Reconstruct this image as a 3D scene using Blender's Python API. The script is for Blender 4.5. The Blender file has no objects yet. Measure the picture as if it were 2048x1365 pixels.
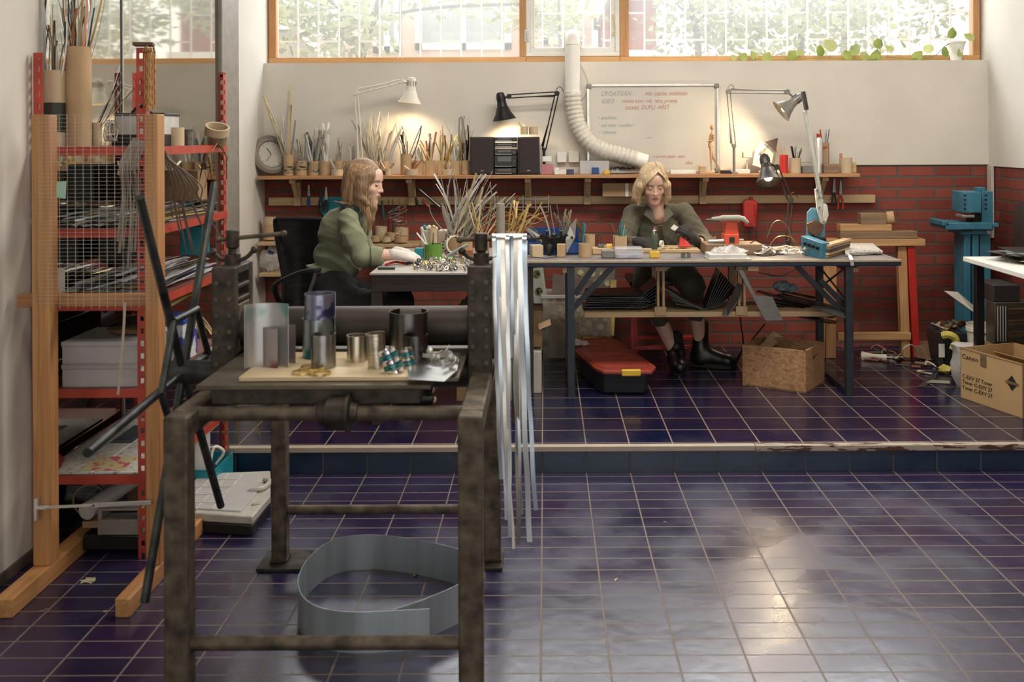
import bpy, math, random
import numpy as np
from mathutils import Vector, Matrix, Euler
from math import sin, cos, pi, radians as RAD
R = random.Random(7)
SC = bpy.context.scene
C = bpy.data.collections.new('workshop'); SC.collection.children.link(C)
V = Vector
# ---------- camera and the pixel -> world helper (2048x1365) ----------
H, F, CX, CY, ROLL = 1.526, 2000.0, 1090.0, 276.0, 0.0045
cr, sr = cos(ROLL), sin(ROLL)
def P(px, py, Y):
    u, v = (px-CX)/F, (CY-py)/F
    return V((Y*(u*cr+v*sr), Y, H+Y*(-u*sr+v*cr)))
def PZ(px, py, z):
    u, v = (px-CX)/F, (CY-py)/F
    Y = (z-H)/(-u*sr+v*cr)
    return V((Y*(u*cr+v*sr), Y, z))
cam = bpy.data.objects.new('camera', bpy.data.cameras.new('camera')); C.objects.link(cam)
cam.location = (0, 0, H); cam.rotation_mode = 'XYZ'
cam.matrix_world = Matrix.Translation((0, 0, H)) @ Matrix.Rotation(ROLL, 4, 'Y') @ Matrix.Rotation(pi/2, 4, 'X')
cd = cam.data; cd.sensor_width = 36; cd.lens = F/2048*36
cd.shift_x = -(CX-1024)/2048; cd.shift_y = -(682.5-CY)/2048
cd.clip_start = .05; cd.clip_end = 200
cd.dof.use_dof = True; cd.dof.focus_distance = 5.8; cd.dof.aperture_fstop = 4.5
SC.camera = cam
# ---------- materials ----------
MT = {}
def hexc(r, g, b):
    f = lambda c: (c/255/12.92) if c/255 <= .04045 else ((c/255+.055)/1.055)**2.4
    m_ = .3*r+.55*g+.15*b; r, g, b = (m_+(q-m_)*.84 for q in (r, g, b))
    return (f(r), f(g), f(b), 1)
def nt(name):
    m = bpy.data.materials.new(name); m.use_nodes = True
    t = m.node_tree; return m, t, t.nodes['Principled BSDF']
def mat(name, col, rough=.5, metal=0, var=.12, scale=18, bump=0, stretch=None, col2=None, thr=None, spec=None, sheen=0, tr=0, alpha=1, coat=0, aniso=None):
    if name in MT: return MT[name]
    m, t, b = nt(name); c = hexc(*col); b.inputs['Roughness'].default_value = rough; b.inputs['Metallic'].default_value = metal
    if spec is not None: b.inputs['Specular IOR Level'].default_value = spec
    if tr: b.inputs['Transmission Weight'].default_value = tr
    if coat: b.inputs['Coat Weight'].default_value = coat
    if sheen: b.inputs['Sheen Weight'].default_value = sheen
    b.inputs['Alpha'].default_value = alpha
    tc = t.nodes.new('ShaderNodeTexCoord'); mp = t.nodes.new('ShaderNodeMapping'); n = t.nodes.new('ShaderNodeTexNoise')
    t.links.new(tc.outputs['Object'], mp.inputs[0]); t.links.new(mp.outputs[0], n.inputs['Vector'])
    if stretch: mp.inputs['Scale'].default_value = stretch
    n.inputs['Scale'].default_value = scale; n.inputs['Detail'].default_value = 5
    cr_ = t.nodes.new('ShaderNodeValToRGB'); e = cr_.color_ramp.elements
    lo, hi = thr or (.3, .7)
    e[0].position = lo; e[1].position = hi
    e[0].color = tuple(x*(1-var) for x in c[:3])+(1,); e[1].color = hexc(*col2) if col2 else tuple(min(1, x*(1+var)) for x in c[:3])+(1,)
    t.links.new(n.outputs['Fac'], cr_.inputs[0]); t.links.new(cr_.outputs[0], b.inputs['Base Color'])
    if bump:
        bp = t.nodes.new('ShaderNodeBump'); bp.inputs['Strength'].default_value = bump; bp.inputs['Distance'].default_value = .01
        t.links.new(n.outputs['Fac'], bp.inputs['Height']); t.links.new(bp.outputs[0], b.inputs['Normal'])
    MT[name] = m; return m
def emis(name, col, s):
    m, t, b = nt(name); b.inputs['Base Color'].default_value = hexc(*col); b.inputs['Emission Color'].default_value = hexc(*col); b.inputs['Emission Strength'].default_value = s
    MT[name] = m; return m
def wood(name, c1, c2, axis='z', rough=.5, sc=1.0):
    if name in MT: return MT[name]
    m, t, b = nt(name); b.inputs['Roughness'].default_value = rough
    tc = t.nodes.new('ShaderNodeTexCoord'); mp = t.nodes.new('ShaderNodeMapping'); n = t.nodes.new('ShaderNodeTexNoise')
    s = {'x': (1.2, 30, 30), 'y': (30, 1.2, 30), 'z': (30, 30, 1.2)}[axis]
    mp.inputs['Scale'].default_value = tuple(q*sc for q in s); t.links.new(tc.outputs['Object'], mp.inputs[0]); t.links.new(mp.outputs[0], n.inputs['Vector'])
    n.inputs['Scale'].default_value = 2.2; n.inputs['Detail'].default_value = 6; n.inputs['Distortion'].default_value = .8
    r_ = t.nodes.new('ShaderNodeValToRGB'); e = r_.color_ramp.elements; e[0].position = .3; e[1].position = .68; e[0].color = hexc(*c1); e[1].color = hexc(*c2)
    t.links.new(n.outputs['Fac'], r_.inputs[0]); t.links.new(r_.outputs[0], b.inputs['Base Color'])
    bp = t.nodes.new('ShaderNodeBump'); bp.inputs['Strength'].default_value = .25; bp.inputs['Distance'].default_value = .003
    t.links.new(n.outputs['Fac'], bp.inputs['Height']); t.links.new(bp.outputs[0], b.inputs['Normal'])
    MT[name] = m; return m
def tilemat(name, plane, size, off, cols, mortar, msize, rough, bump, stag=0.0, dirt=None, bnoise=.4):
    """brick-texture surface; plane 'xy','xz','yz'"""
    m, t, b = nt(name); N = t.nodes.new; L = t.links.new; b.inputs["Specular IOR Level"].default_value = .95 if stag == 0 else .4
    tc = N('ShaderNodeNewGeometry'); sp = N('ShaderNodeSeparateXYZ'); cb = N('ShaderNodeCombineXYZ'); L(tc.outputs['Position'], sp.inputs[0])
    for k, ax in enumerate(plane):
        ad = N('ShaderNodeMath'); ad.operation = 'SUBTRACT'; L(sp.outputs['xyz'.index(ax)], ad.inputs[0]); ad.inputs[1].default_value = off[k]
        L(ad.outputs[0], cb.inputs[k])
    br = N('ShaderNodeTexBrick'); br.offset = stag; br.offset_frequency = 2; br.squash = 1
    L(cb.outputs[0], br.inputs['Vector']); br.inputs['Scale'].default_value = 1; br.inputs['Mortar Size'].default_value = msize; br.inputs['Mortar Smooth'].default_value = .25
    br.inputs['Bias'].default_value = 0; br.inputs['Brick Width'].default_value = size[0]; br.inputs['Row Height'].default_value = size[1]
    br.inputs['Color1'].default_value = hexc(*cols[0]); br.inputs['Color2'].default_value = hexc(*cols[1]); br.inputs['Mortar'].default_value = hexc(*mortar)
    n = N('ShaderNodeTexNoise'); n.inputs['Scale'].default_value = 3.5; n.inputs['Detail'].default_value = 8 if stag else 3; n.inputs['Roughness'].default_value = .65 if stag else .5; L(tc.outputs['Position'], n.inputs['Vector'])
    mx = N('ShaderNodeMix'); mx.data_type = 'RGBA'; mx.blend_type = 'MIX'; rp = N('ShaderNodeMapRange'); rp.inputs[1].default_value = .45; rp.inputs[2].default_value = .75; rp.inputs[4].default_value = .55
    L(n.outputs['Fac'], rp.inputs[0]); L(rp.outputs[0], mx.inputs['Factor']); L(br.outputs['Color'], mx.inputs['A']); mx.inputs['B'].default_value = hexc(*(dirt or cols[1]))
    L(mx.outputs['Result'], b.inputs['Base Color'])
    rr = N('ShaderNodeMapRange'); rr.inputs[3].default_value = rough[0]; rr.inputs[4].default_value = rough[1]; L(n.outputs['Fac'], rr.inputs[0]); rr.inputs[1].default_value = .35; rr.inputs[2].default_value = .7
    ra = N('ShaderNodeMath'); ra.operation = 'MAXIMUM'; rm = N('ShaderNodeMath'); rm.operation = 'MULTIPLY'; rm.inputs[1].default_value = .7; L(br.outputs['Fac'], rm.inputs[0]); L(rm.outputs[0], ra.inputs[0]); L(rr.outputs[0], ra.inputs[1]); L(ra.outputs[0], b.inputs['Roughness'])
    n2 = N('ShaderNodeTexNoise'); n2.inputs['Scale'].default_value = 14; n2.inputs['Detail'].default_value = 3; L(tc.outputs['Position'], n2.inputs['Vector'])
    h = N('ShaderNodeMath'); h.operation = 'MULTIPLY_ADD'; L(n2.outputs['Fac'], h.inputs[0]); h.inputs[1].default_value = bnoise
    iv = N('ShaderNodeMath'); iv.operation = 'SUBTRACT'; iv.inputs[0].default_value = 1; L(br.outputs['Fac'], iv.inputs[1]); L(iv.outputs[0], h.inputs[2])
    bp = N('ShaderNodeBump'); bp.inputs['Strength'].default_value = bump; bp.inputs['Distance'].default_value = .004; L(h.outputs[0], bp.inputs['Height']); L(bp.outputs[0], b.inputs['Normal'])
    MT[name] = m; return m
# ---------- mesh collector ----------
def basis(d):
    d = V(d).normalized(); a = V((0, 0, 1)) if abs(d.z) < .95 else V((1, 0, 0))
    x = a.cross(d).normalized(); return x, d.cross(x).normalized(), d
class G:
    def __init__(s): s.v = []; s.f = []; s.mi = []; s.k = 0
    def add(s, vs, fs):
        b = len(s.v); s.v += [tuple(q) for q in vs]; s.f += [tuple(b+i for i in f) for f in fs]; s.mi += [s.k]*len(fs); return s
    def use(s, k): s.k = k; return s
    def box(s, c, d, rz=0, M=None):
        c = V(c); h = V(d)/2; vs = [V((x*h.x, y*h.y, z*h.z)) for x in (-1, 1) for y in (-1, 1) for z in (-1, 1)]
        m = M if M is not None else Matrix.Rotation(rz, 3, 'Z')
        return s.add([c+m@q for q in vs], [(0, 1, 3, 2), (4, 6, 7, 5), (0, 4, 5, 1), (2, 3, 7, 6), (0, 2, 6, 4), (1, 5, 7, 3)])
    def bb(s, x0, x1, y0, y1, z0, z1): return s.box(((x0+x1)/2, (y0+y1)/2, (z0+z1)/2), (x1-x0, y1-y0, z1-z0))
    def bar(s, a, b, w, t=None, up=None):
        a = V(a); b = V(b); d = (b-a); L = d.length; t = t or w
        x, y, z = basis(d)
        if up is not None:
            y = (V(up)-V(up).dot(z)*z).normalized(); x = y.cross(z)
        M = Matrix((x, y, z)).transposed(); return s.box((a+b)/2, (w, t, L), M=M)
    def rings(s, rs, caps=True, closed=False):
        n = len(rs[0]); vs = [q for r in rs for q in r]; fs = []
        m = len(rs)
        for i in range(m if closed else m-1):
            for j in range(n):
                a = i*n+j; b = i*n+(j+1) % n; c = ((i+1) % m)*n; fs.append((a, b, c+(j+1) % n, c+j))
        if caps and not closed: fs += [tuple(range(n-1, -1, -1)), tuple((m-1)*n+j for j in range(n))]
        return s.add(vs, fs)
    def cyl(s, a, b, r, r2=None, n=16, caps=True):
        a = V(a); b = V(b); x, y, z = basis(b-a); r2 = r if r2 is None else r2
        return s.rings([[p+x*(q*cos(2*pi*j/n))+y*(q*sin(2*pi*j/n)) for j in range(n)] for p, q in ((a, r), (b, r2))], caps)
    def lathe(s, prof, o=(0, 0, 0), ax=(0, 0, 1), n=24, caps=False):
        o = V(o); x, y, z = basis(ax)
        return s.rings([[o+z*h+x*(r*cos(2*pi*j/n))+y*(r*sin(2*pi*j/n)) for j in range(n)] for r, h in prof], caps)
    def cup(s, o, r, h, t=.002, ax=(0, 0, 1), n=20, fl=.004):
        return s.lathe([(.0005, 0), (r, 0), (r, h), (r-t, h), (r-t, fl), (.0005, fl)], o, ax, n)
    def ring(s, o, r, h, t=.002, ax=(0, 0, 1), n=24):
        x, y, z = basis(ax); o = V(o)
        return s.rings([[o+z*hh+x*(rr*cos(2*pi*j/n))+y*(rr*sin(2*pi*j/n)) for j in range(n)] for rr, hh in ((r, 0), (r, h), (r-t, h), (r-t, 0))], closed=True)
    def tube(s, pts, r, n=8, caps=True, rs=None):
        pts = [V(p) for p in pts]; out = []; px = None
        for i, p in enumerate(pts):
            d = (pts[min(i+1, len(pts)-1)]-pts[max(i-1, 0)]).normalized()
            if px is None: x, y, _ = basis(d)
            else: x = (px-px.dot(d)*d).normalized(); y = d.cross(x)
            px = x; q = rs[i] if rs else r
            out.append([p+x*(q*cos(2*pi*j/n))+y*(q*sin(2*pi*j/n)) for j in range(n)])
        return s.rings(out, caps)
    def ribbon(s, pts, w, t, up=(0, 0, 1), ws=None):
        pts = [V(p) for p in pts]; out = []
        ups = up if isinstance(up, list) else [up]*len(pts)
        for i, p in enumerate(pts):
            d = (pts[min(i+1, len(pts)-1)]-pts[max(i-1, 0)]).normalized(); u = V(ups[i]); wd = (u-u.dot(d)*d).normalized(); nn = d.cross(wd); ww = (ws[i] if ws else w)/2
            out.append([p+wd*ww+nn*t/2, p-wd*ww+nn*t/2, p-wd*ww-nn*t/2, p+wd*ww-nn*t/2])
        return s.rings(out)
    def prism(s, poly, d):
        """poly: list of 3D points, extruded by vector d"""
        d = V(d); n = len(poly); a = [V(p) for p in poly]; return s.rings([a, [p+d for p in a]])
    def ball(s, c, r, n=12, sc=(1, 1, 1), M=None):
        c = V(c); m = n//2+1; rs = []
        for i in range(m):
            t = pi*(i+.02)/(m-1+.04); rs.append([])
            for j in range(n):
                q = V((sin(t)*cos(2*pi*j/n)*sc[0], sin(t)*sin(2*pi*j/n)*sc[1], cos(t)*sc[2]))*r
                rs[-1].append(c+(M@q if M is not None else q))
        rs.reverse(); return s.rings(rs)
    def crump(s, c, r, sc=(1, 1, 1), seed=0, n=20, amp=.22):
        c = V(c); m = n//2+1; rs = []; q = random.Random(seed); ph = [q.random()*6.28 for _ in range(6)]
        for i in range(m):
            t = pi*(i+.03)/(m-1+.06); rs.append([])
            for j in range(n):
                u = 2*pi*j/n; k = 1+amp*(.5*sin(3*u+ph[0]+2*t)+.4*sin(5*t+ph[1]+2*u*1)+.35*sin(7*u+ph[2])*sin(4*t+ph[3]))+q.uniform(-.5, .5)*amp
                rs[-1].append(c+V((sin(t)*cos(u)*sc[0], sin(t)*sin(u)*sc[1], cos(t)*sc[2]))*r*k)
        rs.reverse(); return s.rings(rs)
    def ob(s, name, m, parent=None, bev=0, smooth=True, ang=.6, seg=2, org=None):
        me = bpy.data.meshes.new(name); vs = np.array(s.v, dtype=np.float64).reshape(-1, 3)
        if parent is not None: o0 = V(parent['_w'])
        elif org is not None: o0 = V(org)
        else:
            lo, hi = vs.min(0), vs.max(0); o0 = V(((lo[0]+hi[0])/2, (lo[1]+hi[1])/2, lo[2]))
        vs = vs-np.array(o0); me.from_pydata(vs.tolist(), [], s.f)
        for q in (m if isinstance(m, (list, tuple)) else [m]): me.materials.append(q)
        if any(s.mi): me.polygons.foreach_set('material_index', s.mi)
        if smooth: me.polygons.foreach_set('use_smooth', [True]*len(s.f)); me.set_sharp_from_angle(angle=ang)
        me.update(); o = bpy.data.objects.new(name, me); C.objects.link(o)
        if parent is not None: o.parent = parent
        else: o.location = o0
        o['_w'] = tuple(o0)
        if bev:
            b = o.modifiers.new('b', 'BEVEL'); b.width = bev; b.segments = seg; b.limit_method = 'ANGLE'; b.angle_limit = .6
        return o
def thing(name, label, cat, loc, group=None):
    o = bpy.data.objects.new(name, None); C.objects.link(o); o.location = loc; o['_w'] = tuple(loc); o.empty_display_size = .05
    return tag(o, label, cat, group)
def tag(o, label, cat, group=None, kind=None):
    o['label'] = label; o['category'] = cat
    if group: o['group'] = group
    if kind: o['kind'] = kind
    return o
def st(o): o['kind'] = 'structure'; return o
def sub(o, parent):  # make mesh o (built in the same frame as parent) a sub-part
    o.parent = parent; return o
def dup(o, loc=None, rot=None, label=None, group=None, scale=None, parent=None):
    r = o.copy(); C.objects.link(r)
    if parent is not None: r.parent = parent
    elif loc is not None: r.location = loc; r['_w'] = tuple(loc)
    if parent is None:
        if rot is not None: r.rotation_euler = rot
        if scale is not None: r.scale = scale
        if label: r['label'] = label
        if group: r['group'] = group
    for c in o.children: dup(c, parent=r)
    return r
def arc(a, b, sag, n=10, side=(0, 0, 1)):
    a, b, s_ = V(a), V(b), V(side); return [a.lerp(b, i/n)+s_*(sag*4*(i/n)*(1-i/n)) for i in range(n+1)]
def spl(pts, n=6):
    """Catmull-Rom"""
    p = [V(q) for q in pts]; p = [p[0]*2-p[1]]+p+[p[-1]*2-p[-2]]; out = []
    for i in range(1, len(p)-2):
        for k in range(n):
            t = k/n; out.append(.5*((2*p[i])+(p[i+1]-p[i-1])*t+(2*p[i-1]-5*p[i]+4*p[i+1]-p[i+2])*t*t+(3*p[i]-p[i-1]-3*p[i+1]+p[i+2])*t**3))
    return out+[p[-2]]
def text(s, size, loc, M, m, parent, name='lettering', th=.0004, align='LEFT', shear=0, sx=1, sp=1):
    cu = bpy.data.curves.new('t', 'FONT'); cu.body = s; cu.size = size; cu.extrude = th; cu.align_x = align; cu.shear = shear; cu.resolution_u = 2; cu.space_character = sp
    o = bpy.data.objects.new('t', cu); C.objects.link(o); dg = bpy.context.evaluated_depsgraph_get(); dg.update()
    me = bpy.data.meshes.new_from_object(o.evaluated_get(dg)); bpy.data.objects.remove(o)
    g = G(); L = V(loc)
    g.add([L+M@V((v.co.x*sx, v.co.y, v.co.z)) for v in me.vertices], [tuple(p.vertices) for p in me.polygons])
    bpy.data.meshes.remove(me)
    return g.ob(name, m, parent, smooth=False)
FRONT = Matrix(((1, 0, 0), (0, 0, -1), (0, 1, 0)))   # text lying in XZ facing -Y
# ---------- signed-distance bodies ----------
def sd_eval(pr, X):
    d = None
    for p in pr:
        k = p.get('k', .012)
        if p['t'] == 'c':
            a, b = np.array(p['a'], np.float32), np.array(p['b'], np.float32); ba = b-a; pa = X-a
            h = np.clip((pa@ba)/max(float(ba@ba), 1e-9), 0, 1); q = np.linalg.norm(pa-h[:, None]*ba, axis=1)-(p['r']+(p['s']-p['r'])*h)
        else:
            y = (X-np.array(p['a'], np.float32)) @ np.array(p['m'], np.float32); r = np.array(p['r'], np.float32)
            k0 = np.linalg.norm(y/r, axis=1); k1 = np.linalg.norm(y/(r*r), axis=1); q = k0*(k0-1)/np.maximum(k1, 1e-6)
        if d is None: d = q; continue
        if p.get('sub'):
            h = np.clip(.5-.5*(q+d)/k, 0, 1); d = d*(1-h)-q*h+k*h*(1-h)
        else:
            h = np.clip(.5+.5*(d-q)/k, 0, 1); d = q*h+d*(1-h)-k*h*(1-h)
    return d
def surfnet(fn, lo, hi, h):
    lo = np.array(lo, np.float32); n = np.ceil((np.array(hi)-lo)/h/4).astype(int)*4+4
    cg = np.stack(np.meshgrid(*[np.arange(m//4)*4+1.5 for m in n], indexing='ij'), -1).reshape(-1, 3)
    cv = np.concatenate([fn(c) for c in np.array_split((lo+cg*h).astype(np.float32), max(1, len(cg)//400000))]).reshape([m//4 for m in n])
    big = cv.repeat(4, 0).repeat(4, 1).repeat(4, 2).astype(np.float32); msk = np.abs(big) < h*6.5
    idx = np.argwhere(msk); vals = np.concatenate([fn(c) for c in np.array_split((lo+idx*h).astype(np.float32), max(1, len(idx)//400000))])
    big[msk] = vals; S = big < 0; c0 = [slice(0, -1), slice(1, None)]
    cnt = np.zeros([m-1 for m in n], np.int16); acc = np.zeros([m-1 for m in n]+[3], np.float32)
    for ax in range(3):
        o = [a for a in range(3) if a != ax]
        for i in (0, 1):
            for j in (0, 1):
                s0 = [None]*3; s1 = [None]*3; s0[ax] = c0[0]; s1[ax] = c0[1]; s0[o[0]] = s1[o[0]] = c0[i]; s0[o[1]] = s1[o[1]] = c0[j]
                a, b = big[tuple(s0)], big[tuple(s1)]; x = (a < 0) != (b < 0); t = np.where(x, a/np.where(x, a-b, 1), 0)
                cnt += x; acc[..., ax] += t; acc[..., o[0]] += x*i; acc[..., o[1]] += x*j
    act = cnt > 0; vid = -np.ones(cnt.shape, np.int64); vid[act] = np.arange(act.sum())
    vs = lo+(np.argwhere(act)+acc[act]/cnt[act][:, None])*h; F_ = []
    for ax in range(3):
        o = [(ax+1) % 3, (ax+2) % 3]
        s0 = [slice(1, -1)]*3; s1 = [slice(1, -1)]*3; s0[ax] = slice(1, -2); s1[ax] = slice(2, -1)
        a, b = S[tuple(s0)], S[tuple(s1)]; x = np.argwhere(a != b)+1; flip = a[a != b]
        if not len(x): continue
        q = []
        for i, j in ((0, 0), (-1, 0), (-1, -1), (0, -1)):
            y = x.copy(); y[:, o[0]] += i; y[:, o[1]] += j; q.append(vid[y[:, 0], y[:, 1], y[:, 2]])
        q = np.stack(q, 1); q[~flip] = q[~flip][:, ::-1]; F_.append(q)
    fa = np.concatenate(F_); fa = fa[(fa >= 0).all(1)]; return vs, fa[:, ::-1]
def sdf_obj(name, pr, m, parent, h=.006, fn=None, disp=None, shrink=0, facemat=None):
    allp = []
    for p in pr:
        if p.get('sub'): continue
        r = max(p['r'], p['s']) if p['t'] == 'c' else max(p['r']); allp += [[q-r for q in p['a']], [q+r for q in p['a']]]
        if p['t'] == 'c': allp += [[q-r for q in p['b']], [q+r for q in p['b']]]
    A = np.array(allp); base = lambda X: sd_eval(pr, X)
    f = (lambda X: fn(base(X), X)) if fn else base
    vs, fs = surfnet(f, A.min(0)-.03, A.max(0)+.03, h)
    if disp: vs = disp(vs)
    me = bpy.data.meshes.new(name); me.from_pydata((vs-np.array(parent['_w'])).tolist(), [], fs.tolist())
    for q in (m if isinstance(m, (list, tuple)) else [m]): me.materials.append(q)
    if facemat is not None: me.polygons.foreach_set('material_index', facemat(vs[fs].mean(1)).astype(np.int32))
    me.polygons.foreach_set('use_smooth', [True]*len(fs)); me.update()
    o = bpy.data.objects.new(name, me); C.objects.link(o); o.parent = parent; o['_w'] = parent['_w']
    sm = o.modifiers.new('s', 'SMOOTH'); sm.factor = .5; sm.iterations = 2
    return o
def cap(a, b, r, s=None, k=.015, sub=False): return dict(t='c', a=tuple(a), b=tuple(b), r=r, s=r if s is None else s, k=k, sub=sub)
def ell(a, r, M=None, k=.015, sub=False): return dict(t='e', a=tuple(a), r=tuple(r), m=[list(q) for q in (M or Matrix.Identity(3))], k=k, sub=sub)
# ================= materials used in several places =================
plaster = mat('plaster', (216, 209, 197), .9, var=.05, scale=3, bump=.05)
plaster2 = mat('plaster_side', (214, 209, 199), .9, var=.05, scale=3, bump=.05)
floor_m = tilemat('floor_tiles', 'xy', (.2, .0973), (-.0187, 4.5012), ((24, 20, 60), (42, 28, 68)), (112, 96, 82), .0032, (.2, .38), .5, dirt=(50, 42, 76), bnoise=.6)
plat_m = tilemat('platform_tiles', 'xy', (.2, .2), (-.0187, 4.61), ((14, 22, 62), (28, 24, 58)), (138, 116, 92), .0035, (.14, .32), .5, dirt=(42, 32, 50), bnoise=.8)
riser_m = tilemat('riser_tiles', 'xz', (.2, .2), (-.0187, -.05), ((6, 40, 74), (10, 48, 80)), (70, 60, 52), .004, (.18, .4), .5, dirt=(14, 46, 66))
brick_m = tilemat('brick_wall', 'xz', (.25, .0745), (.112, -.013), ((134, 54, 42), (156, 70, 54)), (100, 84, 74), .0085, (.6, .85), .9, stag=.5, dirt=(110, 46, 38), bnoise=.7)
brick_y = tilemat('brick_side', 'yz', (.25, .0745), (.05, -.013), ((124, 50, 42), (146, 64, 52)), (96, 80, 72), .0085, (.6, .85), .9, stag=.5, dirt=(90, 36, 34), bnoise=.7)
pine = wood('pine', (168, 104, 50), (196, 138, 78), 'z'); pine_x = wood('pine_x', (158, 98, 50), (188, 132, 76), 'x'); pine_y = wood('pine_y', (172, 108, 54), (200, 142, 82), 'y')
pale_x = wood('pale_timber', (186, 152, 106), (208, 176, 128), 'x'); pale_z = wood('pale_timber_z', (170, 136, 96), (198, 166, 120), 'z')
ply = wood('plywood', (196, 170, 128), (214, 192, 152), 'x'); darkwood = wood('dark_wood', (44, 34, 30), (58, 46, 40), 'x')
oldwood = wood('old_wood', (120, 92, 66), (150, 118, 86), 'x')
winwood = wood('window_wood', (196, 138, 76), (216, 160, 96), 'x')
winwoodz = wood('window_wood_z', (182, 122, 66), (208, 148, 86), 'z')
card = mat('cardboard', (186, 152, 110), .85, var=.08, scale=9); card2 = mat('cardboard_pale', (198, 174, 138), .85, var=.06, scale=9); card3 = mat('cardboard_brown', (158, 124, 88), .85, var=.08, scale=9)
white_p = mat('white_paint', (228, 226, 218), .45, var=.04); cream = mat('cream_plastic', (222, 216, 200), .45, var=.04)
black_p = mat('black_plastic', (24, 23, 24), .4, var=.15); black_m = mat('black_metal', (26, 26, 28), .38, metal=.4, var=.2); grey_p = mat('grey_enamel', (132, 128, 120), .35, metal=.3, var=.08)
alu = mat('aluminium', (214, 212, 206), .3, metal=.72, var=.08, scale=30); steel = mat('steel', (150, 148, 146), .3, metal=1, var=.15, scale=20); chrome = mat('chrome', (220, 220, 220), .12, metal=1, var=.03)
zinc = mat('zinc', (182, 180, 174), .38, metal=.65, var=.1); brass = mat('brass', (214, 182, 104), .3, metal=.8, var=.12); copper = mat('copper', (190, 112, 70), .35, metal=1, var=.12)
rust = mat('rusty_iron', (74, 64, 52), .62, metal=.45, var=.45, scale=22, bump=.25, col2=(112, 98, 80)); rust_d = mat('dark_iron', (48, 42, 36), .55, metal=.5, var=.35, scale=26, bump=.2, col2=(78, 68, 58))
iron_blue = mat('spoke_iron', (50, 56, 60), .4, metal=.75, var=.4, scale=18, col2=(86, 88, 86))
red_m = mat('red_enamel', (176, 52, 36), .42, var=.12, scale=10, col2=(198, 66, 46)); red_p = mat('red_plastic', (196, 34, 26), .4, var=.1); orange_m = mat('orange_enamel', (226, 74, 34), .35, var=.08)
blue_m = mat('blue_enamel', (42, 110, 138), .42, var=.15, scale=9, col2=(54, 128, 154)); blue_p = mat('blue_plastic', (18, 66, 138), .4, var=.1); teal_p = mat('teal_plastic', (24, 140, 160), .4, var=.1)
green_p = mat('green_paint', (96, 148, 44), .5, var=.08); navy_m = mat('navy_steel', (50, 55, 64), .4, metal=.5, var=.25, scale=12)
clear = mat('clear_plastic', (214, 212, 214), .2, var=.04, alpha=.42, spec=.6); clear2 = mat('milky_plastic', (206, 204, 206), .3, var=.05, alpha=.62)
bag_m = mat('plastic_film', (226, 224, 222), .18, var=.1, scale=30, bump=.6, alpha=.5); paper = mat('paper', (216, 210, 198), .9, var=.05); yellow_p = mat('yellow_plastic', (222, 176, 36), .45, var=.08)
# ================= room shell =================
g = G(); g.bb(-2.1, 3.2, -3, 4.562, -.1, 0); st(g.ob('floor', floor_m, smooth=False))
g = G(); g.bb(-2.1, 3.2, 4.562, 7.0, -.1, .118); fo = g.ob('floor', [plat_m, riser_m], smooth=False); st(fo)
for p in fo.data.polygons:
    if p.normal.y < -.5: p.material_index = 1
edge_m = mat('edge_strip', (176, 160, 142), .5, var=.08, scale=12); edge_w = mat('edge_strip_worn', (176, 160, 142), .55, scale=9, stretch=(1.2, 6, 6), col2=(86, 50, 30), thr=(.52, .56), var=.06)
g = G(); g.bb(-1.88, .95, 4.545, 4.585, .098, .1215); st(g.ob('trim_1', edge_m, bev=.002))
g = G(); g.bb(.952, 2.98, 4.543, 4.585, .096, .1225); st(g.ob('trim_2', edge_w, bev=.002))
g = G(); g.bb(-1.88, 2.98, 6.705, 6.95, -.05, 1.335); st(g.ob('wall_back', brick_m, smooth=False))
g = G(); g.bb(-1.88, 2.98, 6.692, 6.95, 1.335, 2.035).bb(-1.88, 2.98, 6.70, 6.95, 2.92, 3.3); st(g.ob('wall_back', plaster, smooth=False))
g = G(); g.bb(-1.88, 2.03, 6.692, 6.704, 1.262, 1.335); st(g.ob('wall_back', plaster, smooth=False))
g = G(); g.bb(2.98, 3.2, -3, 7.0, -.05, 1.325); st(g.ob('wall_right', brick_y, smooth=False))
g = G(); g.bb(2.968, 3.2, -3, 7.0, 1.325, 3.3); st(g.ob('wall_right', plaster2, smooth=False))
g = G(); g.bb(-2.1, -1.88, -3, 3.72, -.05, 3.3).bb(-2.1, -1.88, 6.13, 7.0, -.05, 3.3).bb(-2.1, -1.93, 3.72, 6.13, -.05, 3.3); st(g.ob('wall_left', plaster2, smooth=False))
g = G(); g.bb(-2.1, 3.2, -3, 7.0, 3.3, 3.4); st(g.ob('ceiling', plaster, smooth=False))
g = G(); g.bb(2.955, 2.972, 6.62, 6.69, .85, 1.33); st(g.ob('trim_3', mat('cable_duct', (196, 190, 180), .5), bev=.002))
g = G(); g.bb(-1.883, -1.868, -3, 3.70, 0, .035); st(g.ob('baseboard_left', mat('dirty_skirting', (92, 80, 68), .8, scale=12, var=.3)))
# mirror-like glass partition on the left
w4 = thing('window_4', 'x', 'x', (-1.89, 4.7, 0)); del w4['label']; del w4['category']; w4['kind'] = 'structure'
g = G(); g.bb(-1.905, -1.892, 3.75, 5.8, .02, 3.28); g.ob('pane', mat('mirror_glass', (186, 182, 172), .035, metal=1, var=.05, scale=4), w4)
g = G(); g.bb(-1.93, -1.87, 5.8, 6.12, .0, 3.3); g.ob('frame', mat('grey_frame', (140, 132, 122), .55), w4, bev=.006)
g = G(); g.bb(-1.93, -1.868, 3.72, 3.75, 0, 3.3).bb(-1.893, -1.885, 4.47, 4.482, .1, 3.28); g.ob('frame', mat('pale_frame', (176, 170, 166), .5), w4, bev=.003)
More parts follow.
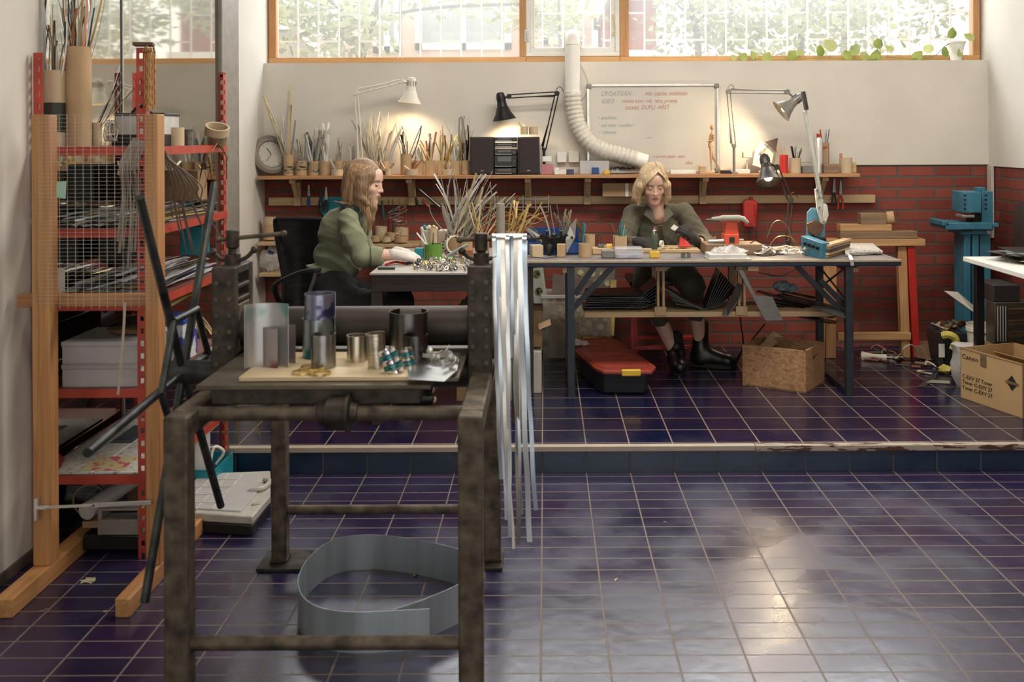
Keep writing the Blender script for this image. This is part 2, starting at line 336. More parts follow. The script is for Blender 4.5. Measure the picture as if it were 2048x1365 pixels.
# windows in the back wall
def xw(px, Y=6.82): return (px-CX)*Y/F
def win(name, x0, x1, lpost, rpost, sash=False):
    w = thing(name, 'x', 'x', ((x0+x1)/2, 6.82, 2.035)); del w['label']; del w['category']; w['kind'] = 'structure'
    g = G(); g.bb(x0, x1, 6.785, 6.855, 2.035, 2.078).bb(x0, x1, 6.785, 6.855, 2.88, 2.92); g.ob('frame', winwood, w, bev=.003)
    g = G()
    if lpost: g.bb(x0, x0+lpost, 6.787, 6.853, 2.078, 2.88)
    if rpost: g.bb(x1-rpost, x1, 6.787, 6.853, 2.078, 2.88)
    if g.v: g.ob('post', winwoodz, w, bev=.003)
    a, b = x0+lpost, x1-rpost
    if sash:
        for k, (d, q) in enumerate(((.0, .03), (.03, .03))):
            g = G(); y0 = 6.79+k*.012; A, B, z0, z1 = a+d, b-d, 2.08+d, 2.878-d
            g.bb(A, B, y0, y0+.045, z0, z0+q).bb(A, B, y0, y0+.045, z1-q, z1).bb(A, A+q, y0, y0+.045, z0+q, z1-q).bb(B-q, B, y0, y0+.045, z0+q, z1-q); g.ob('sash', white_p, w, bev=.003)
        g = G(); g.cyl((b-.04, 6.785, 2.235), (b-.04, 6.765, 2.235), .012).tube([(b-.04, 6.765, 2.235), (b-.045, 6.76, 2.3), (b-.05, 6.765, 2.36)], .009); g.ob('handle', mat('old_ivory', (206, 188, 150), .4), w)
        g = G(); g.cyl((a+.005, 6.78, 2.19), (a+.005, 6.78, 2.25), .007).bb(a-.01, a+.02, 6.782, 6.79, 2.18, 2.26); g.ob('hinge', zinc, w)
        a += .06; b -= .06
    g = G(); g.bb(a, b, 6.818, 6.822, 2.08, 2.88); g.ob('pane', MT['window_glass'], w)
    return w
m, t, b = nt('window_glass'); t.nodes.remove(b); o_ = t.nodes['Material Output']; tr_ = t.nodes.new('ShaderNodeBsdfTransparent'); gl = t.nodes.new('ShaderNodeBsdfGlossy'); gl.inputs['Roughness'].default_value = .02
mx = t.nodes.new('ShaderNodeMixShader'); mx.inputs[0].default_value = .035; t.links.new(tr_.outputs[0], mx.inputs[1]); t.links.new(gl.outputs[0], mx.inputs[2]); m2 = t.nodes.new('ShaderNodeMixShader'); m2.inputs[0].default_value = .10; tl = t.nodes.new('ShaderNodeBsdfTranslucent'); t.links.new(mx.outputs[0], m2.inputs[1]); t.links.new(tl.outputs[0], m2.inputs[2]); t.links.new(m2.outputs[0], o_.inputs['Surface']); MT['window_glass'] = m
xa, xb, xc, xd = xw(1040), xw(1053), xw(1240), xw(1258)
win('window_1', -1.875, xb, .052, xb-xa); win('window_2', xb+.001, xc-.001, 0, 0, True); win('window_3', xc, 2.955, xd-xc, .045)
g = G(); x = xw(597, 7.02)-.1431*1
for i in range(40):
    xx = -2.0+(x+2.0) % .1431+i*.1431
    if xx > 3.1: break
    k = round((xx-xw(597, 7.02))/.1431)
    g.bb(xx-.0055, xx+.0055, 7.014, 7.026, 1.95, 2.98)
    for zz in ((2.40, 2.92) if k % 2 == 0 else (2.21, 2.66)): g.bb(xx+.0055, xx+.1376, 7.015, 7.025, zz-.006, zz+.006)
    if k % 2 == 0: pass
for zz in (1.96, 2.97): g.bb(-2.05, 3.1, 7.008, 7.032, zz-.012, zz+.012)
st(g.ob('window_grille', mat('white_grille', (214, 212, 206), .5)))
# ================= outside =================
g = G(); g.bb(-14, 16, 7.3, 40, 1.2, 1.3); st(g.ob('ground', mat('pale_paving', (190, 186, 172), .9, scale=1)))
g = G(); g.bb(-2.4, 3.4, 6.96, 7.3, 1.2, 1.85); st(g.ob('terrain', mat('earth_bank', (150, 140, 120), .9)))
house = thing('house', 'pale pink house with white framed windows seen through the long left window', 'building', (-.7, 18, 1.3))
g = G(); g.bb(xw(690, 18), xw(1185, 18), 18, 22, 1.3, 6.5); g.ob('wall', mat('pink_render', (214, 182, 160), .9, scale=3), house)
for a, b_, q in ((846, 1010, 90), (762, 790, 96), (1098, 1150, 80)):
    g = G(); z0 = P(0, q+14, 18).z; z1 = 6; g.bb(xw(a-14, 18), xw(b_+14, 18), 17.93, 17.99, z0, z0+.12)
    for c_ in ((a-14, a), (b_, b_+14), ((a+b_)/2-6, (a+b_)/2+6)): g.bb(xw(c_[0], 18), xw(c_[1], 18), 17.93, 17.99, z0, 4.6)
    g.bb(xw(a-14, 18), xw(b_+14, 18), 17.93, 17.99, 4.5, 4.6)
    f_ = g.ob('window', mat('white_trim', (236, 234, 226), .6), house)
    g = G(); g.bb(xw(a, 18), xw(b_, 18), 17.97, 17.985, z0+.12, 4.5); g.ob('pane', mat('curtained_pane', (150, 160, 158), .3, var=.12, scale=8, stretch=(6, 1, .3)), house)
shed = thing('outbuilding', 'grey gabled outbuilding at the left edge of the long left window', 'building', (-4, 14, 1.3))
g = G(); a, b_, c_ = xw(545, 14), xw(600, 14), xw(700, 14); zt = P(0, 58, 14).z
g.prism([(a, 14, 1.3), (c_, 14, 1.3), (c_, 14, zt-.78), (b_, 14, zt), (a, 14, zt)], (0, 3, 0)); g.ob('wall', mat('grey_render', (168, 160, 148), .9), shed)
g = G(); g.bar((b_-.05, 13.95, zt+.03), (c_+.1, 13.95, zt-.8), .09, .12).bar((a, 13.95, zt+.03), (b_, 13.95, zt+.03), .09, .12); g.ob('roof_edge', mat('white_trim', (236, 234, 226)), shed)
bh = thing('brick_house', 'red brick house corner seen at the left of the wide right window', 'building', (1.5, 15, 1.3))
g = G(); zt = P(0, 20, 15).z; g.bb(xw(1225, 15), xw(1314, 15), 15, 19, 1.3, zt+.1); g.ob('wall', mat('far_brick', (150, 78, 62), .9, scale=9), bh)
g = G(); g.bb(xw(1215, 15), xw(1330, 15), 14.7, 19.2, zt+.1, zt+.35); g.ob('roof', mat('far_roof', (196, 188, 180), .8), bh)
g = G(); g.bb(xw(1225, 15), xw(1332, 15), 14.8, 15, 1.3, P(0, 108, 15).z); g.ob('plinth', mat('white_trim', (236, 234, 226)), bh)
leafA = mat('tree_leaves', (132, 142, 84), .7, var=.3, scale=2, col2=(180, 184, 124)); leafB = mat('tree_leaves_dark', (110, 122, 72), .7, var=.3, scale=2, col2=(160, 166, 114)); bark = mat('bark', (96, 84, 72), .9, var=.25, scale=14)
def tree(pts, r, blobs, label, lm, n=900, ls=.1, branches=()):
    base = V(pts[0]); t_ = thing('tree', label, 'tree', base, 'trees outside the windows')
    g = G(); g.tube(spl(pts, 3), r, 8, rs=[r*(1-.5*i/(3*(len(pts)-1))) for i in range(3*(len(pts)-1)+1)])
    for bp_ in branches: g.tube(spl(bp_, 3), r*.3, 6)
    g.ob('trunk', bark, t_); g = G()
    for c_, rad, w_ in blobs:
        for _ in range(int(n*w_)):
            q = V((R.gauss(0, .5)*rad[0], R.gauss(0, .5)*rad[1], R.gauss(0, .5)*rad[2]))+V(c_); M = Euler((R.random()*3, R.random()*3, R.random()*3)).to_matrix(); s = ls*(.6+R.random()*.8)
            g.add([q+M@V((0, -s, 0)), q+M@V((s*.45, -s*.1, .1*s)), q+M@V((0, s, 0)), q+M@V((-s*.45, -s*.1, .1*s))], [(0, 1, 2, 3)])
    g.ob('foliage', lm, t_, smooth=False)
def O(px, py, Y): return tuple(P(px, py, Y))
tree([(xw(700, 11), 11, 1.3), O(722, 110, 11), O(742, 50, 11), O(765, -20, 11), O(800, -200, 11)], .065, [(O(580, 15, 11), (.5, .6, .35), .9), (O(690, 60, 10.5), (.45, .5, .4), .7), (O(900, -30, 11), (1.2, .6, .25), .8), (O(1080, 10, 12), (.7, .6, .4), .7)],
     'leaning tree with a long thin branch outside the left window', leafA, 520, .065, [[O(742, 40, 11), O(820, 22, 11), O(920, 12, 11), O(1060, 8, 11)], [O(742, 60, 11), O(680, 20, 11), O(640, -20, 11)]])
tree([(xw(1400, 12), 12, 1.3), O(1396, 90, 12), O(1385, 30, 12), O(1378, -60, 12)], .05, [(O(1400, 30, 12), (.7, .8, .5), 1), (O(1470, 70, 12.5), (.5, .8, .3), .5)], 'slim dark stemmed tree outside the middle of the right window', leafB, 520, .06, [[O(1390, 50, 12), O(1430, 10, 12)], [O(1388, 40, 12), O(1350, 5, 12)]])
tree([(xw(1600, 14), 14, 1.3), O(1602, 90, 14), O(1610, -60, 14)], .07, [(O(1600, 50, 14), (1.3, .8, .7), 1.6), (O(1700, 20, 13.5), (.9, .8, .5), .7)], 'broad pale tree outside the right window above the trailing vine', leafA, 420, .075)
tree([(xw(1120, 9.5), 9.5, 1.3), O(1120, 100, 9.5), O(1115, -60, 9.5)], .02, [(O(1110, 40, 9.5), (.3, .4, .35), .35)], 'thin sapling outside the small middle window', leafA, 500, .05)
tree([(xw(1690, 20), 20, 1.3), O(1690, 60, 20), O(1700, -90, 20)], .1, [(O(1680, 10, 20), (2.6, 1, 1.6), 1.5), (O(1840, 10, 20), (1.0, 1, .8), .3)], 'distant tree crown behind the broad pale tree', leafB, 420, .10)
# ================= light =================
w = bpy.data.worlds.new('sky'); SC.world = w; w.use_nodes = True; bg = w.node_tree.nodes['Background']; bg.inputs[0].default_value = (1, .965, .89, 1); bg.inputs[1].default_value = 2.0
def area(name, loc, rot, sx, sy, e, col=(1, .93, .83)):
    l = bpy.data.lights.new(name, 'AREA'); l.shape = 'RECTANGLE'; l.size = sx; l.size_y = sy; l.energy = e; l.color = col
    o = bpy.data.objects.new(name, l); C.objects.link(o); o.location = loc; o.rotation_euler = rot; return o
area('ceiling_fill', (.8, 4.6, 3.28), (0, 0, 0), 3.2, .5, 95)  # unseen fill lamp added under the ceiling to brighten the room
area('ceiling_fill', (.8, 2.2, 3.28), (0, 0, 0), 3.2, .5, 45)  # second added fill, also out of view, nearer the camera
area('window_daylight', (.5, 7.2, 3.1), (RAD(-62), 0, 0), 4.6, .9, 190, (.93, .97, 1))
SC.view_settings.view_transform = 'Standard'; SC.view_settings.look = 'None'; SC.view_settings.gamma = 1; SC.view_settings.use_curve_mapping = False; SC.view_settings.exposure = 0
SC.cycles.use_denoising = True; SC.cycles.max_bounces = 7; SC.cycles.diffuse_bounces = 4; SC.cycles.glossy_bounces = 4; SC.cycles.transparent_max_bounces = 24; SC.cycles.sample_clamp_indirect = 4; SC.cycles.caustics_reflective = False; SC.cycles.caustics_refractive = False
# ================= rolling press in the foreground =================
pr = thing('rolling_press', 'dark iron rolling press on a square tube stand with spoked wheel', 'press', (-.57, 3.0, 0))
LX, RX = (-.96, -.898), (-.2225, -.1605)
for (x0, x1), (y0, y1), zt in ((LX, (2.5, 2.56), .83), (RX, (2.5, 2.56), .83), ((-.985, -.932), (3.57, 3.63), .80), ((-.227, -.165), (3.57, 3.63), .80)):
    g = G(); g.bb(x0, x1, y0, y1, .008, zt); l = g.ob('leg', rust, pr, bev=.006)
    g = G(); g.bb(x0-.04, x1+(.07 if x0 < -.9 else .008), y0-.05, y1+.05, 0, .012).bb(x0-.004, x1+.004, y0-.004, y1+.004, .012, .022); o = g.ob('foot_plate', rust_d, l, bev=.002)
for (x0, x1) in (LX, RX):
    g = G(); g.bb(x0, x1, 2.56, 3.64, .77, .83); g.ob('rail', rust, pr, bev=.006)
for y, z, r in ((2.53, .25, .0175), (3.6, .19, .017), (2.60, .812, .0185), (3.6, .78, .015)):
    g = G(); g.cyl((-.93, y, z), (-.2, y, z), r, n=20); g.ob('cross_bar', rust, pr)
g = G()
g.lathe([(.019, -.055), (.03, -.05), (.032, -.03), (.043, -.028), (.043, .02), (.05, .022), (.05, .03), (.03, .034), (.024, .05), (.019, .052)], (-.54, 2.60, .812), (1, 0, 0), 28); g.ob('shaft_collar', rust_d, pr)
g = G(); g.bb(-.912, -.30, 2.60, 3.34, .873, .885).bb(-.30, -.235, 2.68, 3.34, .873, .885); g.ob('bed_plate', mat('bed_steel', (92, 82, 68), .45, metal=.6, var=.3, scale=9, bump=.1), pr, bev=.002)
g = G(); g.bb(-.88, -.33, 2.625, 2.68, .828, .873).bb(-.88, -.33, 3.1, 3.15, .828, .873).bb(-.88, -.8, 2.68, 3.1, .84, .873).bb(-.40, -.33, 2.68, 3.1, .84, .873); g.ob('bed_channel', rust_d, pr, bev=.003)
for s, x0, x1 in ((-1, -.9915, -.921), (1, -.2325, -.1605)):
    g = G(); xm = (x0+x1)/2
    g.bb(x0, x1, 2.965, 3.0, .80, 1.145).bb(x0, x1, 3.115, 3.15, .80, 1.145).bb(x0, x1, 3.0, 3.115, 1.12, 1.145).bb(x0, x1, 3.0, 3.115, .80, .84)
    for z in (1.035, 1.075): g.bb(x0+.03, x1, 3.0, 3.115, z, z+.014)
    po = g.ob('post', rust_d, pr, bev=.004)
    for k in range(6):
        for xx in (x0+.016, x1-.016): g = G(); g.cyl((xx, 2.967, .86+k*.048), (xx, 2.958, .86+k*.048), .0065, n=8); g.ob('bolt', rust, po)
    g = G(); g.bb(x0+.004, x1+.0, 3.002, 3.113, .885, 1.03); g.ob('bearing_block', rust, pr, bev=.004)
    top = 1.245 if s < 0 else 1.232
    g = G(); n = 26; rs = []; pts = []
    for i in range(n*2): pts.append((xm, 3.057, 1.03+i*(top-.03-1.03)/(n*2-1))); rs.append(.0155 if i % 2 else .0128)
    g.tube(pts, .015, 14, rs=rs); sc_w = g.ob('screw', rust_d, pr)
    g = G(); g.cyl((xm, 3.057, top-.05), (xm, 3.057, top+.004), .0195, n=20); g.ob('screw_head', rust_d, sc_w, bev=.003)
    g = G(); z = top-.02
    if s < 0: g.tube([(-1.0, 3.057, z-.006), (-.80, 3.057, z+.012)], .0068, 10).ball((-1.0, 3.057, z-.006), .009).ball((-.80, 3.057, z+.012), .0105)
    else: g.tube([(-.262, 3.057, z+.004), (-.045, 3.057, z+.008)], .0075, 10).ball((-.262, 3.057, z+.004), .011)
    g.ob('tommy_bar', rust, pr)
    g = G(); z = 1.155
    g.cyl((xm, 3.057, 1.145), (xm, 3.057, 1.175), .024, n=16); a = spl([(xm-.058, 3.05, z+.027), (xm-.035, 3.05, z+.006), (xm, 3.05, z), (xm+.04, 3.05, z+.008), (xm+.068, 3.05, z+.034)], 4)
    g.tube(a, .0065, 10).ball(a[0], .0115).ball(a[-1], .0115); g.ob('wing_nut', rust_d, pr)
g = G(); g.cyl((-.925, 3.058, .953), (-.228, 3.058, .953), .06, n=48); g.ob('roller', mat('roller_steel', (62, 54, 48), .5, metal=.55, var=.3, scale=7), pr)
g = G(); g.cyl((-.925, 3.058, .818), (-.228, 3.058, .818), .052, n=40); g.ob('roller', mat('roller_steel'  , (88, 78, 68)), pr)
# handwheel: a star of six long spokes with a hexagonal inner rim
wx, wy, wz = -1.1, 3.03, .82
g = G(); g.lathe([(.018, -.05), (.034, -.05), (.037, -.03), (.037, .11), (.028, .12), (.028, .17)], (wx, wy, wz), (1, 0, 0), 24, True); hub = g.ob('wheel_hub', iron_blue, pr)
A = [RAD(a) for a in (120, 62, 3, -57, -118, -176)]
for i, a in enumerate(A):
    d = V((0, cos(a), sin(a))); o = V((wx, wy, wz))
    g = G(); g.cyl(o+d*.02, o+d*.635, .0125, n=14); g.ob('spoke', iron_blue, pr)
    d2 = V((0, cos(A[(i+1) % 6]), sin(A[(i+1) % 6]))); g = G(); g.cyl(o+d*.2+V((.01, 0, 0)), o+d2*.2+V((.01, 0, 0)), .0105, n=12); g.ob('wheel_rim_bar', iron_blue, pr)
# strips hanging over the tommy bar
def wavy(x, y, z0, z1, dx, amp, ph, n=26):
    return [V((x+dx*((i/n)**1.6)+amp*.4*sin(ph+i*.8), y+amp*sin(ph*2+i*.55), z0+(z1-z0)*i/n)) for i in range(n+1)]
S = [(988, 960, .018, .012), (997, 1040, .022, .013), (1006, 1000, .012, .016), (1015, 1075, .004, .012), (1023, 1030, .026, .011), (1031, 1090, .006, .014), (1040, 1085, .026, .016), (1049, 1022, .030, .013), (1001, 1098, .036, .009), (1036, 985, .002, .009)]
metal_var = [mat('strip_silver', (198, 200, 204), .22, metal=1, var=.06), mat('strip_bluish', (176, 190, 202), .24, metal=1, var=.08), mat('strip_warm', (206, 198, 184), .25, metal=1, var=.08)]
for i, (px, pb, dx, wd) in enumerate(S):
    y = 3.042-.0035*(i % 4); x = P(px, 480, y).x; zb = P(px, pb, y).z; a = wavy(x, y, 1.213, zb, dx, .003, i*1.7)
    bk = wavy(x, 3.072+.003*(i % 3), 1.213, .85-.05*(i % 3), .008, .003, i*1.1, 14); bk.reverse()
    top = [V((x, 3.057+.019*cos(t), 1.2235+.010*sin(t))) for t in (2.6, 2.0, 1.57, 1.1, .5)]; top.reverse()
    g = G(); pts = bk+top+a; g.ribbon(pts, wd, .0009, up=(1, .12*sin(i), 0)); o = g.ob('metal_strip', metal_var[i % 3], ang=1.2)
    tag(o, 'long shiny metal strip hanging over the right press handle', 'strip', 'long strips hanging on the press')
# ================= things lying on the press bed =================
g = G(); g.bb(-.812, -.306, 2.64, 2.95, .8855, .8975); tag(g.ob('wooden_board', ply, bev=.002), 'pale plywood board lying on the bed of the iron press', 'board')
g = G(); a = spl([(-.40, 2.66, .8885), (-.33, 2.63, .888), (-.28, 2.595, .8845), (-.235, 2.62, .889)], 5); g.prism([(-.36, 2.6, .8985), (-.262, 2.575, .8985), (-.24, 2.70, .8985), (-.25, 2.92, .8985), (-.40, 2.92, .8985)], (0, 0, .0012)); tag(g.ob('steel_sheet', steel, bev=.0004), 'shiny cut steel sheet sticking out under the right end of the plywood board', 'sheet')
zb = .898
def cuff(px0, px1, pyt, pyb, Y, m, label, gap=60, rot=0, tilt=0, name='metal_cuff', ex=1.0, grp=None, lift=0):
    a, b = P(px0, pyb, Y), P(px1, pyt, Y); r = (b.x-a.x)/2; hh = (b.z-a.z)*.96; g = G(); n = 40; vs = [[], [], [], []]
    for i in range(n+1):
        t = RAD(gap/2+(360-gap)*i/n+rot)
        for k, (rr, z) in enumerate(((r, 0), (r, hh), (r-.0012, hh), (r-.0012, 0))): vs[k].append(V((cos(t)*rr, sin(t)*rr*ex, z)))
    rs = [[vs[k][i] for k in range(4)] for i in range(n+1)]; g.rings(rs); o = g.ob(name, m, org=(0, 0, 0), ang=1)
    o.location = ((a.x+b.x)/2, Y+r*ex, zb+lift); o.rotation_euler = (0, tilt, 0); tag(o, label, 'cuff' if name == 'metal_cuff' else 'sheet', grp); return o
teal_pr = mat('printed_teal', (150, 160, 164), .28, metal=.85, scale=5, col2=(24, 108, 116), thr=(.5, .56)); pink_pr = mat('printed_pink', (176, 164, 168), .3, metal=.7, scale=5, col2=(124, 62, 84), thr=(.52, .58)); vio = mat('printed_violet', (150, 152, 176), .3, metal=.8, scale=22, col2=(60, 62, 110), thr=(.5, .6))
mint = mat('printed_mint', (186, 186, 186), .32, metal=.6, scale=3.5, col2=(112, 156, 148), thr=(.5, .54)); dark_al = mat('dark_aluminium', (112, 108, 106), .3, metal=1, var=.15, scale=10)
cuff(482, 572, 617, 752, 2.70, mint, 'large bent sheet with a mint green print at the left of the plywood board', gap=200, rot=-75, name='printed_sheet', ex=.55)
cuff(520, 597, 660, 742, 2.74, pink_pr, 'bent sheet with a dusty pink print beside the mint green one', gap=150, rot=-20, name='printed_sheet', ex=.6)
cuff(598, 663, 655, 737, 2.84, teal_pr, 'silver cuff with teal paint, behind and under the blue topped cuff', gap=40)
cuff(602, 664, 608, 660, 2.84, vio, 'violet and green printed cuff stacked on top of another cuff', gap=30, lift=(737-656)*2.84/2000-.003)
cuff(617, 666, 668, 738, 2.72, steel, 'plain silver cuff standing just behind the brass rings', gap=50, rot=90)
cuff(690, 731, 668, 722, 2.80, mat('cuff_ribbed', (196, 188, 170), .25, metal=1, scale=9, stretch=(8, 8, .3), var=.25), 'tall narrow silver cuff near the middle of the board', gap=40)
cuff(733, 771, 664, 736, 2.72, mat('cuff_warm', (186, 178, 160), .28, metal=1, scale=30, stretch=(1, 1, 5), var=.3), 'ribbed silver cuff leaning slightly beside the teal striped cuff', tilt=-.06)
cuff(773, 851, 616, 704, 2.88, dark_al, 'large dark curled metal band at the back of the board', gap=70, rot=90)
cuff(803, 852, 668, 722, 2.80, mat('dark_al2', (92, 90, 90), .3, metal=1, var=.1), 'small dark curled band in front of the large dark one', gap=60, rot=80)
def striped(px0, px1, pyt, pyb, Y, label, tilt, m1, m2):
    a, b = P(px0, pyb, Y), P(px1, pyt, Y); r = (b.x-a.x)/2; hh = b.z-a.z; root = thing('striped_cuff', label, 'cuff', ((a.x+b.x)/2, Y+r, zb)); n = 5
    for i in range(n):
        g = G(); g.ring(V(root['_w'])+V((0, 0, hh*i/n)), r*(.94+.06*(i % 2)), hh/n*.62, .0016); g.ob('band', m1 if i % 2 else m2, root, ang=1)
    g = G(); g.ring(root['_w'], r*.93, hh*.97, .001, n=10); root.rotation_euler = (.05, tilt, 0); return root
striped(769, 808, 690, 744, 2.66, 'teal and silver striped cuff lying tilted at the front of the board', -.38, mat('teal_foil', (40, 126, 136), .25, metal=.8), chrome)
striped(806, 832, 694, 738, 2.72, 'smaller turquoise striped cuff behind the tilted striped one', -.2, mat('turq_foil', (64, 150, 160), .25, metal=.8), chrome)
for i, (px, py, Y, r) in enumerate(((607, 742, 2.68, .030), (641, 745, 2.665, .028), (624, 738, 2.71, .034))):
    g = G(); p = P(px, py, Y); g.ring((p.x, p.y, zb+.0005+.004*(i == 2)), r, .006, .0022, n=36); tag(g.ob('brass_ring', brass, ang=1), 'flat brass ring lying on the plywood board', 'ring', 'brass rings on the press')
for i in range(7):
    p = P(862+i*6.5, 728+R.uniform(-8, 8), 2.72+R.uniform(0, .12)); g = G(); a = [V((p.x+.022*cos(t*.5+i), p.y+.02*sin(t*.6+i), zb+.003+.0035*t*(1+.5*(i % 2)))) for t in range(8)]
    g.ribbon(a, .011, .0008, up=(.2, 0, 1)); tag(g.ob('metal_offcut', alu, ang=1.2), 'small curled silver offcut at the right end of the press board', 'offcut', 'curled offcuts on the press')
# ================= curled sheet band on the floor =================
top = [(1432, 942), (1250, 952), (1050, 960), (900, 944), (825, 915), (775, 868), (757, 805), (775, 740), (820, 672), (900, 608), (1000, 574), (1130, 563), (1250, 572), (1400, 595), (1560, 632), (1640, 668), (1672, 705), (1650, 765), (1560, 826), (1400, 895), (1245, 947)]
hz = .122; pts = [PZ(300+x/2.56, 850+y/2.56, hz) for x, y in top]; pts = [p-V((0, 0, hz/2)) for p in spl(pts, 6)]
g = G(); g.ribbon(pts, hz, .0012, up=(0, 0, 1)); tag(g.ob('curled_sheet_band', mat('band_aluminium', (176, 190, 198), .3, metal=.6, var=.12, scale=6, stretch=(4, 4, .2)), ang=1.2), 'wide springy aluminium band curled into a loop on the blue floor tiles', 'band')
# ================= wooden frame with wire mesh =================
fr = thing('mesh_frame', 'orange pine frame with fine wire mesh on two long feet', 'frame', (-1.55, 3.45, 0))
for x0, x1 in ((-1.768, -1.706), (-1.379, -1.331)):
    g = G(); g.bb(x0, x1, 3.44, 3.50, .06, 1.614); g.ob('post', pine, fr, bev=.003)
    g = G(); g.bb(x0, x1, 3.19, 3.95, 0, .06); g.ob('foot', pine_y, fr, bev=.003)
g = G(); g.bb(-1.851, -1.345, 3.501, 3.534, .941, .986); g.ob('rail', pine_x, fr, bev=.003)
g = G()
for i in range(16): x = -1.752+i*.0272; g.box((x, 3.4385, 1.28), (.0012, .0012, .67))
for i in range(49): z = .965+i*.0135; g.box((-1.548, 3.438, z), (.412, .0008, .0008))
g.ob('wire_mesh', zinc, fr, smooth=False)
g = G(); g.bb(-1.752, -1.742, 3.415, 3.4385, .225, .30).bb(-1.752, -1.71, 3.418, 3.4385, .262, .272); g.bar((-1.745, 3.425, .266), (-1.545, 3.425, .2745), .010, .008).bar((-1.555, 3.425, .274), (-1.355, 3.425, .283), .010, .014); tag(g.ob('extending_rod', alu, bev=.001), 'thin grey metal rod across the pine frame below the newspaper shelf', 'rod')
# ================= red slotted shelving =================
sh = thing('red_shelving', 'red slotted angle shelving unit with six shelves along the left wall', 'shelving', (-1.655, 4.1, 0))
def post(x, y, sx, sy, zt):
    g = G(); w_ = .035; x1 = x+sx*w_
    a, b = sorted((x, x1))
    for u0, u1 in ((a, a+.011), (b-.011, b)): g.bb(u0, u1, min(y, y+sy*.003), max(y, y+sy*.003), 0, zt)
    z = .02
    while z < zt-.03: g.bb(a+.011, b-.011, min(y, y+sy*.003), max(y, y+sy*.003), z, z+.026); z += .0455
    g.bb(a+.011, b-.011, min(y, y+sy*.003), max(y, y+sy*.003), zt-.02, zt)
    c, d = sorted((y+sy*.003, y+sy*.035))
    for u0, u1 in ((c, c+.010), (d-.010, d)): g.bb(min(x, x+sx*.003), max(x, x+sx*.003), u0, u1, 0, zt)
    z = .02
    while z < zt-.03: g.bb(min(x, x+sx*.003), max(x, x+sx*.003), c+.01, d-.01, z, z+.026); z += .0455
    g.ob('post', red_m, sh, smooth=False)
post(-1.862, 3.64, 1, 1, 1.845); post(-1.452, 3.64, -1, 1, 1.862); post(-1.452, 4.552, -1, -1, 1.83); post(-1.862, 4.552, 1, -1, 1.83)
SZ = [1.50, 1.20, .935, .618, .303]
for z in SZ:
    g = G(); g.bb(-1.858, -1.456, 3.637, 3.640, z-.031, z+.001).bb(-1.858, -1.456, 4.552, 4.555, z-.031, z+.001).bb(-1.449, -1.446, 3.645, 4.55, z-.031, z+.001).bb(-1.864, -1.861, 3.645, 4.55, z-.031, z+.001)
    s_ = g.ob('shelf_rail', red_m, sh, smooth=False)
    g = G(); g.bb(-1.8585, -1.4555, 3.6435, 4.5485, z-.004, z); g.ob('shelf_deck', mat('deck_steel', (120, 60, 50), .5, metal=.3, var=.2), s_, smooth=False)
# strips lying on the shelves
tp = []
for i, (L_, wd) in enumerate(((.84, .014), (.8, .02), (.7, .009), (.86, .024), (.55, .018), (.8, .012))):
    g = G(); a = [V((.006*sin(j*.9+i*2), -L_/2+L_*j/8, .0025+.002*sin(j*1.3+i))) for j in range(9)]; g.ribbon(a, wd, .0008, up=(1, 0, .15*((i % 3)-1))); tp.append((g, L_))
SM = [mat('strip_shine', (240, 240, 244), .25, metal=.35), brass, zinc, mat('strip_shine', (1, 1, 1)), alu, mat('white_strip', (224, 220, 210), .5), mat('strip_violet', (120, 104, 140), .3, metal=.9), steel, mat('strip_teal', (110, 150, 152), .3, metal=.9)]
def pile(z, n, x0, x1, y0, y1, label, group, nm='flat_strip', hi=.05, mats=None, rz=.1):
    mats = mats or SM; base = {}
    for i in range(n):
        k = i % 6; mk = R.randrange(len(mats)); key = (k, mk)
        if key not in base: o = tp[k][0].ob(nm, mats[mk], org=(0, 0, 0), ang=1.2); base[key] = o
        else: o = dup(base[key])
        L_ = tp[k][1]; m_ = max(0, (y1-y0-L_)/2); u = (i+.5)/n; hh = hi*sin(pi*min(max(R.random(), .05), .95))
        o.location = (R.uniform(x0, x1), (y0+y1)/2+R.uniform(-m_, m_), z+.001+hh*u*1.0); o.rotation_euler = (R.uniform(-.02, .02), R.uniform(-.3, .3), R.uniform(-rz, rz)); tag(o, label, 'strip', group)
pile(1.20, 80, -1.82, -1.49, 3.66, 4.53, 'long thin silver or brass offcut strip piled on the second shelf from the top', 'strips on the second red shelf')
pile(.935, 96, -1.82, -1.49, 3.66, 4.53, 'long thin metal strip piled on the third shelf behind the pine rail', 'strips on the third red shelf', hi=.075)
pile(.875, 16, -1.50, -1.47, 3.75, 4.4, 'narrow brass strip drooping under the third red shelf', 'brass strips under the third red shelf', mats=[brass, copper], hi=.03)
# leaning dark glass and flat sheets deeper on the shelves
g = G(); g.box((-1.70, 4.2, 1.225), (.2, .5, .018), .0); tag(g.ob('stacked_sheets', mat('sheet_teal', (88, 110, 116), .3, metal=.7, scale=6, var=.35), bev=.002), 'stack of grey teal printed sheets on the second red shelf', 'sheets')
g = G(); g.prism([(-1.855, 3.70, .945), (-1.78, 3.70, .945), (-1.78, 3.70, 1.05), (-1.855, 3.70, 1.06)], (0, .004, 0)); tag(g.ob('sheet_of_paper', paper), 'white sheet of paper standing on the third red shelf', 'paper')
g = G(); g.bb(-1.716, -1.680, 3.65, 3.652, 1.355, 1.432); 
g = G(); g.prism([P(112, 395, 3.42), P(131, 398, 3.42), P(133, 362, 3.42), P(114, 364, 3.42)], (0, .001, 0)); tag(g.ob('sticky_note', mat('pale_green_paper', (150, 186, 170), .9)), 'pale green paper note stuck on the wire mesh', 'note')
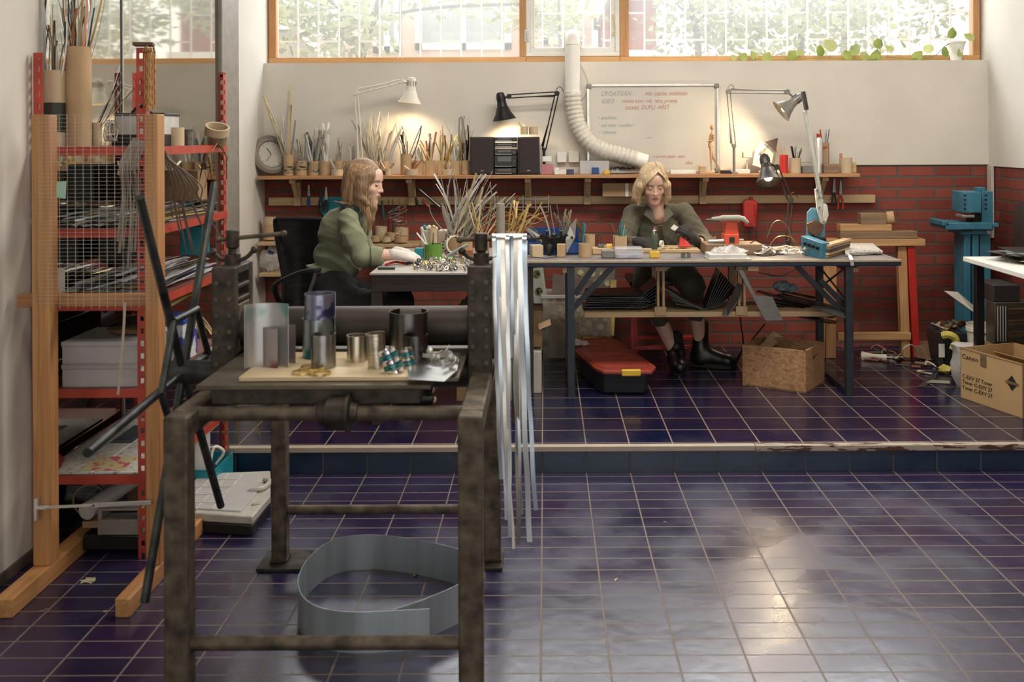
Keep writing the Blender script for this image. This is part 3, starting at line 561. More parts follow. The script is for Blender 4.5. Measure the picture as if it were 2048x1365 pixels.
# clear plastic boxes on the fourth shelf
for k in range(2):
    bx = thing('storage_box', ('lower' if k == 0 else 'upper')+' one of two clear plastic boxes stacked on the fourth red shelf', 'box', (-1.645, 3.81, .6185+k*.0835))
    g = G(); z = .6185+k*.0835; x0, x1, y0, y1 = -1.775, -1.50, 3.67+.0*k, 3.95
    g.bb(x0, x1, y0, y1, z, z+.004).bb(x0, x1, y0, y0+.003, z, z+.065).bb(x0, x1, y1-.003, y1, z, z+.065).bb(x0, x0+.003, y0, y1, z, z+.065).bb(x1-.003, x1, y0, y1, z, z+.065)
    for q in (.25, .5, .75): g.bb(x0+(x1-x0)*q-.001, x0+(x1-x0)*q+.001, y0, y1, z, z+.06)
    g.ob('tray', clear2, bx, smooth=False)
    g = G(); g.bb(x0-.004, x1+.004, y0-.004, y1+.004, z+.065, z+.083); g.ob('lid', clear2, bx, bev=.003)
gl = thing('work_gloves', 'brown leather work gloves lying on the upper clear box', 'gloves', (-1.58, 3.8, .787))
g = G()
for i in range(2):
    for j in range(4): g.tube([(-1.62+i*.06, 3.78+j*.018+i*.02, .799), (-1.58+i*.05, 3.775+j*.02+i*.02, .803), (-1.53+i*.03, 3.77+j*.024+i*.02, .799)], .011, 8)
    g.ball((-1.63+i*.06, 3.81+i*.02, .802), .035, 10, sc=(1.3, 1, .38))
g.ob('leather', mat('brown_leather', (110, 78, 44), .7, var=.3), gl)
# newspapers on the lowest shelf
np_ = mat('newsprint', (196, 190, 180), .9, scale=60, stretch=(1, 4, 1), var=.1, col2=(120, 116, 110), thr=(.55, .6)); np2 = mat('newsprint_colour', (190, 176, 120), .9, scale=26, col2=(190, 60, 90), thr=(.5, .58))
nw = thing('newspaper', 'open newspaper spread flat over the lowest red shelf', 'newspaper', (-1.65, 3.95, .304))
g = G(); g.bb(-1.85, -1.462, 3.65, 4.36, .304, .311); pg = g.ob('pages', np_, nw, bev=.001)
g = G(); g.bb(-1.72, -1.56, 3.67, 3.83, .3115, .3122); g.ob('advert', np2, nw, smooth=False)
g = G(); g.bb(-1.75, -1.66, 4.0, 4.25, .3115, .3122); g.ob('photo', mat('news_photo', (60, 66, 78), .9, scale=14, var=.4), nw, smooth=False)
g = G(); g.bb(-1.665, -1.655, 3.652, 4.35, .3113, .3118); g.ob('fold', paper, nw, smooth=False)
g = G(); g.prism([(-1.85, 3.66, .312), (-1.79, 3.66, .312), (-1.80, 3.74, .33), (-1.85, 3.80, .33)], (0, 0, .004)); tag(g.ob('folded_leaflet', mat('dark_red_card', (140, 36, 30), .7)), 'dark red folded card on the left corner of the newspaper', 'card')
# dark sheets leaning on shelf four and objects behind
g = G(); g.box((-1.78, 4.15, .70), (.006, .7, .15), 0); tag(g.ob('dark_sheet', mat('dark_sheet', (36, 36, 42), .25, metal=.6)), 'dark sheet standing on edge against the wall on the fourth red shelf', 'sheet')
pb = thing('packaging_box', 'white box with blue and orange print on the fourth red shelf', 'box', (-1.50, 4.15, .619))
g = G(); g.bb(-1.64, -1.47, 4.05, 4.22, .619, .79); g.ob('carton', mat('printed_carton', (206, 206, 212), .6, scale=9, col2=(40, 62, 150), thr=(.5, .54)), pb, bev=.003)
g = G(); g.bb(-1.645, -1.465, 4.045, 4.225, .775, .80); g.ob('lid', mat('blue_card', (30, 70, 170), .5), pb, bev=.004)
sc_ = thing('plastic_sack', 'crumpled milky plastic bag on the fourth red shelf', 'bag', (-1.66, 4.1, .619)); 
g = G(); 
for i in range(2): g.crump((-1.68+.05*i, 4.08+.02*i, .682+.02*i), .062, (1.1, 1, .9), i)
g.ob('film', bag_m, sc_)
for i, (x, y, wd, d, h_, m_, lb) in enumerate(((-1.78, 4.42, .12, .2, .17, black_p, 'black box at the far end of the second red shelf'), (-1.60, 4.44, .16, .12, .14, card3, 'brown carton at the far end of the second red shelf'), (-1.80, 4.3, .1, .3, .2, mat('dark_case', (48, 44, 42), .5), 'dark case deep on the third red shelf'), (-1.56, 4.45, .1, .1, .16, teal_p, 'teal container deep on the third red shelf'))):
    g = G(); z = 1.20 if i < 2 else .935; g.bb(x-wd/2, x+wd/2, y-d/2, y+d/2, z+.0005+(.055 if i < 2 else .08), z+h_+.05); o = g.ob('storage_carton', m_, bev=.004); tag(o, lb, 'box')
# top shelf
def tubecup(name, x, y, z, r, h_, m_, label, cat='tube', grp=None, band=None):
    root = thing(name, label, cat, (x, y, z), grp); g = G(); g.cup((x, y, z), r, h_, .003, n=28); g.ob('shell', m_, root)
    if band: g = G(); g.ring((x, y, z+band[0]), r+.001, band[1]-band[0], .0008, n=28); g.ob('band', band[2], root)
    return root
p = P(157, 283, 3.80); tubecup('cardboard_tube', p.x, 3.80, 1.501, .047, .378, card, 'tallest brown cardboard tube on the top red shelf')
p = P(109, 283, 3.76); tubecup('cardboard_tube', p.x, 3.76, 1.501, .040, .287, card2, 'pale cardboard tube with a dark green band on the top red shelf', band=(.055, .165, mat('dark_green_tape', (48, 54, 42), .5)))
p = P(194, 283, 3.85); tubecup('cardboard_tube', p.x, 3.85, 1.501, .018, .092, card2, 'short slim cardboard tube beside the tallest one')
p = P(231, 282, 3.95); tubecup('cardboard_roll', p.x, 3.95, 1.551, .034, .04, card2, 'low cardboard ring on the boxes of the top red shelf', 'roll')
p = P(349, 283, 4.05); tubecup('cardboard_tube', p.x, 4.05, 1.501, .038, .074, card2, 'wide short cardboard tube right of the pine post on the top shelf')
g = G(); p = P(378, 283, 4.15); g.cyl((p.x, 4.15, 1.501), (p.x, 4.15, 1.565), .018, n=20).cyl((p.x, 4.15, 1.565), (p.x, 4.15, 1.568), .024, n=20); tag(g.ob('wire_spool', mat('wire_wound', (120, 112, 104), .5, metal=.6, scale=60, stretch=(1, 1, 6), var=.4)), 'spool of thin grey wire at the back of the top red shelf', 'spool')
bx = thing('tool_case', 'white box with a black handle and a red flower on the top shelf', 'box', (-1.60, 3.99, 1.501))
g = G(); g.bb(-1.70, -1.50, 3.92, 4.10, 1.501, 1.545); g.ob('lower_box', black_p, bx, bev=.003); g = G(); g.bb(-1.69, -1.50, 3.93, 4.10, 1.545, 1.622); g.ob('upper_box', mat('pale_grey_box', (190, 190, 184), .5), bx, bev=.003)
g = G(); g.bb(-1.695, -1.495, 3.925, 4.10, 1.622, 1.632); g.ob('lid', mat('navy_lid', (50, 46, 60), .4), bx, bev=.002)
g = G(); g.tube(arc((-1.64, 3.97, 1.632), (-1.56, 3.97, 1.632), .028, 10), .006, 8); g.ob('handle', black_p, bx)
g = G()
for k in range(6):
    t = k*pi/3; g.ball((-1.56+.012*cos(t), 3.929, 1.585+.012*sin(t)), .0065, 8, sc=(1, .15, 1))
g.ob('flower_mark', red_p, bx); g = G()
for k in range(4): g.bb(-1.60+k*.022, -1.585+k*.022, 3.9285, 3.9295, 1.604, 1.614)
g.ob('yellow_marks', mat('pale_yellow', (206, 190, 96), .5), bx, smooth=False)
g = G(); pts = []
for k in range(60): t = k*.62; pts.append((-1.69+.012*cos(t*.5)+.0004*k, 3.86+.03*cos(t)+.002*sin(3*t), 1.562+.04*sin(t)))
g.tube(spl(pts, 2), .0022, 6); tag(g.ob('wire_coil', zinc), 'coil of silver wire standing beside the tallest cardboard tube', 'coil')
def stick(a, b, w_, m_, label, grp, name='thin_strip', sag=0, t=.0012, side=(0, 0, 1)):
    a, b = V(a), V(b); pts = arc(a, b, sag, 8 if sag else 2, side); g = G()
    g.ribbon(pts, w_, t, up=(cos(a.x*91), sin(a.x*91), .1)); return tag(g.ob(name, m_, ang=1.2, org=a), label, 'strip', grp)
SM2 = [alu, zinc, brass, copper, steel, mat('strip_dark', (60, 56, 54), .4, metal=.8), mat('strip_straw', (178, 150, 104), .6)]
T2 = [(157, 90, 3.80, .03), (109, 130, 3.76, .028), (185, 220, 3.86, .01)]
for k, (px, py, Y, rr) in enumerate(T2):
    q = P(px, py, Y); n = (44, 24, 12)[k]
    for i in range(n):
        t = R.random()*6.28; r_ = rr*R.random()**.5; L_ = R.uniform(.08, (.36, .26, .2)[k]); ln = R.uniform(.0, .35)
        if k == 2: t = R.uniform(-.7, .7); ln = R.uniform(.5, 1.1)
        a = q+V((r_*cos(t), r_*sin(t), -.1)); b = q+V((r_*cos(t)+sin(ln)*cos(t)*L_, r_*sin(t)+sin(ln)*sin(t)*L_*.5, cos(ln)*L_))
        stick(a, b, R.uniform(.003, .008), SM2[R.randrange(7)], ('thin strip sticking up out of the tallest cardboard tube', 'thin strip sticking up out of the tube with the green band', 'thin strip fanning out to the right of the tallest tube')[k], ('strips in the tallest tube', 'strips in the green banded tube', 'strips in the slim tube')[k], sag=R.uniform(-.02, .02), side=(1, 0, 0))
# tilted tape roll with wires on the back post
tr = thing('tape_roll', 'pale tape roll tilted on top of the back red post shelf corner', 'roll', (-1.455, 4.42, 1.53))
g = G(); g.ring((-1.452, 4.42, 1.545), .052, .042, .008, ax=(.25, -.35, 1)); g.ob('card_ring', card2, tr); g = G(); g.cyl((-1.452, 4.42, 1.503), (-1.443, 4.405, 1.546), .038, .044, n=24); g.ob('wound_tape', mat('tape', (150, 132, 104), .3, metal=.3, var=.2), tr)
for i in range(14):
    p = V((-1.455+R.uniform(-.05, .05), 4.38+R.uniform(-.03, .03), 1.51)); L_ = R.uniform(.08, .2); q = p+V((R.uniform(-.03, .05), -.03, -L_)); g = G(); g.tube([p, (p+q)/2+V((R.uniform(-.05, .05), -.04, .02)), q], .0012+.0008*(i % 2), 5)
    tag(g.ob('fine_wire', [brass, copper, SM2[5]][i % 3], org=p), 'fine curly wire dangling from the top shelf by the tape roll', 'wire', 'wires hanging by the tape roll')
# bundle of fibres hanging from the front right red post
bf = thing('fringe_bundle', 'bundle of rust coloured beaded strands hanging on the front red post', 'bundle', (-1.44, 3.66, 1.63))
g = G()
for i in range(26):
    x = -1.452+.034*R.random(); y = 3.615+.03*R.random(); z0 = 1.86+R.uniform(-.008, .006); z1 = 1.62+R.uniform(0, .03); n = 30
    g.tube([(x+.0015*sin(j*1.3+i), y-.01*(j < 2), z0+(z1-z0)*j/n) for j in range(n)], .002, 5, rs=[.0026 if j % 2 else .0016 for j in range(n)])
g.ob('strands', mat('rust_beads', (186, 130, 72), .6, var=.3, scale=60), bf); g = G(); g.box((-1.455, 3.63, 1.872), (.07, .05, .014), .2); g.ob('wrap', mat('brown_wrap', (92, 64, 44), .7), bf, bev=.003)
# long pale strips drooping from the top shelf over the mesh
for i in range(16):
    if i < 8: a = P(268+i*3, 276+i, 3.60); b = P(238+i*6+R.uniform(-6, 6), R.uniform(380, 560), 3.55); mid = P(240+i*5, 330, 3.5)
    else: k = i-8; a = P(322+k*2, 290+k*4, 3.62); b = P(345+k*14, R.uniform(430, 520), 3.9); mid = P(345+k*8, 370, 3.7)
    g = G(); g.ribbon(spl([a, mid, a.lerp(b, .62).lerp(mid, .25), b], 5), R.choice((.005, .008, .011)), .001, up=(1, -.1, 0)); tag(g.ob('drooping_strip', mat('dull_strip', (140, 130, 120), .45, metal=.5, var=.2), ang=1.2), ('dull grey strip drooping over the wire mesh from the top shelf', 'dull grey strip drooping behind the right pine post')[i >= 8], 'strip', ('strips drooping over the mesh', 'strips drooping behind the pine post')[i >= 8])
g = G(); g.ribbon(spl([P(250, 605, 3.39), P(246, 680, 3.39), P(236, 790, 3.39)], 4), .0085, .0015, up=(1, 0, 0)); tag(g.ob('drooping_strip', mat('pale_strip', (170, 158, 144), .6), ang=1.2), 'single pale strip hanging below the pine rail in front of the clear boxes', 'strip')
# sheaf of golden strips by the wheel
for i in range(13):
    a = P(352+i*2, 640-i*.5, 3.45); b = P(428+R.uniform(-24, 6), 660+i*5, 3.35); g = G(); g.ribbon(arc(a, b, R.uniform(.02, .05), 8), .0065, .001, up=(0, -.6, 1)); tag(g.ob('golden_strip', [mat('pale_brass', (230, 216, 176), .3, metal=.5), mat('pale_brass', (1, 1, 1)), brass][i % 3], ang=1.2), 'pale golden strip arching over the wheel spokes', 'strip', 'golden strips by the wheel')
for i, (a, b) in enumerate((((497, 800), (520, 872)), ((455, 842), (458, 915)), ((475, 845), (474, 890)))):
    g = G(); g.ribbon(spl([V((P(a[0], 0, 3.35).x, 3.343, .874)), P(*a, 3.38), P(*b, 3.4)], 5), .006, .001, up=(1, 0, 0)); tag(g.ob('golden_strip', brass, ang=1.2), 'golden strip dangling from the back of the press bed', 'strip', 'golden strips under the press')
# floor things under and beside the shelving
oc = thing('organizer_case', 'grey and black compartment case with clear lid lying on the floor', 'case', (-1.33, 4.12, 0))
def quad(z, pts): return [V(PZ(px, py, z)) for px, py in pts]
top = quad(.09, [(385, 1020), (385, 960), (408, 941), (541, 936), (541, 985), (505, 1027)]); bot = [V((p.x, p.y, .045)) for p in top]
g = G(); g.rings([[V((p.x, p.y, 0)) for p in top], bot]); g.ob('base', black_p, oc, bev=.006)
top = [V((p.x, p.y, .045)) for p in top]; g = G(); g.prism(top, (0, 0, .032)); g.ob('rim', mat('grey_lid', (176, 172, 162), .4), oc, bev=.005)
cc = sum(top, V())/len(top); ins = [cc+(p-cc)*.84+V((-.03, 0, .0325)) for p in top]; g = G(); g.prism(ins, (0, 0, .006)); g.ob('clear_lid', clear2, oc, bev=.002)
g = G(); x0, x1 = min(p.x for p in ins), max(p.x for p in ins); y0, y1 = min(p.y for p in ins), max(p.y for p in ins)
for k in range(1, 5): g.bb(x0+.01, x1-.12, y0+(y1-y0)*k/5-.003, y0+(y1-y0)*k/5+.003, .079, .086)
for k in range(1, 4): g.bb(x0+(x1-x0-.1)*k/3.4-.003, x0+(x1-x0-.1)*k/3.4+.003, y0+.02, y1-.02, .079, .086)
g.ob('divider', mat('pale_divider', (196, 192, 182), .5), oc, smooth=False)
p = PZ(520, 975, .08); g = G(); g.tube(spl([(p.x-.03, p.y-.05, .088), (p.x+.02, p.y-.04, .088), (p.x+.03, p.y+.04, .088), (p.x, p.y+.07, .088)], 5), .011, 10); g.ob('handle', mat('grey_lid', (176, 172, 162)), oc)
for px, py in ((512, 1018), (400, 1021)):
    p = PZ(px, py, .06); g = G(); g.box((p.x, p.y-.004, .06), (.03, .014, .045), .5 if px > 450 else 0); g.ob('latch', mat('grey_latch', (150, 146, 138), .4), oc, bev=.003)
mo = thing('motor_unit', 'dark machine block with a grey bracket and clear cylinder under the shelving', 'machine', (-1.6, 3.95, 0))
g = G(); g.bb(-1.70, -1.47, 3.66, 3.9, .02, .08).bb(-1.66, -1.5, 3.7, 3.86, 0, .02); g.ob('base', black_m, mo, bev=.008)
g = G(); g.bb(-1.64, -1.48, 3.65, 3.72, .082, .138).bb(-1.64, -1.625, 3.65, 3.72, .138, .17).bb(-1.495, -1.48, 3.65, 3.72, .138, .17).bb(-1.64, -1.48, 3.65, 3.72, .17, .178); g.ob('bracket', grey_p, mo, bev=.002)
g = G(); g.cyl((-1.685, 3.66, .165), (-1.62, 3.98, .19), .031, n=24); cyo = g.ob('cylinder', clear2, mo); g = G(); g.cyl((-1.686, 3.655, .165), (-1.684, 3.662, .165), .024, .02, n=24); g.ob('end_lens', chrome, cyo)
g = G(); g.bb(-1.70, -1.62, 3.66, 3.74, .105, .128); g.ob('wood_shim', oldwood, mo, bev=.001)
g = G(); g.bb(-1.72, -1.6, 4.1, 4.3, 0, .27); tag(g.ob('brown_box', card3, bev=.003), 'brown box standing at the back under the lowest red shelf', 'box')
g = G(); g.ring((-1.79, 3.92, .12), .06, .02, .006, ax=(.2, -1, .1)); tag(g.ob('cable_ring', mat('brass_dark', (120, 96, 56), .4, metal=.8)), 'dark brass hoop leaning under the shelving', 'hoop')
for i in range(9): 
    a = V((-1.56+.01*i, 3.96+.02*(i % 3), .10)); b = a+V((.02+.01*(i % 3), -.05, .12)); g = G(); g.ribbon(arc(a, b, .02, 6, (1, 0, 0)), .006, .001, up=(1, 0, 0)); tag(g.ob('golden_strip', brass, ang=1.2), 'short golden strip poking up behind the machine block', 'strip', 'golden strips under the shelving')
g = G(); a = [PZ(170+R.uniform(-12, 22), 1162+R.uniform(-7, 7), .001+.004*R.random()) for _ in range(26)]
for i in range(0, 24): g.add([a[i], a[i+1], a[i+2]], [(0, 1, 2)])
tag(g.ob('crumpled_tape', mat('straw_scrap', (170, 158, 130), .8), smooth=False), 'small crumpled straw coloured scrap on the floor by the pine foot', 'scrap')
for px, py in ((1232, 1160), (1330, 1045), (88, 1220), (213, 1222), (830, 1150), (1140, 1120)):
    p = PZ(px, py, .001); g = G(); g.prism([p+V((R.uniform(-.012, .012), R.uniform(-.02, .02), 0)) for _ in range(4)], (0, 0, .0012)); tag(g.ob('floor_scrap', mat('pale_scrap', (186, 174, 150), .8), smooth=False), 'tiny pale scrap lying on the blue floor tiles', 'scrap', 'tiny scraps on the floor')
tb = thing('teal_crate', 'teal box with white plastic behind the organizer case', 'box', (-1.42, 4.42, 0))
g = G(); x0, x1, y0, y1 = -1.62, -1.41, 4.25, 4.505
g.bb(x0, x1, y0, y1, 0, .005).bb(x0, x1, y0, y0+.004, 0, .12).bb(x0, x1, y1-.004, y1, 0, .12).bb(x0, x0+.004, y0, y1, 0, .12).bb(x1-.004, x1, y0, y1, 0, .12); g.ob('tray', teal_p, tb, smooth=False)
g = G(); g.tube(spl([(-1.45, 4.3, .1), (-1.43, 4.3, .2), (-1.40, 4.34, .17), (-1.44, 4.36, .11)], 5), .006, 8).box((-1.50, 4.32, .16), (.09, .02, .2), .3); g.ob('white_plastic', white_p, tb)
def pbox(name, m, px0, px1, pyt, pyb, Y, dep, label, cat, z0=None, bev=.003, grp=None, rz=0):
    a, b = P(px0, pyb, Y), P(px1, pyt, Y); zz = a.z if z0 is None else z0; g = G()
    g.box(((a.x+b.x)/2, Y+dep/2, (zz+b.z)/2), (b.x-a.x, dep, b.z-zz), rz=rz); return tag(g.ob(name, m, bev=bev), label, cat, grp)
def pcup(px0, px1, pyt, Y, z0, m, label, grp=None, name='cardboard_cup', band=None, square=False):
    a = P((px0+px1)/2, pyt, Y); r = (px1-px0)*Y/F/2; h_ = a.z-z0; c = (a.x, Y, z0)
    root = thing(name, label, 'cup', c, grp); g = G()
    if square:
        x0, x1, y0, y1 = a.x-r, a.x+r, Y-r, Y+r; g.bb(x0, x1, y0, y1, z0, z0+.004).bb(x0, x1, y0, y0+.003, z0, a.z).bb(x0, x1, y1-.003, y1, z0, a.z).bb(x0, x0+.003, y0, y1, z0, a.z).bb(x1-.003, x1, y0, y1, z0, a.z); g.ob('shell', m, root)
    else: g.cup(c, r, h_, .003, n=24); g.ob('shell', m, root)
    if band: g = G(); g.ring((c[0], c[1], z0+h_*band[0]), r+.001, h_*(band[1]-band[0]), .0008); g.ob('print_band', band[2], root)
    return a.x, Y, z0, r, h_
def fill(cup, n, lmin, lmax, spread, mats, label, grp, wmin=.003, wmax=.012, bias=(0, 0), curve=.02, nm='metal_strip'):
    x, y, z, r, h_ = cup
    for i in range(n):
        t = R.random()*6.28; q = r*.6*R.random()**.5; L_ = R.uniform(lmin, lmax); ln = spread*R.random()**.6
        a = V((x-q*cos(t)*.5, y-q*sin(t)*.5, z+.006)); d = V((sin(ln)*cos(t)+bias[0], sin(ln)*sin(t)*.45+bias[1], cos(ln))).normalized()
        rim = a+d*(h_/max(d.z, .3)); off = V((rim.x-x, rim.y-y, 0))
        if off.length > r*.85: a = V((x-off.normalized().x*r*.5, y-off.normalized().y*r*.5, z+.006)); tgt = V((x, y, z+h_))+off.normalized()*r*.85; d = (tgt-a).normalized()
        b = a+d*(h_+L_)
        if b.y > 6.67: b.y = 6.67
        stick(a, b, R.uniform(wmin, wmax), mats[R.randrange(len(mats))], label, grp, name=nm, sag=R.uniform(-curve, curve), side=(1, 0, .2))
# ================= wall shelf =================
ws = thing('wall_shelf', 'long orange pine shelf on brackets across the back wall', 'shelf', (.09, 6.57, 1.05))
g = G(); g.bb(-1.856, 2.035, 6.46, 6.688, 1.264, 1.287); g.ob('shelf_board', wood('shelf_pine', (168, 110, 64), (196, 142, 90), 'x'), ws, bev=.002)
g = G(); g.bb(-1.845, 2.20, 6.665, 6.70, 1.083, 1.137); g.ob('rail', pale_x, ws, bev=.002)
for px in (592, 822, 1056, 1175, 1407, 1643):
    x = P(px, 370, 6.6).x; g = G(); g.bb(x-.022, x+.022, 6.625, 6.664, 1.083, 1.262).bb(x-.02, x+.02, 6.5, 6.63, 1.238, 1.262)
    g.prism([(x-.015, 6.625, 1.13), (x-.015, 6.52, 1.238), (x-.015, 6.545, 1.238), (x-.015, 6.625, 1.155)], (.03, 0, 0)); g.ob('bracket', pale_z, ws, bev=.001)
ZS = 1.2875
# clock leaning against the left wall
ck = thing('wall_clock', 'round grey clock leaning against the corner at the left end of the shelf', 'clock', (0, 0, 0)); ck['_w'] = (0, 0, 0)
g = G(); g.lathe([(.0005, 0), (.125, 0), (.132, .008), (.130, .02), (.112, .03), (.092, .028), (.085, .018), (.0005, .018)], n=48); g.ob('case', mat('clock_grey', (120, 112, 104), .45, var=.06), ck)
g = G(); g.cyl((0, 0, .0185), (0, 0, .0195), .085, n=40); dl = g.ob('dial', mat('clock_dial', (176, 168, 156), .5, var=.03), ck)
g = G()
for i in range(12):
    t = i*pi/6; g.bar((.07*cos(t), .07*sin(t), .0205), (.079*cos(t), .079*sin(t), .0205), .003, .0008)
g.ob('hour_marks', black_p, dl)
for ln, t, w_ in ((.048, RAD(112), .005), (.062, RAD(222), .0035)):
    g = G(); g.bar((0, 0, .022), (ln*cos(t), ln*sin(t), .022), w_, .001); g.ob('clock_hand', black_p, dl)
ck.rotation_mode = 'QUATERNION'; nrm = V((.60, -.70, .26)).normalized(); up = V((-.2, 0, 1)); yv = (up-up.dot(nrm)*nrm).normalized(); ck.rotation_quaternion = Matrix((yv.cross(nrm), yv, nrm)).transposed().to_quaternion(); ck.location = P(538, 312, 6.56)+V((0, .02, .005)); ck['_w'] = tuple(ck.location)
# cups on the shelf
tealp = mat('teal_print', (172, 146, 110), .8, scale=26, col2=(20, 84, 84), thr=(.55, .58)); blackp = mat('black_print', (174, 148, 112), .8, scale=30, col2=(40, 34, 30), thr=(.55, .57), stretch=(1, 1, 2)); navyp = mat('navy_band', (36, 40, 66), .6)
bright = [alu, alu, zinc, mat('pale_brass', (230, 216, 176), .3, metal=.5), mat('white_strip', (224, 220, 210), .5)]; darks = [SM2[5], zinc, brass, steel]
CU = [((567, 588), 309, 'first', 'printed with black marks', 17, (.12, .46), .42, bright+darks, (-.25, 0), ((.1, .45), blackp)),
      ((591, 615), 322, 'second', 'printed with a black row', 13, (.04, .22), .3, bright+darks, (-.05, 0), ((.35, .95), blackp)),
      ((617, 638), 323, 'third', 'with a teal print', 15, (.08, .22), .35, [zinc, steel, alu, SM2[5]], (.05, 0), ((.2, .9), tealp)),
      ((640, 662), 323, 'fourth', 'plain', 10, (.1, .26), .2, bright, (-.02, 0), None),
      ((665, 687), 322, 'fifth', 'plain, behind a low cup', 9, (.05, .16), .3, bright, (.1, 0), None),
      ((689, 711), 323, 'sixth', 'plain, left of the lamp clamp', 7, (.05, .12), .25, bright, (.05, 0), None),
      ((740, 758), 322, 'seventh', 'partly behind the blond woman', 19, (.14, .34), .5, bright, (-.08, 0), None),
      ((760, 777), 322, 'eighth', 'with a navy band at its base', 10, (.1, .34), .4, [mat('strip_straw', (178, 150, 104)), zinc, alu], (.08, 0), ((0, .3), navyp)),
      ((801, 824), 308, 'tallest', 'standing right of the navy banded one', 8, (.08, .22), .5, [steel, SM2[5], alu], (.15, 0), None),
      ((825, 847), 321, 'wide', 'right of the tallest cup', 10, (.04, .13), .3, bright, (0, 0), None),
      ((849, 871), 321, 'plain', 'second right of the tallest cup', 9, (.05, .2), .35, [brass, copper, alu], (-.1, 0), None),
      ((873, 892), 321, 'narrow', 'third right of the tallest cup', 9, (.06, .24), .45, [brass, copper, brass, alu], (.1, 0), None),
      ((900, 920), 321, 'darker', 'second left of the stereo', 9, (.06, .24), .45, [brass, zinc, alu], (0, 0), None),
      ((922, 939), 321, 'last', 'directly left of the black stereo', 12, (.06, .3), .3, [zinc, SM2[5], brass, alu], (-.05, 0), None)]
for (a, b), t, nm, ds, n, ll, sp, ms, bi, bd in CU:
    c = pcup(a, b, t, 6.57, ZS, card, '%s cardboard cup on the wall shelf, %s' % (nm, ds), 'cardboard cups of strips on the shelf', band=(bd[0][0], bd[0][1], bd[1]) if bd else None)
    fill(c, int(n*1.7), ll[0], ll[1], sp, ms, 'thin metal strip standing in the %s cardboard cup on the wall shelf' % nm, 'strips in the %s shelf cup' % nm, bias=bi, wmin=.004, wmax=.016)
for (a, b), t, nm, n, ms in (((662, 686), 339, 'below the fifth tall cup', 6, bright), ((770, 782), 337, 'right of the blond woman', 4, [brass, alu]), ((811, 837), 338, 'below the tallest cup', 5, [mat('pale_brass', (1, 1, 1)), copper]), ((885, 909), 338, 'left of the stereo', 6, [brass, alu])):
    c = pcup(a, b, t, 6.50, ZS, card2, 'low cardboard cup in front on the shelf, '+nm, 'low cups on the shelf')
    fill(c, n, .03, .09, .9, ms, 'short metal offcut in the low cup '+nm, 'offcuts in the low cup '+nm, .006, .014, curve=.005, nm='metal_offcut')
# stereo
str_ = thing('stereo_system', 'black stereo tower between its two speakers on the shelf', 'stereo', (.27*0+P(1012, 350, 6.5).x, 6.57, ZS))
for a, b in ((940, 988), (1035, 1079)):
    p, q = P(a, 349, 6.49), P(b, 274, 6.49); g = G(); g.bb(p.x, q.x, 6.49, 6.66, ZS, q.z); s_ = g.ob('speaker', mat('speaker_box', (34, 26, 24), .5), str_, bev=.004)
    g = G(); g.bb(p.x+.012, q.x-.008, 6.484, 6.489, ZS+.01, q.z-.008); g.ob('speaker_cloth', mat('speaker_cloth', (54, 44, 46), .85, scale=60), s_, bev=.003)
    g = G(); g.bb((p.x+q.x)/2-.01, (p.x+q.x)/2+.01, 6.482, 6.4835, ZS+.025, ZS+.029); g.ob('badge', zinc, s_, smooth=False)
ys = [(274, 284), (285, 296), (298, 311), (311, 335), (336, 349)]
for i, (t, b_) in enumerate(ys):
    p, q = P(989, b_-.5, 6.48), P(1033, t+.5, 6.48); g = G(); g.bb(p.x, q.x, 6.48, 6.65, max(p.z, ZS), q.z); u = g.ob('stereo_unit', mat('stereo_black', (30, 29, 29), .35, var=.1), str_, bev=.002)
    g = G(); g.bb(p.x+.02, q.x-.035, 6.4785, 6.4798, (p.z+q.z)/2, q.z-.006); g.ob('display', mat('display_grey', (84, 84, 80), .2), u, smooth=False)
    g = G(); g.cyl((q.x-.016, 6.48, (p.z+q.z)/2), (q.x-.016, 6.470, (p.z+q.z)/2), .006 if i != 2 else .011, n=16); g.ob('knob', mat('knob_grey', (70, 68, 66), .3), u)
    g = G(); g.bb(p.x+.005, q.x-.03, 6.4785, 6.4795, max(p.z, ZS)+.004, max(p.z, ZS)+.007); g.ob('button_row', zinc, u, smooth=False)
zt = P(0, 274, 6.5).z
for i, (a, b) in enumerate(((1037, 1056), (1058, 1076))): 
    c = pcup(a, b, 253, 6.56, zt, card2, ('left', 'right')[i]+' of two small cardboard cups on top of the right speaker', 'cups on the speaker')
    if i == 0: fill(c, 3, .01, .03, .8, [brass, zinc], 'tiny offcut peeking out of the left cup on the speaker', 'offcuts on the speaker cup', .006, .01, curve=.002, nm='metal_offcut')
# ================= duct =================
du = thing('exhaust_duct', 'white ventilation pipe with ribbed hose from the window to the shelf', 'duct', P(1145, 200, 6.6))
g = G(); r = .050; pts = [P(1145, y, 6.62) for y in (184, 150, 120, 100)]+[P(1145, 85, 6.625), P(1145, 76, 6.65), P(1145, 74, 6.70), P(1145, 76, 6.80)]
g.tube(spl(pts, 5), r, 24); g.ob('pipe', white_p, du)
g = G(); p = P(1145, 82, 6.81); g.box((p.x, 6.808, p.z), (.115, .012, .12)); g.ob('wall_plate', cream, du, bev=.003)
g = G(); p = P(1145, 90, 6.62); g.ring((p.x, 6.62, p.z), .0525, .006, .004); g.ob('collar', white_p, du); g = G(); p = P(1145, 186, 6.62); g.ring((p.x, 6.62, p.z), .056, .016, .007); g.ob('clamp_ring', white_p, du)
cl = spl([P(1145, 186, 6.61), P(1148, 215, 6.61), P(1156, 250, 6.60), P(1176, 282, 6.58), P(1205, 300, 6.57), P(1240, 310, 6.57), P(1272, 319, 6.57)], 40)
acc = 0; rs = []
for i, p in enumerate(cl):
    if i: acc += (p-cl[i-1]).length
    rs.append(.0505+.0065*abs(sin(acc*pi/.030))**.7)
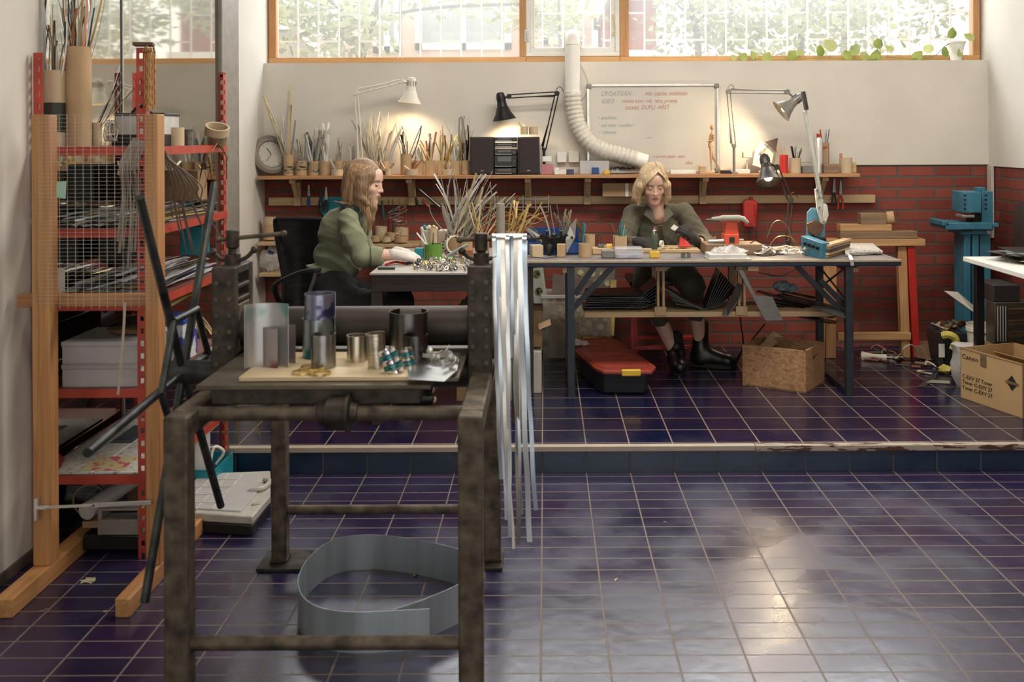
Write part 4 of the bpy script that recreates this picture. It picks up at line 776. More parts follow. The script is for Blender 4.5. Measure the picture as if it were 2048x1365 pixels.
g = G(); g.tube(cl, .05, 24, rs=rs); g.ob('ribbed_hose', mat('hose_white', (206, 200, 188), .5, var=.12, scale=40), du, ang=1.4)
g = G(); g.cyl(P(1270, 318, 6.57), P(1293, 325, 6.57), .052, n=28); g.ob('end_ring', white_p, du, bev=.002)
g = G(); g.tube(spl([P(1160, 128, 6.68), P(1170, 145, 6.68), P(1176, 168, 6.685), P(1170, 190, 6.68), P(1160, 200, 6.67)], 5), .003, 6); tag(g.ob('thin_cable', mat('white_cable', (206, 198, 184), .5)), 'thin white cable looping down from the window beside the duct', 'cable')
# ================= whiteboard =================
wb = thing('whiteboard', 'whiteboard with faded red and green handwriting standing on the shelf', 'whiteboard', (P(1305, 340, 6.67).x, 6.67, ZS))
a, b = P(1174, 344, 6.665), P(1438, 167, 6.665); x0, x1, z0, z1 = a.x, b.x, ZS, b.z
g = G(); g.bb(x0+.01, x1-.01, 6.668, 6.678, z0+.01, z1-.01); bdo = g.ob('board', mat('board_white', (196, 190, 178), .25, var=.04, scale=5), wb)
for q in ((x0+.03, x1-.03, z1-.018, z1), (x0+.03, x1-.03, z0, z0+.018), (x0, x0+.018, z0+.03, z1-.03), (x1-.018, x1, z0+.03, z1-.03)):
    g = G(); g.bb(q[0], q[1], 6.658, 6.682, q[2], q[3]); g.ob('frame', alu, wb, bev=.003)
for x in (x0, x1-.032):
    for z in (z0, z1-.032): g = G(); g.bb(x, x+.032, 6.655, 6.684, z, z+.032); g.ob('corner_cap', grey_p, wb, bev=.006)
rm_, gm_, dm_ = mat('red_marker', (192, 128, 114), .7, var=.15, scale=60), mat('green_marker', (142, 162, 152), .7, var=.2, scale=60), mat('faded_marker', (150, 152, 150), .7, var=.2, scale=60)
for s, px, py, m_, sz in (('CROATISAN -', 1201, 192, dm_, .046), ('inde  jutarine, svedalinske', 1290, 191, rm_, .044), ('KREO', 1203, 207, dm_, .04), ('- nowice suner, inde  rame, prstenje', 1240, 206, rm_, .042), ('zauzeti, DUPLI  ARST', 1249, 219, rm_, .042),
                          ('• predivne', 1197, 239, gm_, .036), ('• vidi stare : uvedite ?', 1197, 254, gm_, .034), ('•  tirkosne', 1197, 268, gm_, .034), ('u prvom planu  stavi', 1306, 316, rm_, .032), ('slike', 1370, 329, rm_, .034), ('--- crno', 1288, 277, dm_, .02)):
    p = P(px, py, 6.667); text(s, sz, (p.x, 6.6672, p.z), FRONT, m_, bdo, 'handwriting', shear=.25, sx=.62 if len(s) > 26 else .8)
# ================= desk lamps =================
def lamp(label, m, base, elbow, head, neck, rim, rr, Y, z0, lit=8, ty=0, Y2=None):
    Y2 = Y2 or Y; B, E, Hd = P(*base, Y), P(*elbow, Y), P(*head, Y2); N_, Rm = P(*neck, Y2), P(*rim, Y2)-V((0, ty, 0))
    L_ = thing('desk_lamp', label, 'lamp', (B.x, Y, z0))
    g = G(); g.bb(B.x-.02, B.x+.02, Y-.03, Y+.03, z0, z0+.012).cyl((B.x, Y, z0+.01), B, .009, n=12).cyl((B.x, Y-.014, B.z), (B.x, Y+.014, B.z), .014, n=14); g.ob('clamp_base', m, L_, bev=.002)
    for nm, p, q in (('lower_arm', B, E), ('upper_arm', E, Hd)):
        d = (q-p).normalized(); n_ = V((-d.z, 0, d.x))
        g = G()
        for s in (-1, 1): g.cyl(p+n_*s*.011, q+n_*s*.011, .0042, n=8)
        g.cyl(p.lerp(q, .05)+n_*.02, p.lerp(q, .42)+n_*.012, .0045, n=8); g.ob(nm, m, L_)
    for p in (E, Hd):
        g = G(); g.cyl(p+V((0, -.014, 0)), p+V((0, .014, 0)), .017, n=16); g.ob('joint', m, L_)
    ax = (Rm-N_).normalized(); h_ = (Rm-N_).length
    g = G(); g.lathe([(.004, -.045), (.020, -.042), (.026, -.034), (.029, h_*.0), (.031, h_*.34), (.038, h_*.40), (rr*.66, h_*.68), (rr, h_), (rr-.002, h_), (rr*.64, h_*.68), (.035, h_*.40), (.0265, 0), (.004, -.03)], N_, ax, 36); sd = g.ob('shade', m, L_)
    g = G()
    x, y, _ = basis(ax)
    for j in range(10):
        t = j*2*pi/10; g.bar(N_+(x*cos(t)+y*sin(t))*.0293-ax*.02, N_+(x*cos(t)+y*sin(t))*.0302+ax*.012, .004, .002)
    g.ob('vent_slots', black_p, sd)
    g = G(); g.cyl(Hd, N_+ax*.0, .007, n=8); g.tube(spl([E+V((-.01, 0, .02)), E+V((.02, 0, .045)), E+V((.045, 0, .01))], 4), .0025, 6); g.ob('bracket', m, L_)
    bc = Rm-ax*.035; g = G(); g.ball(bc, .026, 14).cyl(bc-ax*.02, bc-ax*.06, .014, n=12); bm = emis('bulb_glow', (255, 214, 150), 14); g.ob('bulb', bm, sd)
    l = bpy.data.lights.new('bulb_light', 'SPOT'); l.energy = lit; l.color = (1, .78, .50); l.shadow_soft_size = .025; l.spot_size = RAD(150); l.spot_blend = .6
    lo = bpy.data.objects.new('bulb_light', l); C.objects.link(lo); lo.location = bc+ax*.03; lo.rotation_mode = 'QUATERNION'; lo.rotation_quaternion = ax.to_track_quat('-Z', 'Y'); return L_
lamp('white desk lamp bent over the strips on the shelf', cream, (722, 325), (712, 185), (803, 162), (823, 168), (819, 206), .077, 6.52, ZS, 9)
lamp('black desk lamp bent to the left over the stereo', black_m, (1088, 300), (1114, 187), (1018, 193), (1002, 198), (1009, 240), .080, 6.58, ZS, 7)
lamp('grey desk lamp shining on the wall right of the whiteboard', grey_p, (1468, 292), (1457, 183), (1574, 184), (1593, 199), (1562, 223), .078, 6.50, ZS, 15, Y2=6.40)
lamp('dark desk lamp with its lit bulb showing over the long table', mat('gunmetal', (66, 60, 56), .35, metal=.6, var=.15), (1577, 484), (1581, 400), (1553, 334), (1530, 322), (1534, 364), .082, 6.08, .859, 16, ty=.06)
# ================= other shelf things =================
pcup(1559, 1576, 310, 6.56, ZS, red_p, 'red ribbed cup holding a few pencils', name='pencil_cup')
c = (P(1567, 310, 6.56).x, 6.56, ZS, .028, .12); fill(c, 5, .03, .08, .35, [mat('pencil_wood', (200, 160, 110)), copper], 'pencil in the red ribbed cup', 'pencils in the red cup', .006, .008, curve=0, nm='pencil')
c = pcup(1579, 1602, 316, 6.56, ZS, card2, 'cardboard cup full of black drill bits right of the red cup', name='tool_cup'); fill(c, 9, .03, .08, .5, [black_p], 'black tool in the cup beside the red one', 'black tools in the cup', .006, .012, curve=0, nm='small_tool')
p = P(1637, 345, 6.54); g = G(); sp_ = thing('spray_can', 'tall silver spray can on the shelf behind the white lever', 'can', (p.x, 6.54, ZS)); z1 = P(0, 282, 6.54).z
g.lathe([(.0005, 0), (.027, 0), (.027, z1-ZS-.02), (.02, z1-ZS-.004), (.012, z1-ZS)], (p.x, 6.54, ZS), n=24, caps=True); g.ob('body', alu, sp_); g = G(); g.cyl((p.x, 6.54, z1), (p.x, 6.54, z1+.022), .012, n=16); g.ob('cap', red_p, sp_)
c = pcup(1643, 1656, 285, 6.60, ZS, mat('marked_carton', (184, 150, 112), .8, scale=14, col2=(170, 60, 46), thr=(.56, .6)), 'tall square carton of pencils right of the spray can', name='pencil_box', square=True); fill(c, 8, .04, .1, .35, [blue_p, mat('pencil_wood', (1, 1, 1)), red_p, black_p, teal_p], 'coloured pencil standing in the tall square carton', 'pencils in the square carton', .005, .008, curve=0, nm='pencil')
c = pcup(1679, 1704, 316, 6.55, ZS, card2, 'wide cardboard cup near the right end of the shelf', name='cardboard_cup'); g = G(); p = P(1683, 316, 6.55); g.cyl((p.x, 6.55, ZS+.01), (p.x-.004, 6.55, p.z+.03), .009, n=10); tag(g.ob('marker_pen', mat('marker_red_white', (210, 120, 110), .4)), 'red capped marker in the wide cup at the right shelf end', 'pen')
pbox('wood_block', pale_x, 1705, 1713, 325, 344, 6.55, .05, 'small pale wood block at the very end of the shelf', 'block', ZS)
pbox('wood_block', oldwood, 1648, 1678, 328, 343, 6.50, .08, 'brown wood scrap left of the wide cup', 'block', ZS)
pbox('sponge_block', mat('grey_sponge', (120, 120, 114), .8), 1606, 1626, 333, 344, 6.52, .08, 'grey sanding block on the shelf below a dark tin', 'block', ZS)
pbox('dark_tin', black_p, 1604, 1628, 325, 333, 6.53, .08, 'dark flat tin on the grey sanding block', 'tin', P(0, 333, 6.52).z+.001)
g = G(); a = P(1538, 250+28, 6.63); g.prism([P(1505, 330, 6.55), P(1510, 300, 6.58), P(1522, 281, 6.62), P(1548, 305, 6.62), P(1540, 342, 6.55)], (0, .003, 0)); pc = g.ob('printed_card', mat('cream_card', (206, 198, 180), .8)); tag(pc, 'cream printed card standing behind the shaded lamp', 'card')
pc['_w'] = tuple(pc.location); M_ = Matrix.Rotation(RAD(-40), 3, 'Y')@FRONT; text('umaiou', .032, P(1518, 311, 6.59)-V((0, .012, 0)), M_, black_p, pc, 'lettering')
g = G(); g.prism([P(1530, 284, 6.60), P(1556, 276, 6.63), P(1552, 305, 6.6)], (0, .003, 0)); tag(g.ob('dark_card', mat('brown_card', (84, 68, 54), .7)), 'dark triangular card leaning beside the cream printed card', 'card')
g = G(); g.box(P(1494, 310, 6.58), (.06, .05, .04)); g.cyl(P(1494, 320, 6.58), P(1494, 344, 6.58), .004); tag(g.ob('small_lampshade', mat('cream_shade', (214, 204, 180), .6), bev=.004), 'small cream box on a thin stand left of the printed card', 'box')
# artist mannequin
mn = thing('artist_mannequin', 'jointed wooden figure walking on the shelf before the whiteboard', 'figurine', P(1421, 345, 6.52))
mw = mat('mannequin_wood', (196, 146, 92), .5, var=.1); Y = 6.52
def cps(prts, name):
    g = G()
    for a, b, r1, r2 in prts: A_, B_ = P(*a, Y), P(*b, Y); g.cyl(A_, B_, r1, r2, n=14).ball(A_, r1, 12).ball(B_, r2, 12)
    g.ob(name, mw, mn)
g = G(); g.ball(P(1424, 255, Y), .0125, 14, sc=(1, 1, 1.45)); g.ob('head', mw, mn)
cps([((1424, 263), (1424, 268), .005, .005)], 'neck'); cps([((1424, 271), (1421, 281), .017, .013), ((1421, 286), (1421, 292), .014, .017)], 'torso')
for sdx in (-1, 1):
    Y = 6.52+sdx*.018; cps([((1427, 270), (1427, 281), .006, .005), ((1427, 281), (1415, 283), .005, .004)], 'arm')
Y = 6.505; cps([((1421, 294), (1422, 318), .009, .007), ((1422, 318), (1423, 340), .007, .004), ((1423, 341), (1418, 343), .005, .004)], 'leg')
Y = 6.535; cps([((1421, 294), (1426, 316), .009, .007), ((1426, 316), (1438, 336), .007, .004), ((1438, 337), (1441, 342), .005, .004)], 'leg')
pbox('mannequin_base', pale_x, 1405, 1430, 342, 344, 6.48, .09, 'thin wooden plate under the jointed figure', 'base', ZS); pbox('wood_cube', pale_x, 1399, 1413, 332, 344, 6.47, .05, 'pale wooden cube left of the jointed figure', 'block', ZS)
pbox('pink_box', mat('pink_plastic', (186, 112, 116), .35, var=.1), 1082, 1107, 329, 344, 6.50, .09, 'small pink translucent box right of the stereo', 'box', ZS)
pbox('white_box', white_p, 1085, 1103, 313, 328, 6.52, .07, 'small pale box on the pink box', 'box', P(0, 329, 6.5).z+.001); pbox('white_socket', white_p, 1114, 1133, 305, 325, 6.655, .035, 'white wall socket box above the shelf', 'socket'); pbox('white_socket', cream, 1137, 1158, 303, 325, 6.655, .035, 'cream wall box behind the ribbed hose', 'socket')
bn = pbox('clear_tub', clear2, 1160, 1218, 322, 343, 6.52, .12, 'clear plastic tub on the shelf under the ribbed hose', 'tub', ZS); pbox('blue_tool', blue_p, 1184, 1198, 335, 342, 6.50, .015, 'small violet blue thing beside the clear tub', 'tool', ZS)
for i, (a, b, t, m_, lb) in enumerate(((1109, 1118, 336, white_p, 'tiny white box right of the pink box'), (1118, 1132, 340, cream, 'flat cream lid on the shelf edge'), (1133, 1148, 339, mat('blue_grey', (60, 64, 100), .5), 'dark blue cable bundle on the shelf'), (1208, 1220, 341, yellow_p, 'short yellow pen on the shelf'), (1341, 1392, 340, white_p, 'white folded cloth on the shelf left of the wooden cube'), (1442, 1462, 341, black_p, 'black brush lying right of the jointed figure'), (1462, 1500, 339, paper, 'crumpled white paper on the shelf'), (1520, 1560, 342, cream, 'pale cloth on the shelf below the red cup'))):
    pbox('shelf_clutter', m_, a, b, t, 344, 6.47+.005*i, .05, lb, 'clutter', ZS)
g = G(); pts = [(P(1222+i*1.15+4*sin(i), 338-3*abs(sin(i*.9)), 6.5+.05*sin(i*1.7))) for i in range(46)]; g.tube(spl(pts, 3), .006, 6); tag(g.ob('black_cable', black_p), 'tangle of black cable on the shelf under the hose end', 'cable')
g = G(); c_ = P(1232, 342, 6.47); g.tube([c_+V((.024*cos(t), 0, .006+.008*sin(2*t))) for t in [k*2*pi/24 for k in range(25)]], .003, 6); tag(g.ob('carabiner', white_p), 'white figure eight hook on the shelf edge', 'hook')
# hanging tools on the rail
def hang(px, y0, y1, m1, m2, label, name='pliers', w_=4):
    T_ = thing(name, label, 'tool', P(px, y0, 6.64)); ym = (y0+y1)/2
    g = G(); g.tube([P(px, y0, 6.65), P(px-1, ym, 6.65)], .007, 8, rs=[.004, .008]); g.tube([P(px+1, y0, 6.65), P(px+2, ym, 6.65)], .007, 8, rs=[.004, .008]); g.ob('jaw', m1, T_)
    for s in (-1, 1): g = G(); g.tube(spl([P(px, ym, 6.64), P(px+s*w_, ym+(y1-ym)*.4, 6.64), P(px+s*w_*1.2, y1, 6.64)], 4), .0065, 8); g.ob('handle', m2, T_)
hang(1668, 358, 413, steel, black_p, 'pliers with black grips hanging right of the white lever', w_=3); hang(1681, 362, 418, steel, red_p, 'pliers with red grips hanging beside the black ones', w_=4)
hang(617, 370, 414, steel, blue_p, 'small tool with a blue handle hanging left on the rail', 'hand_tool', 1.5); hang(641, 376, 420, black_p, black_p, 'dark shears hanging by the teal sheet', 'shears', 3); hang(652, 374, 425, zinc, black_p, 'second dark shears hanging by the teal sheet', 'shears', 3)
hang(829, 372, 415, steel, mat('dark_blue_grip', (28, 34, 70), .4), 'pliers with dark blue grips hanging under the bracket', w_=5)
for i, (a, b, m_, lb) in enumerate((((838, 378), (880, 414), steel, 'long steel tool slanting from the rail'), ((845, 400), (857, 413), mat('pink_grip', (190, 70, 90), .4), 'pink handled tool on the rail'), ((764, 402), (768, 440), mat('dark_green_grip', (30, 80, 74), .4), 'dark green handled tool behind the blond woman'))):
    g = G(); g.cyl(P(*a, 6.63), P(*b, 6.63), .008, .011, n=10); tag(g.ob('hand_tool', m_), lb, 'tool')
g = G(); g.prism([P(643, 393, 6.655), P(690, 395, 6.655), P(690, 455, 6.655), P(655, 445, 6.655), P(640, 420, 6.655)], (0, .004, 0)); tag(g.ob('teal_sheet', teal_p), 'bright teal plastic sheet behind the blond woman', 'sheet')
for k in range(4):
    px = (777, 785, 799, 812)[k]; g = G(); g.cyl(P(px, 398, 6.6), P(px, 475, 6.6), .0025, n=6); tag(g.ob('necklace_rod', copper if k > 1 else black_p), 'thin upright rod of the wire rack behind the table', 'rod', 'thin rods of the wire rack')
for k in range(7):
    c_ = P(795+R.uniform(-8, 10), 412+k*5, 6.58); g = G(); g.tube([c_+V((.05*cos(t)*(.6+.1*k % .5), .012*sin(t), .012*sin(t*1+k)-.02*abs(sin(t/2)))) for t in [j*2*pi/18 for j in range(19)]], .0016, 5); tag(g.ob('wire_loop', zinc), 'fine silver wire loop hanging on the thin rods', 'wire', 'wire loops on the rods')
g = G(); x0, x1 = P(968, 0, 6.62).x, P(1095, 0, 6.62).x; z0, z1 = P(0, 425, 6.62).z, P(0, 400, 6.62).z
for k in range(6): x = x0+(x1-x0)*k/5; g.box((x, 6.62, (z0+z1)/2), (.004, .004, (z1-z0)+.03*(k % 2)))
for z in (z0+.02, z1-.01): g.box(((x0+x1)/2, 6.62, z), (x1-x0, .004, .004))
tag(g.ob('wire_rack', zinc, smooth=False), 'light grey wire grid hanging below the rail over the strips', 'rack')
jr = thing('red_jug', 'flat red plastic jug hanging from the rail', 'jug', P(1500, 455, 6.62))
g = G(); g.prism([P(1487, 454, 6.6), P(1513, 457, 6.6), P(1516, 405, 6.6), P(1512, 401, 6.6), P(1491, 400, 6.6), P(1487, 408, 6.6)], (0, .045, 0)); g.ob('body', red_p, jr, bev=.008); g = G(); g.cyl(P(1502, 401, 6.62), P(1502, 394, 6.62), .012, n=14); g.ob('neck', red_p, jr)
g = G(); g.tube([P(1509, 410, 6.598), P(1511, 440, 6.598)], .006, 8); g.ob('grip', red_p, jr)
cb = thing('carton', 'flat brown carton lying on the rail behind the woman in olive', 'box', P(1242, 392, 6.6)); a, b = P(1205, 391, 6.55), P(1272, 366, 6.55)
g = G(); g.bb(a.x, b.x, 6.55, 6.66, 1.138, b.z); g.ob('body', card3, cb, bev=.003); g = G(); g.bb(a.x+.15, a.x+.17, 6.548, 6.5495, 1.139, b.z-.002); g.ob('tape', paper, cb, smooth=False)
cb['_w'] = tuple(cb.location); 
# small shelves in the left corner
for lb, a, b, py, d in (('upper small pine shelf in the left corner', 515, 566, 485, .2), ('lower small pine shelf in the left corner', 518, 566, 547, .2), ('small pine shelf behind the left table', 742, 838, 489, .16)):
    p, q = P(a, py+7, 6.45), P(b, py, 6.45); g = G(); g.bb(p.x, q.x, 6.45, 6.70, p.z, q.z); tag(g.ob('small_shelf', pale_x, bev=.002), lb, 'shelf')
zc = P(0, 485, 6.45).z+.0005
pcup(527, 551, 434, 6.55, zc, card, 'large lidded cardboard drum on the corner shelf', name='cardboard_drum', band=(.68, 1, card2)); pcup(553, 565, 450, 6.58, zc, card, 'small cardboard drum right of the large one', name='cardboard_drum')
zc = P(0, 547, 6.45).z+.0005; c_ = P(540, 545, 6.52)
bgp = thing('plastic_bag', 'clear plastic bag with blue print on the lower corner shelf', 'bag', (c_.x, 6.53, zc)); g = G()
g.crump((c_.x, 6.53, zc+.068), .066, (1.05, .85, 1.0), 3).crump((c_.x+.02, 6.53, zc+.13), .040, (1, .9, .9), 5)
g.ob('film', bag_m, bgp); g = G(); g.box((c_.x+.02, 6.49, zc+.12), (.05, .002, .018), .2, M=Euler((0, .5, 0)).to_matrix()); g.ob('blue_print', blue_p, bgp)
zc = P(0, 489, 6.45).z+.0005
for i, (a, b, t, Y) in enumerate(((750, 774, 453, 6.60), (742, 762, 472, 6.52), (764, 783, 474, 6.50), (773, 791, 465, 6.58), (789, 817, 455, 6.62), (789, 816, 472, 6.50))):
    c = pcup(a, b, t, Y, zc, card if i % 2 else card2, 'round cardboard cup on the small shelf behind the left table', 'cups on the small back shelf'); 
    if i in (2, 5): fill(c, 3, .01, .04, 1.0, [brass], 'small brass curl in a cup on the small back shelf', 'brass curls in the small cups', .004, .008, curve=.01, nm='brass_curl')
# ================= plant on the sill =================
pl = thing('potted_vine', 'trailing green pothos in a white pot on the right window sill', 'plant', P(1912, 118, 6.76))
p = P(1912, 118, 6.76); g = G(); g.lathe([(.0005, 0), (.034, 0), (.036, .01), (.058, .115), (.064, .117), (.064, .13), (.058, .13), (.05, .11), (.0005, .10)], (p.x, 6.76, 2.0355), n=28); g.ob('pot', white_p, pl)
vm = mat('vine_stem', (110, 128, 60), .5); lm = mat('vine_leaf', (120, 150, 48), .4, var=.2, scale=9, col2=(186, 198, 96)); lm2 = mat('vine_leaf_pale', (176, 190, 90), .4, var=.15, scale=9, col2=(206, 212, 130))
path = [(1912, 84), (1890, 92), (1868, 112), (1820, 118), (1775, 114), (1745, 120), (1700, 119), (1650, 116), (1600, 118), (1550, 119), (1500, 118), (1460, 116)]
g = G(); ps = spl([P(x, y, 6.74 if 1 <= i else 6.76) for i, (x, y) in enumerate(path)], 5); g.tube(ps, .0028, 6); g.ob('stem', vm, pl)
LV = [(1467, 115, 10, 0), (1487, 113, 15, 1), (1507, 110, 13, 0), (1534, 114, 16, 1), (1585, 110, 17, 2), (1640, 101, 17, 1), (1660, 90, 20, 0), (1695, 110, 18, 2), (1710, 99, 17, 1), (1728, 112, 14, 0), (1757, 87, 17, 2), (1752, 112, 18, 1), (1778, 97, 12, 0), (1805, 87, 15, 1), (1835, 112, 17, 2), (1856, 97, 17, 0), (1890, 103, 16, 1), (1904, 66, 15, 1), (1938, 74, 15, 0), (1921, 104, 14, 2), (1600, 105, 10, 1)]
for i, (x, y, s, k) in enumerate(LV):
    c_ = P(x, y, 6.70+.02*(i % 3)); L_ = s*6.7/F*1.35; t = (-.6, .3, .9)[k]+R.uniform(-.3, .3); M = Euler((RAD(70)+R.uniform(-.5, .5), t, R.uniform(-.6, .6))).to_matrix()
    out = [(0, -.55), (.28, -.5), (.46, -.2), (.42, .15), (.2, .4), (0, .6), (-.2, .4), (-.42, .15), (-.46, -.2), (-.28, -.5)]
    g = G(); vs = [c_+M@V((u*L_, v*L_, .12*L_*abs(u)+(-.15*L_*v*v))) for u, v in out]; vs2 = [q+M@V((0, 0, .0008)) for q in vs]; mid = [c_+M@V((0, v*L_, -.15*L_*v*v)) for v in (-.5, -.2, .15, .6)]
    g.rings([vs2, vs]); lf = g.ob('leaf', lm2 if k == 0 else lm, pl)
    nr = min(ps, key=lambda q: (q-c_).length); g = G(); g.tube([nr, (nr+c_)/2+V((0, 0, .01)), c_+M@V((0, -.5*L_, 0))], .0016, 5); g.ob('leaf_stalk', vm, lf)
g = G(); g.tube([P(1938, 112, 6.77), P(1938, 60, 6.78), P(1939, -30, 6.78)], .002, 6).tube([P(1944, 112, 6.77), P(1944, 60, 6.78), P(1944, -30, 6.78)], .002, 6); tag(g.ob('blind_cord', white_p), 'white blind cord at the right end of the window', 'cord')
g = G(); g.tube([P(796, 118, 6.77), P(799, 60, 6.78), P(800, -30, 6.78)], .0018, 6).tube([P(805, 118, 6.77), P(803, 60, 6.78), P(802, -30, 6.78)], .0018, 6); tag(g.ob('blind_cord', white_p), 'white blind cord hanging in the left window', 'cord')
# ================= long table =================
ZT = .858; ZP = .118
top_m = mat('bench_top', (112, 104, 104), .38, var=.25, scale=4, col2=(142, 132, 126))
lt = thing('long_table', 'long dark grey work table on navy steel trestle legs', 'table', (.9, 5.75, ZP))
g = G(); g.bb(-.105, 1.925, 5.42, 6.10, ZT-.026, ZT); g.ob('table_top', top_m, lt, bev=.004)
g = G(); g.bb(-.105, 1.926, 5.412, 5.421, ZT-.012, ZT+.001); g.ob('worn_edge', mat('worn_edge', (168, 148, 122), .5, var=.2, scale=20, stretch=(1, 5, 5)), lt, bev=.002)
g = G(); g.bb(-.105, 1.928, 5.414, 5.425, ZT-.034, ZT-.012); g.ob('edge_band', mat('edge_navy', (34, 42, 62), .35, metal=.3), lt, bev=.004)
for x in (.137, 1.648):
    for y in (5.44, 6.02):
        g = G(); g.bb(x-.02, x+.02, y-.02, y+.02, ZP, ZT-.034); g.ob('leg', navy_m, lt, bev=.002)
    g = G(); g.bb(x-.015, x+.015, 5.46, 6.0, ZP, ZP+.03).bb(x-.015, x+.015, 5.46, 6.0, ZT-.064, ZT-.034); g.ob('foot_rail', navy_m, lt, bev=.002)
for a, b in (((1146, 618), (1228, 531)), ((1150, 590), (1190, 532)), ((1688, 628), (1592, 531)), ((1690, 612), (1640, 560))):
    g = G(); g.bar(P(*a, 5.50), P(*b, 5.50), .03, .012, up=(0, 1, 0)); g.ob('brace', navy_m, lt, bev=.001)
g = G(); g.bar(P(1640, 575, 5.98), P(1692, 535, 5.98), .01, .01).bar(P(1640, 535, 5.98), P(1692, 600, 5.98), .01, .01); g.ob('cross_brace', black_m, lt)
g = G(); g.bb(-.10, -.068, 5.45, 5.49, ZP, ZT-.034); g.ob('leg', darkwood, lt, bev=.002)
zs = P(1400, 624, 5.55).z
us = thing('under_shelf', 'pale timber shelf hung beneath the long table', 'shelf', (.9, 5.75, zs))
g = G(); x0, x1 = P(1166, 0, 5.55).x, P(1665, 0, 5.55).x; g.bb(x0, x1, 5.55, 5.585, zs-.03, zs).bb(x0, x1, 5.86, 5.895, zs-.03, zs).bb(x0, x1, 5.585, 5.86, zs-.012, zs); g.ob('shelf_board', pale_x, us, bev=.002)
for px in (1320, 1482):
    x = P(px, 0, 5.56).x; g = G(); g.bb(x-.024, x-.010, 5.56, 5.60, zs, ZT-.036).bb(x+.006, x+.020, 5.56, 5.60, zs, ZT-.036).bb(x-.035, x+.03, 5.545, 5.60, ZT-.075, ZT-.036).bb(x-.04, x+.025, 5.54, 5.56, zs-.02, zs+.03); g.ob('hanger', pale_z, us, bev=.002)
    g = G(); g.bb(x-.02, x+.02, 5.855, 5.89, zs, ZT-.036); g.ob('hanger', pale_z, us, bev=.002)
pbox('wood_lug', pale_x, 1496, 1518, 532, 543, 5.44, .05, 'pale wooden lug under the long table edge', 'block'); pbox('wood_lug', oldwood, 1124, 1134, 530, 547, 5.42, .05, 'orange wooden lug by the left steel leg', 'block'); pbox('wood_lug', pale_x, 1704, 1718, 535, 545, 5.5, .05, 'small wooden lug right of the right steel leg', 'block')
# sheets on the under shelf
dsh = [mat('sheet_black', (34, 33, 34), .35, metal=.3, var=.2), mat('sheet_dark', (58, 56, 56), .32, metal=.6, var=.2), mat('sheet_grey', (96, 94, 90), .35, metal=.7, var=.2)]
def sheet(poly, m, label, grp=None, t=.0025, name='metal_sheet'):
    vs = [V(p) for p in poly]; n = (vs[1]-vs[0]).cross(vs[2]-vs[0]).normalized(); g = G(); g.prism(vs, n*t); return tag(g.ob(name, m, smooth=False), label, 'sheet', grp)
for i in range(11):
    z = zs+.002+i*.0085; a = P(1168+R.uniform(-6, 10), 0, 5.58).x; b = P(1290+R.uniform(-10, 12), 0, 5.58).x; y = 5.57+R.uniform(0, .05); sheet([(a, y, z), (b, y, z+.004), (b-.03, 5.85, z+.004), (a+.02, 5.85, z)], dsh[i % 3] if i < 10 else dsh[0], 'flat dark metal sheet stacked left on the shelf beneath the table', 'flat sheets beneath the table')
for i in range(6):
    a, b = P(1252+i*5, 620, 5.6), P(1317-i, 566+i*8, 5.6); sheet([a, b, b+V((0, .26, 0)), a+V((0, .26, 0))], dsh[i % 2], 'dark sheet leaning against the left wooden hanger', 'sheets against the left hanger')
for i in range(11):
    a, b = P(1326+i*2.5, 575+i*3.4, 5.57+i*.004), P(1402+i*2.4, 621, 5.57+i*.004); sheet([a, b, b+V((0, .22, 0)), a+V((0, .22, 0))], dsh[(i*2) % 3], 'dark sheet slanting down to the right between the wooden hangers', 'sheets slanting right')
for i in range(9):
    a, b = P(1412+i*2.6, 619-i*.3, 5.56+i*.006), P(1440+i*4.2, 545+i*4.5, 5.56+i*.006); sheet([a, b, b+V((.02, .24, 0)), a+V((.02, .24, 0))], dsh[(i+1) % 2], 'black sheet leaning up toward the right wooden hanger', 'black sheets toward the right hanger')
sheet([P(1446, 632, 5.52), P(1452, 612, 5.52), P(1476, 565, 5.55), P(1486, 572, 5.56), P(1478, 600, 5.55), P(1456, 634, 5.52)], dsh[2], 'grey torn edged sheet hanging over the front of the under shelf')
sheet([P(1477, 541, 5.52), P(1486, 541, 5.52), P(1536, 641, 5.52), P(1530, 641, 5.52)], mat('sheet_steel', (128, 126, 120), .3, metal=.8), 'tall narrow steel sheet leaning right of the right wooden hanger')
sheet([P(1504, 590, 5.515), P(1545, 594, 5.515), P(1566, 641, 5.515), P(1532, 642, 5.515)], mat('sheet_steel', (1, 1, 1)), 'steel sheet hanging down at the front beside the tall narrow one')
for i in range(22):
    a = P(1505+R.uniform(-5, 60), 584+i*1.6+R.uniform(-4, 4), 5.65+R.uniform(0, .12)); L_ = R.uniform(.18, .42); s = -.22-.05*R.random(); w_ = R.uniform(.03, .09)
    sheet([a, a+V((L_, 0, s*L_)), a+V((L_+.04, w_, s*L_)), a+V((.03, w_, 0))], [dsh[0], dsh[1], dsh[2], mat('sheet_violet', (92, 74, 88), .35, metal=.6)][i % 4], 'narrow metal offcut sheet in the fanned pile at the right of the under shelf', 'fanned offcut sheets')
sheet([P(1620, 614, 5.5), P(1640, 605, 5.55), P(1704, 634, 5.45), P(1690, 637, 5.42)], dsh[2], 'pointed sheet tip sticking out past the right table leg')
g = G(); 
g.crump(P(1566, 574, 5.75), .05, (1.1, .8, .65), 9).crump(P(1584, 577, 5.74), .036, (1, .8, .7), 11)
tag(g.ob('film_bundle', mat('blue_film', (130, 150, 160), .3, var=.2)), 'bundled bluish plastic film on top of the fanned sheets', 'film')
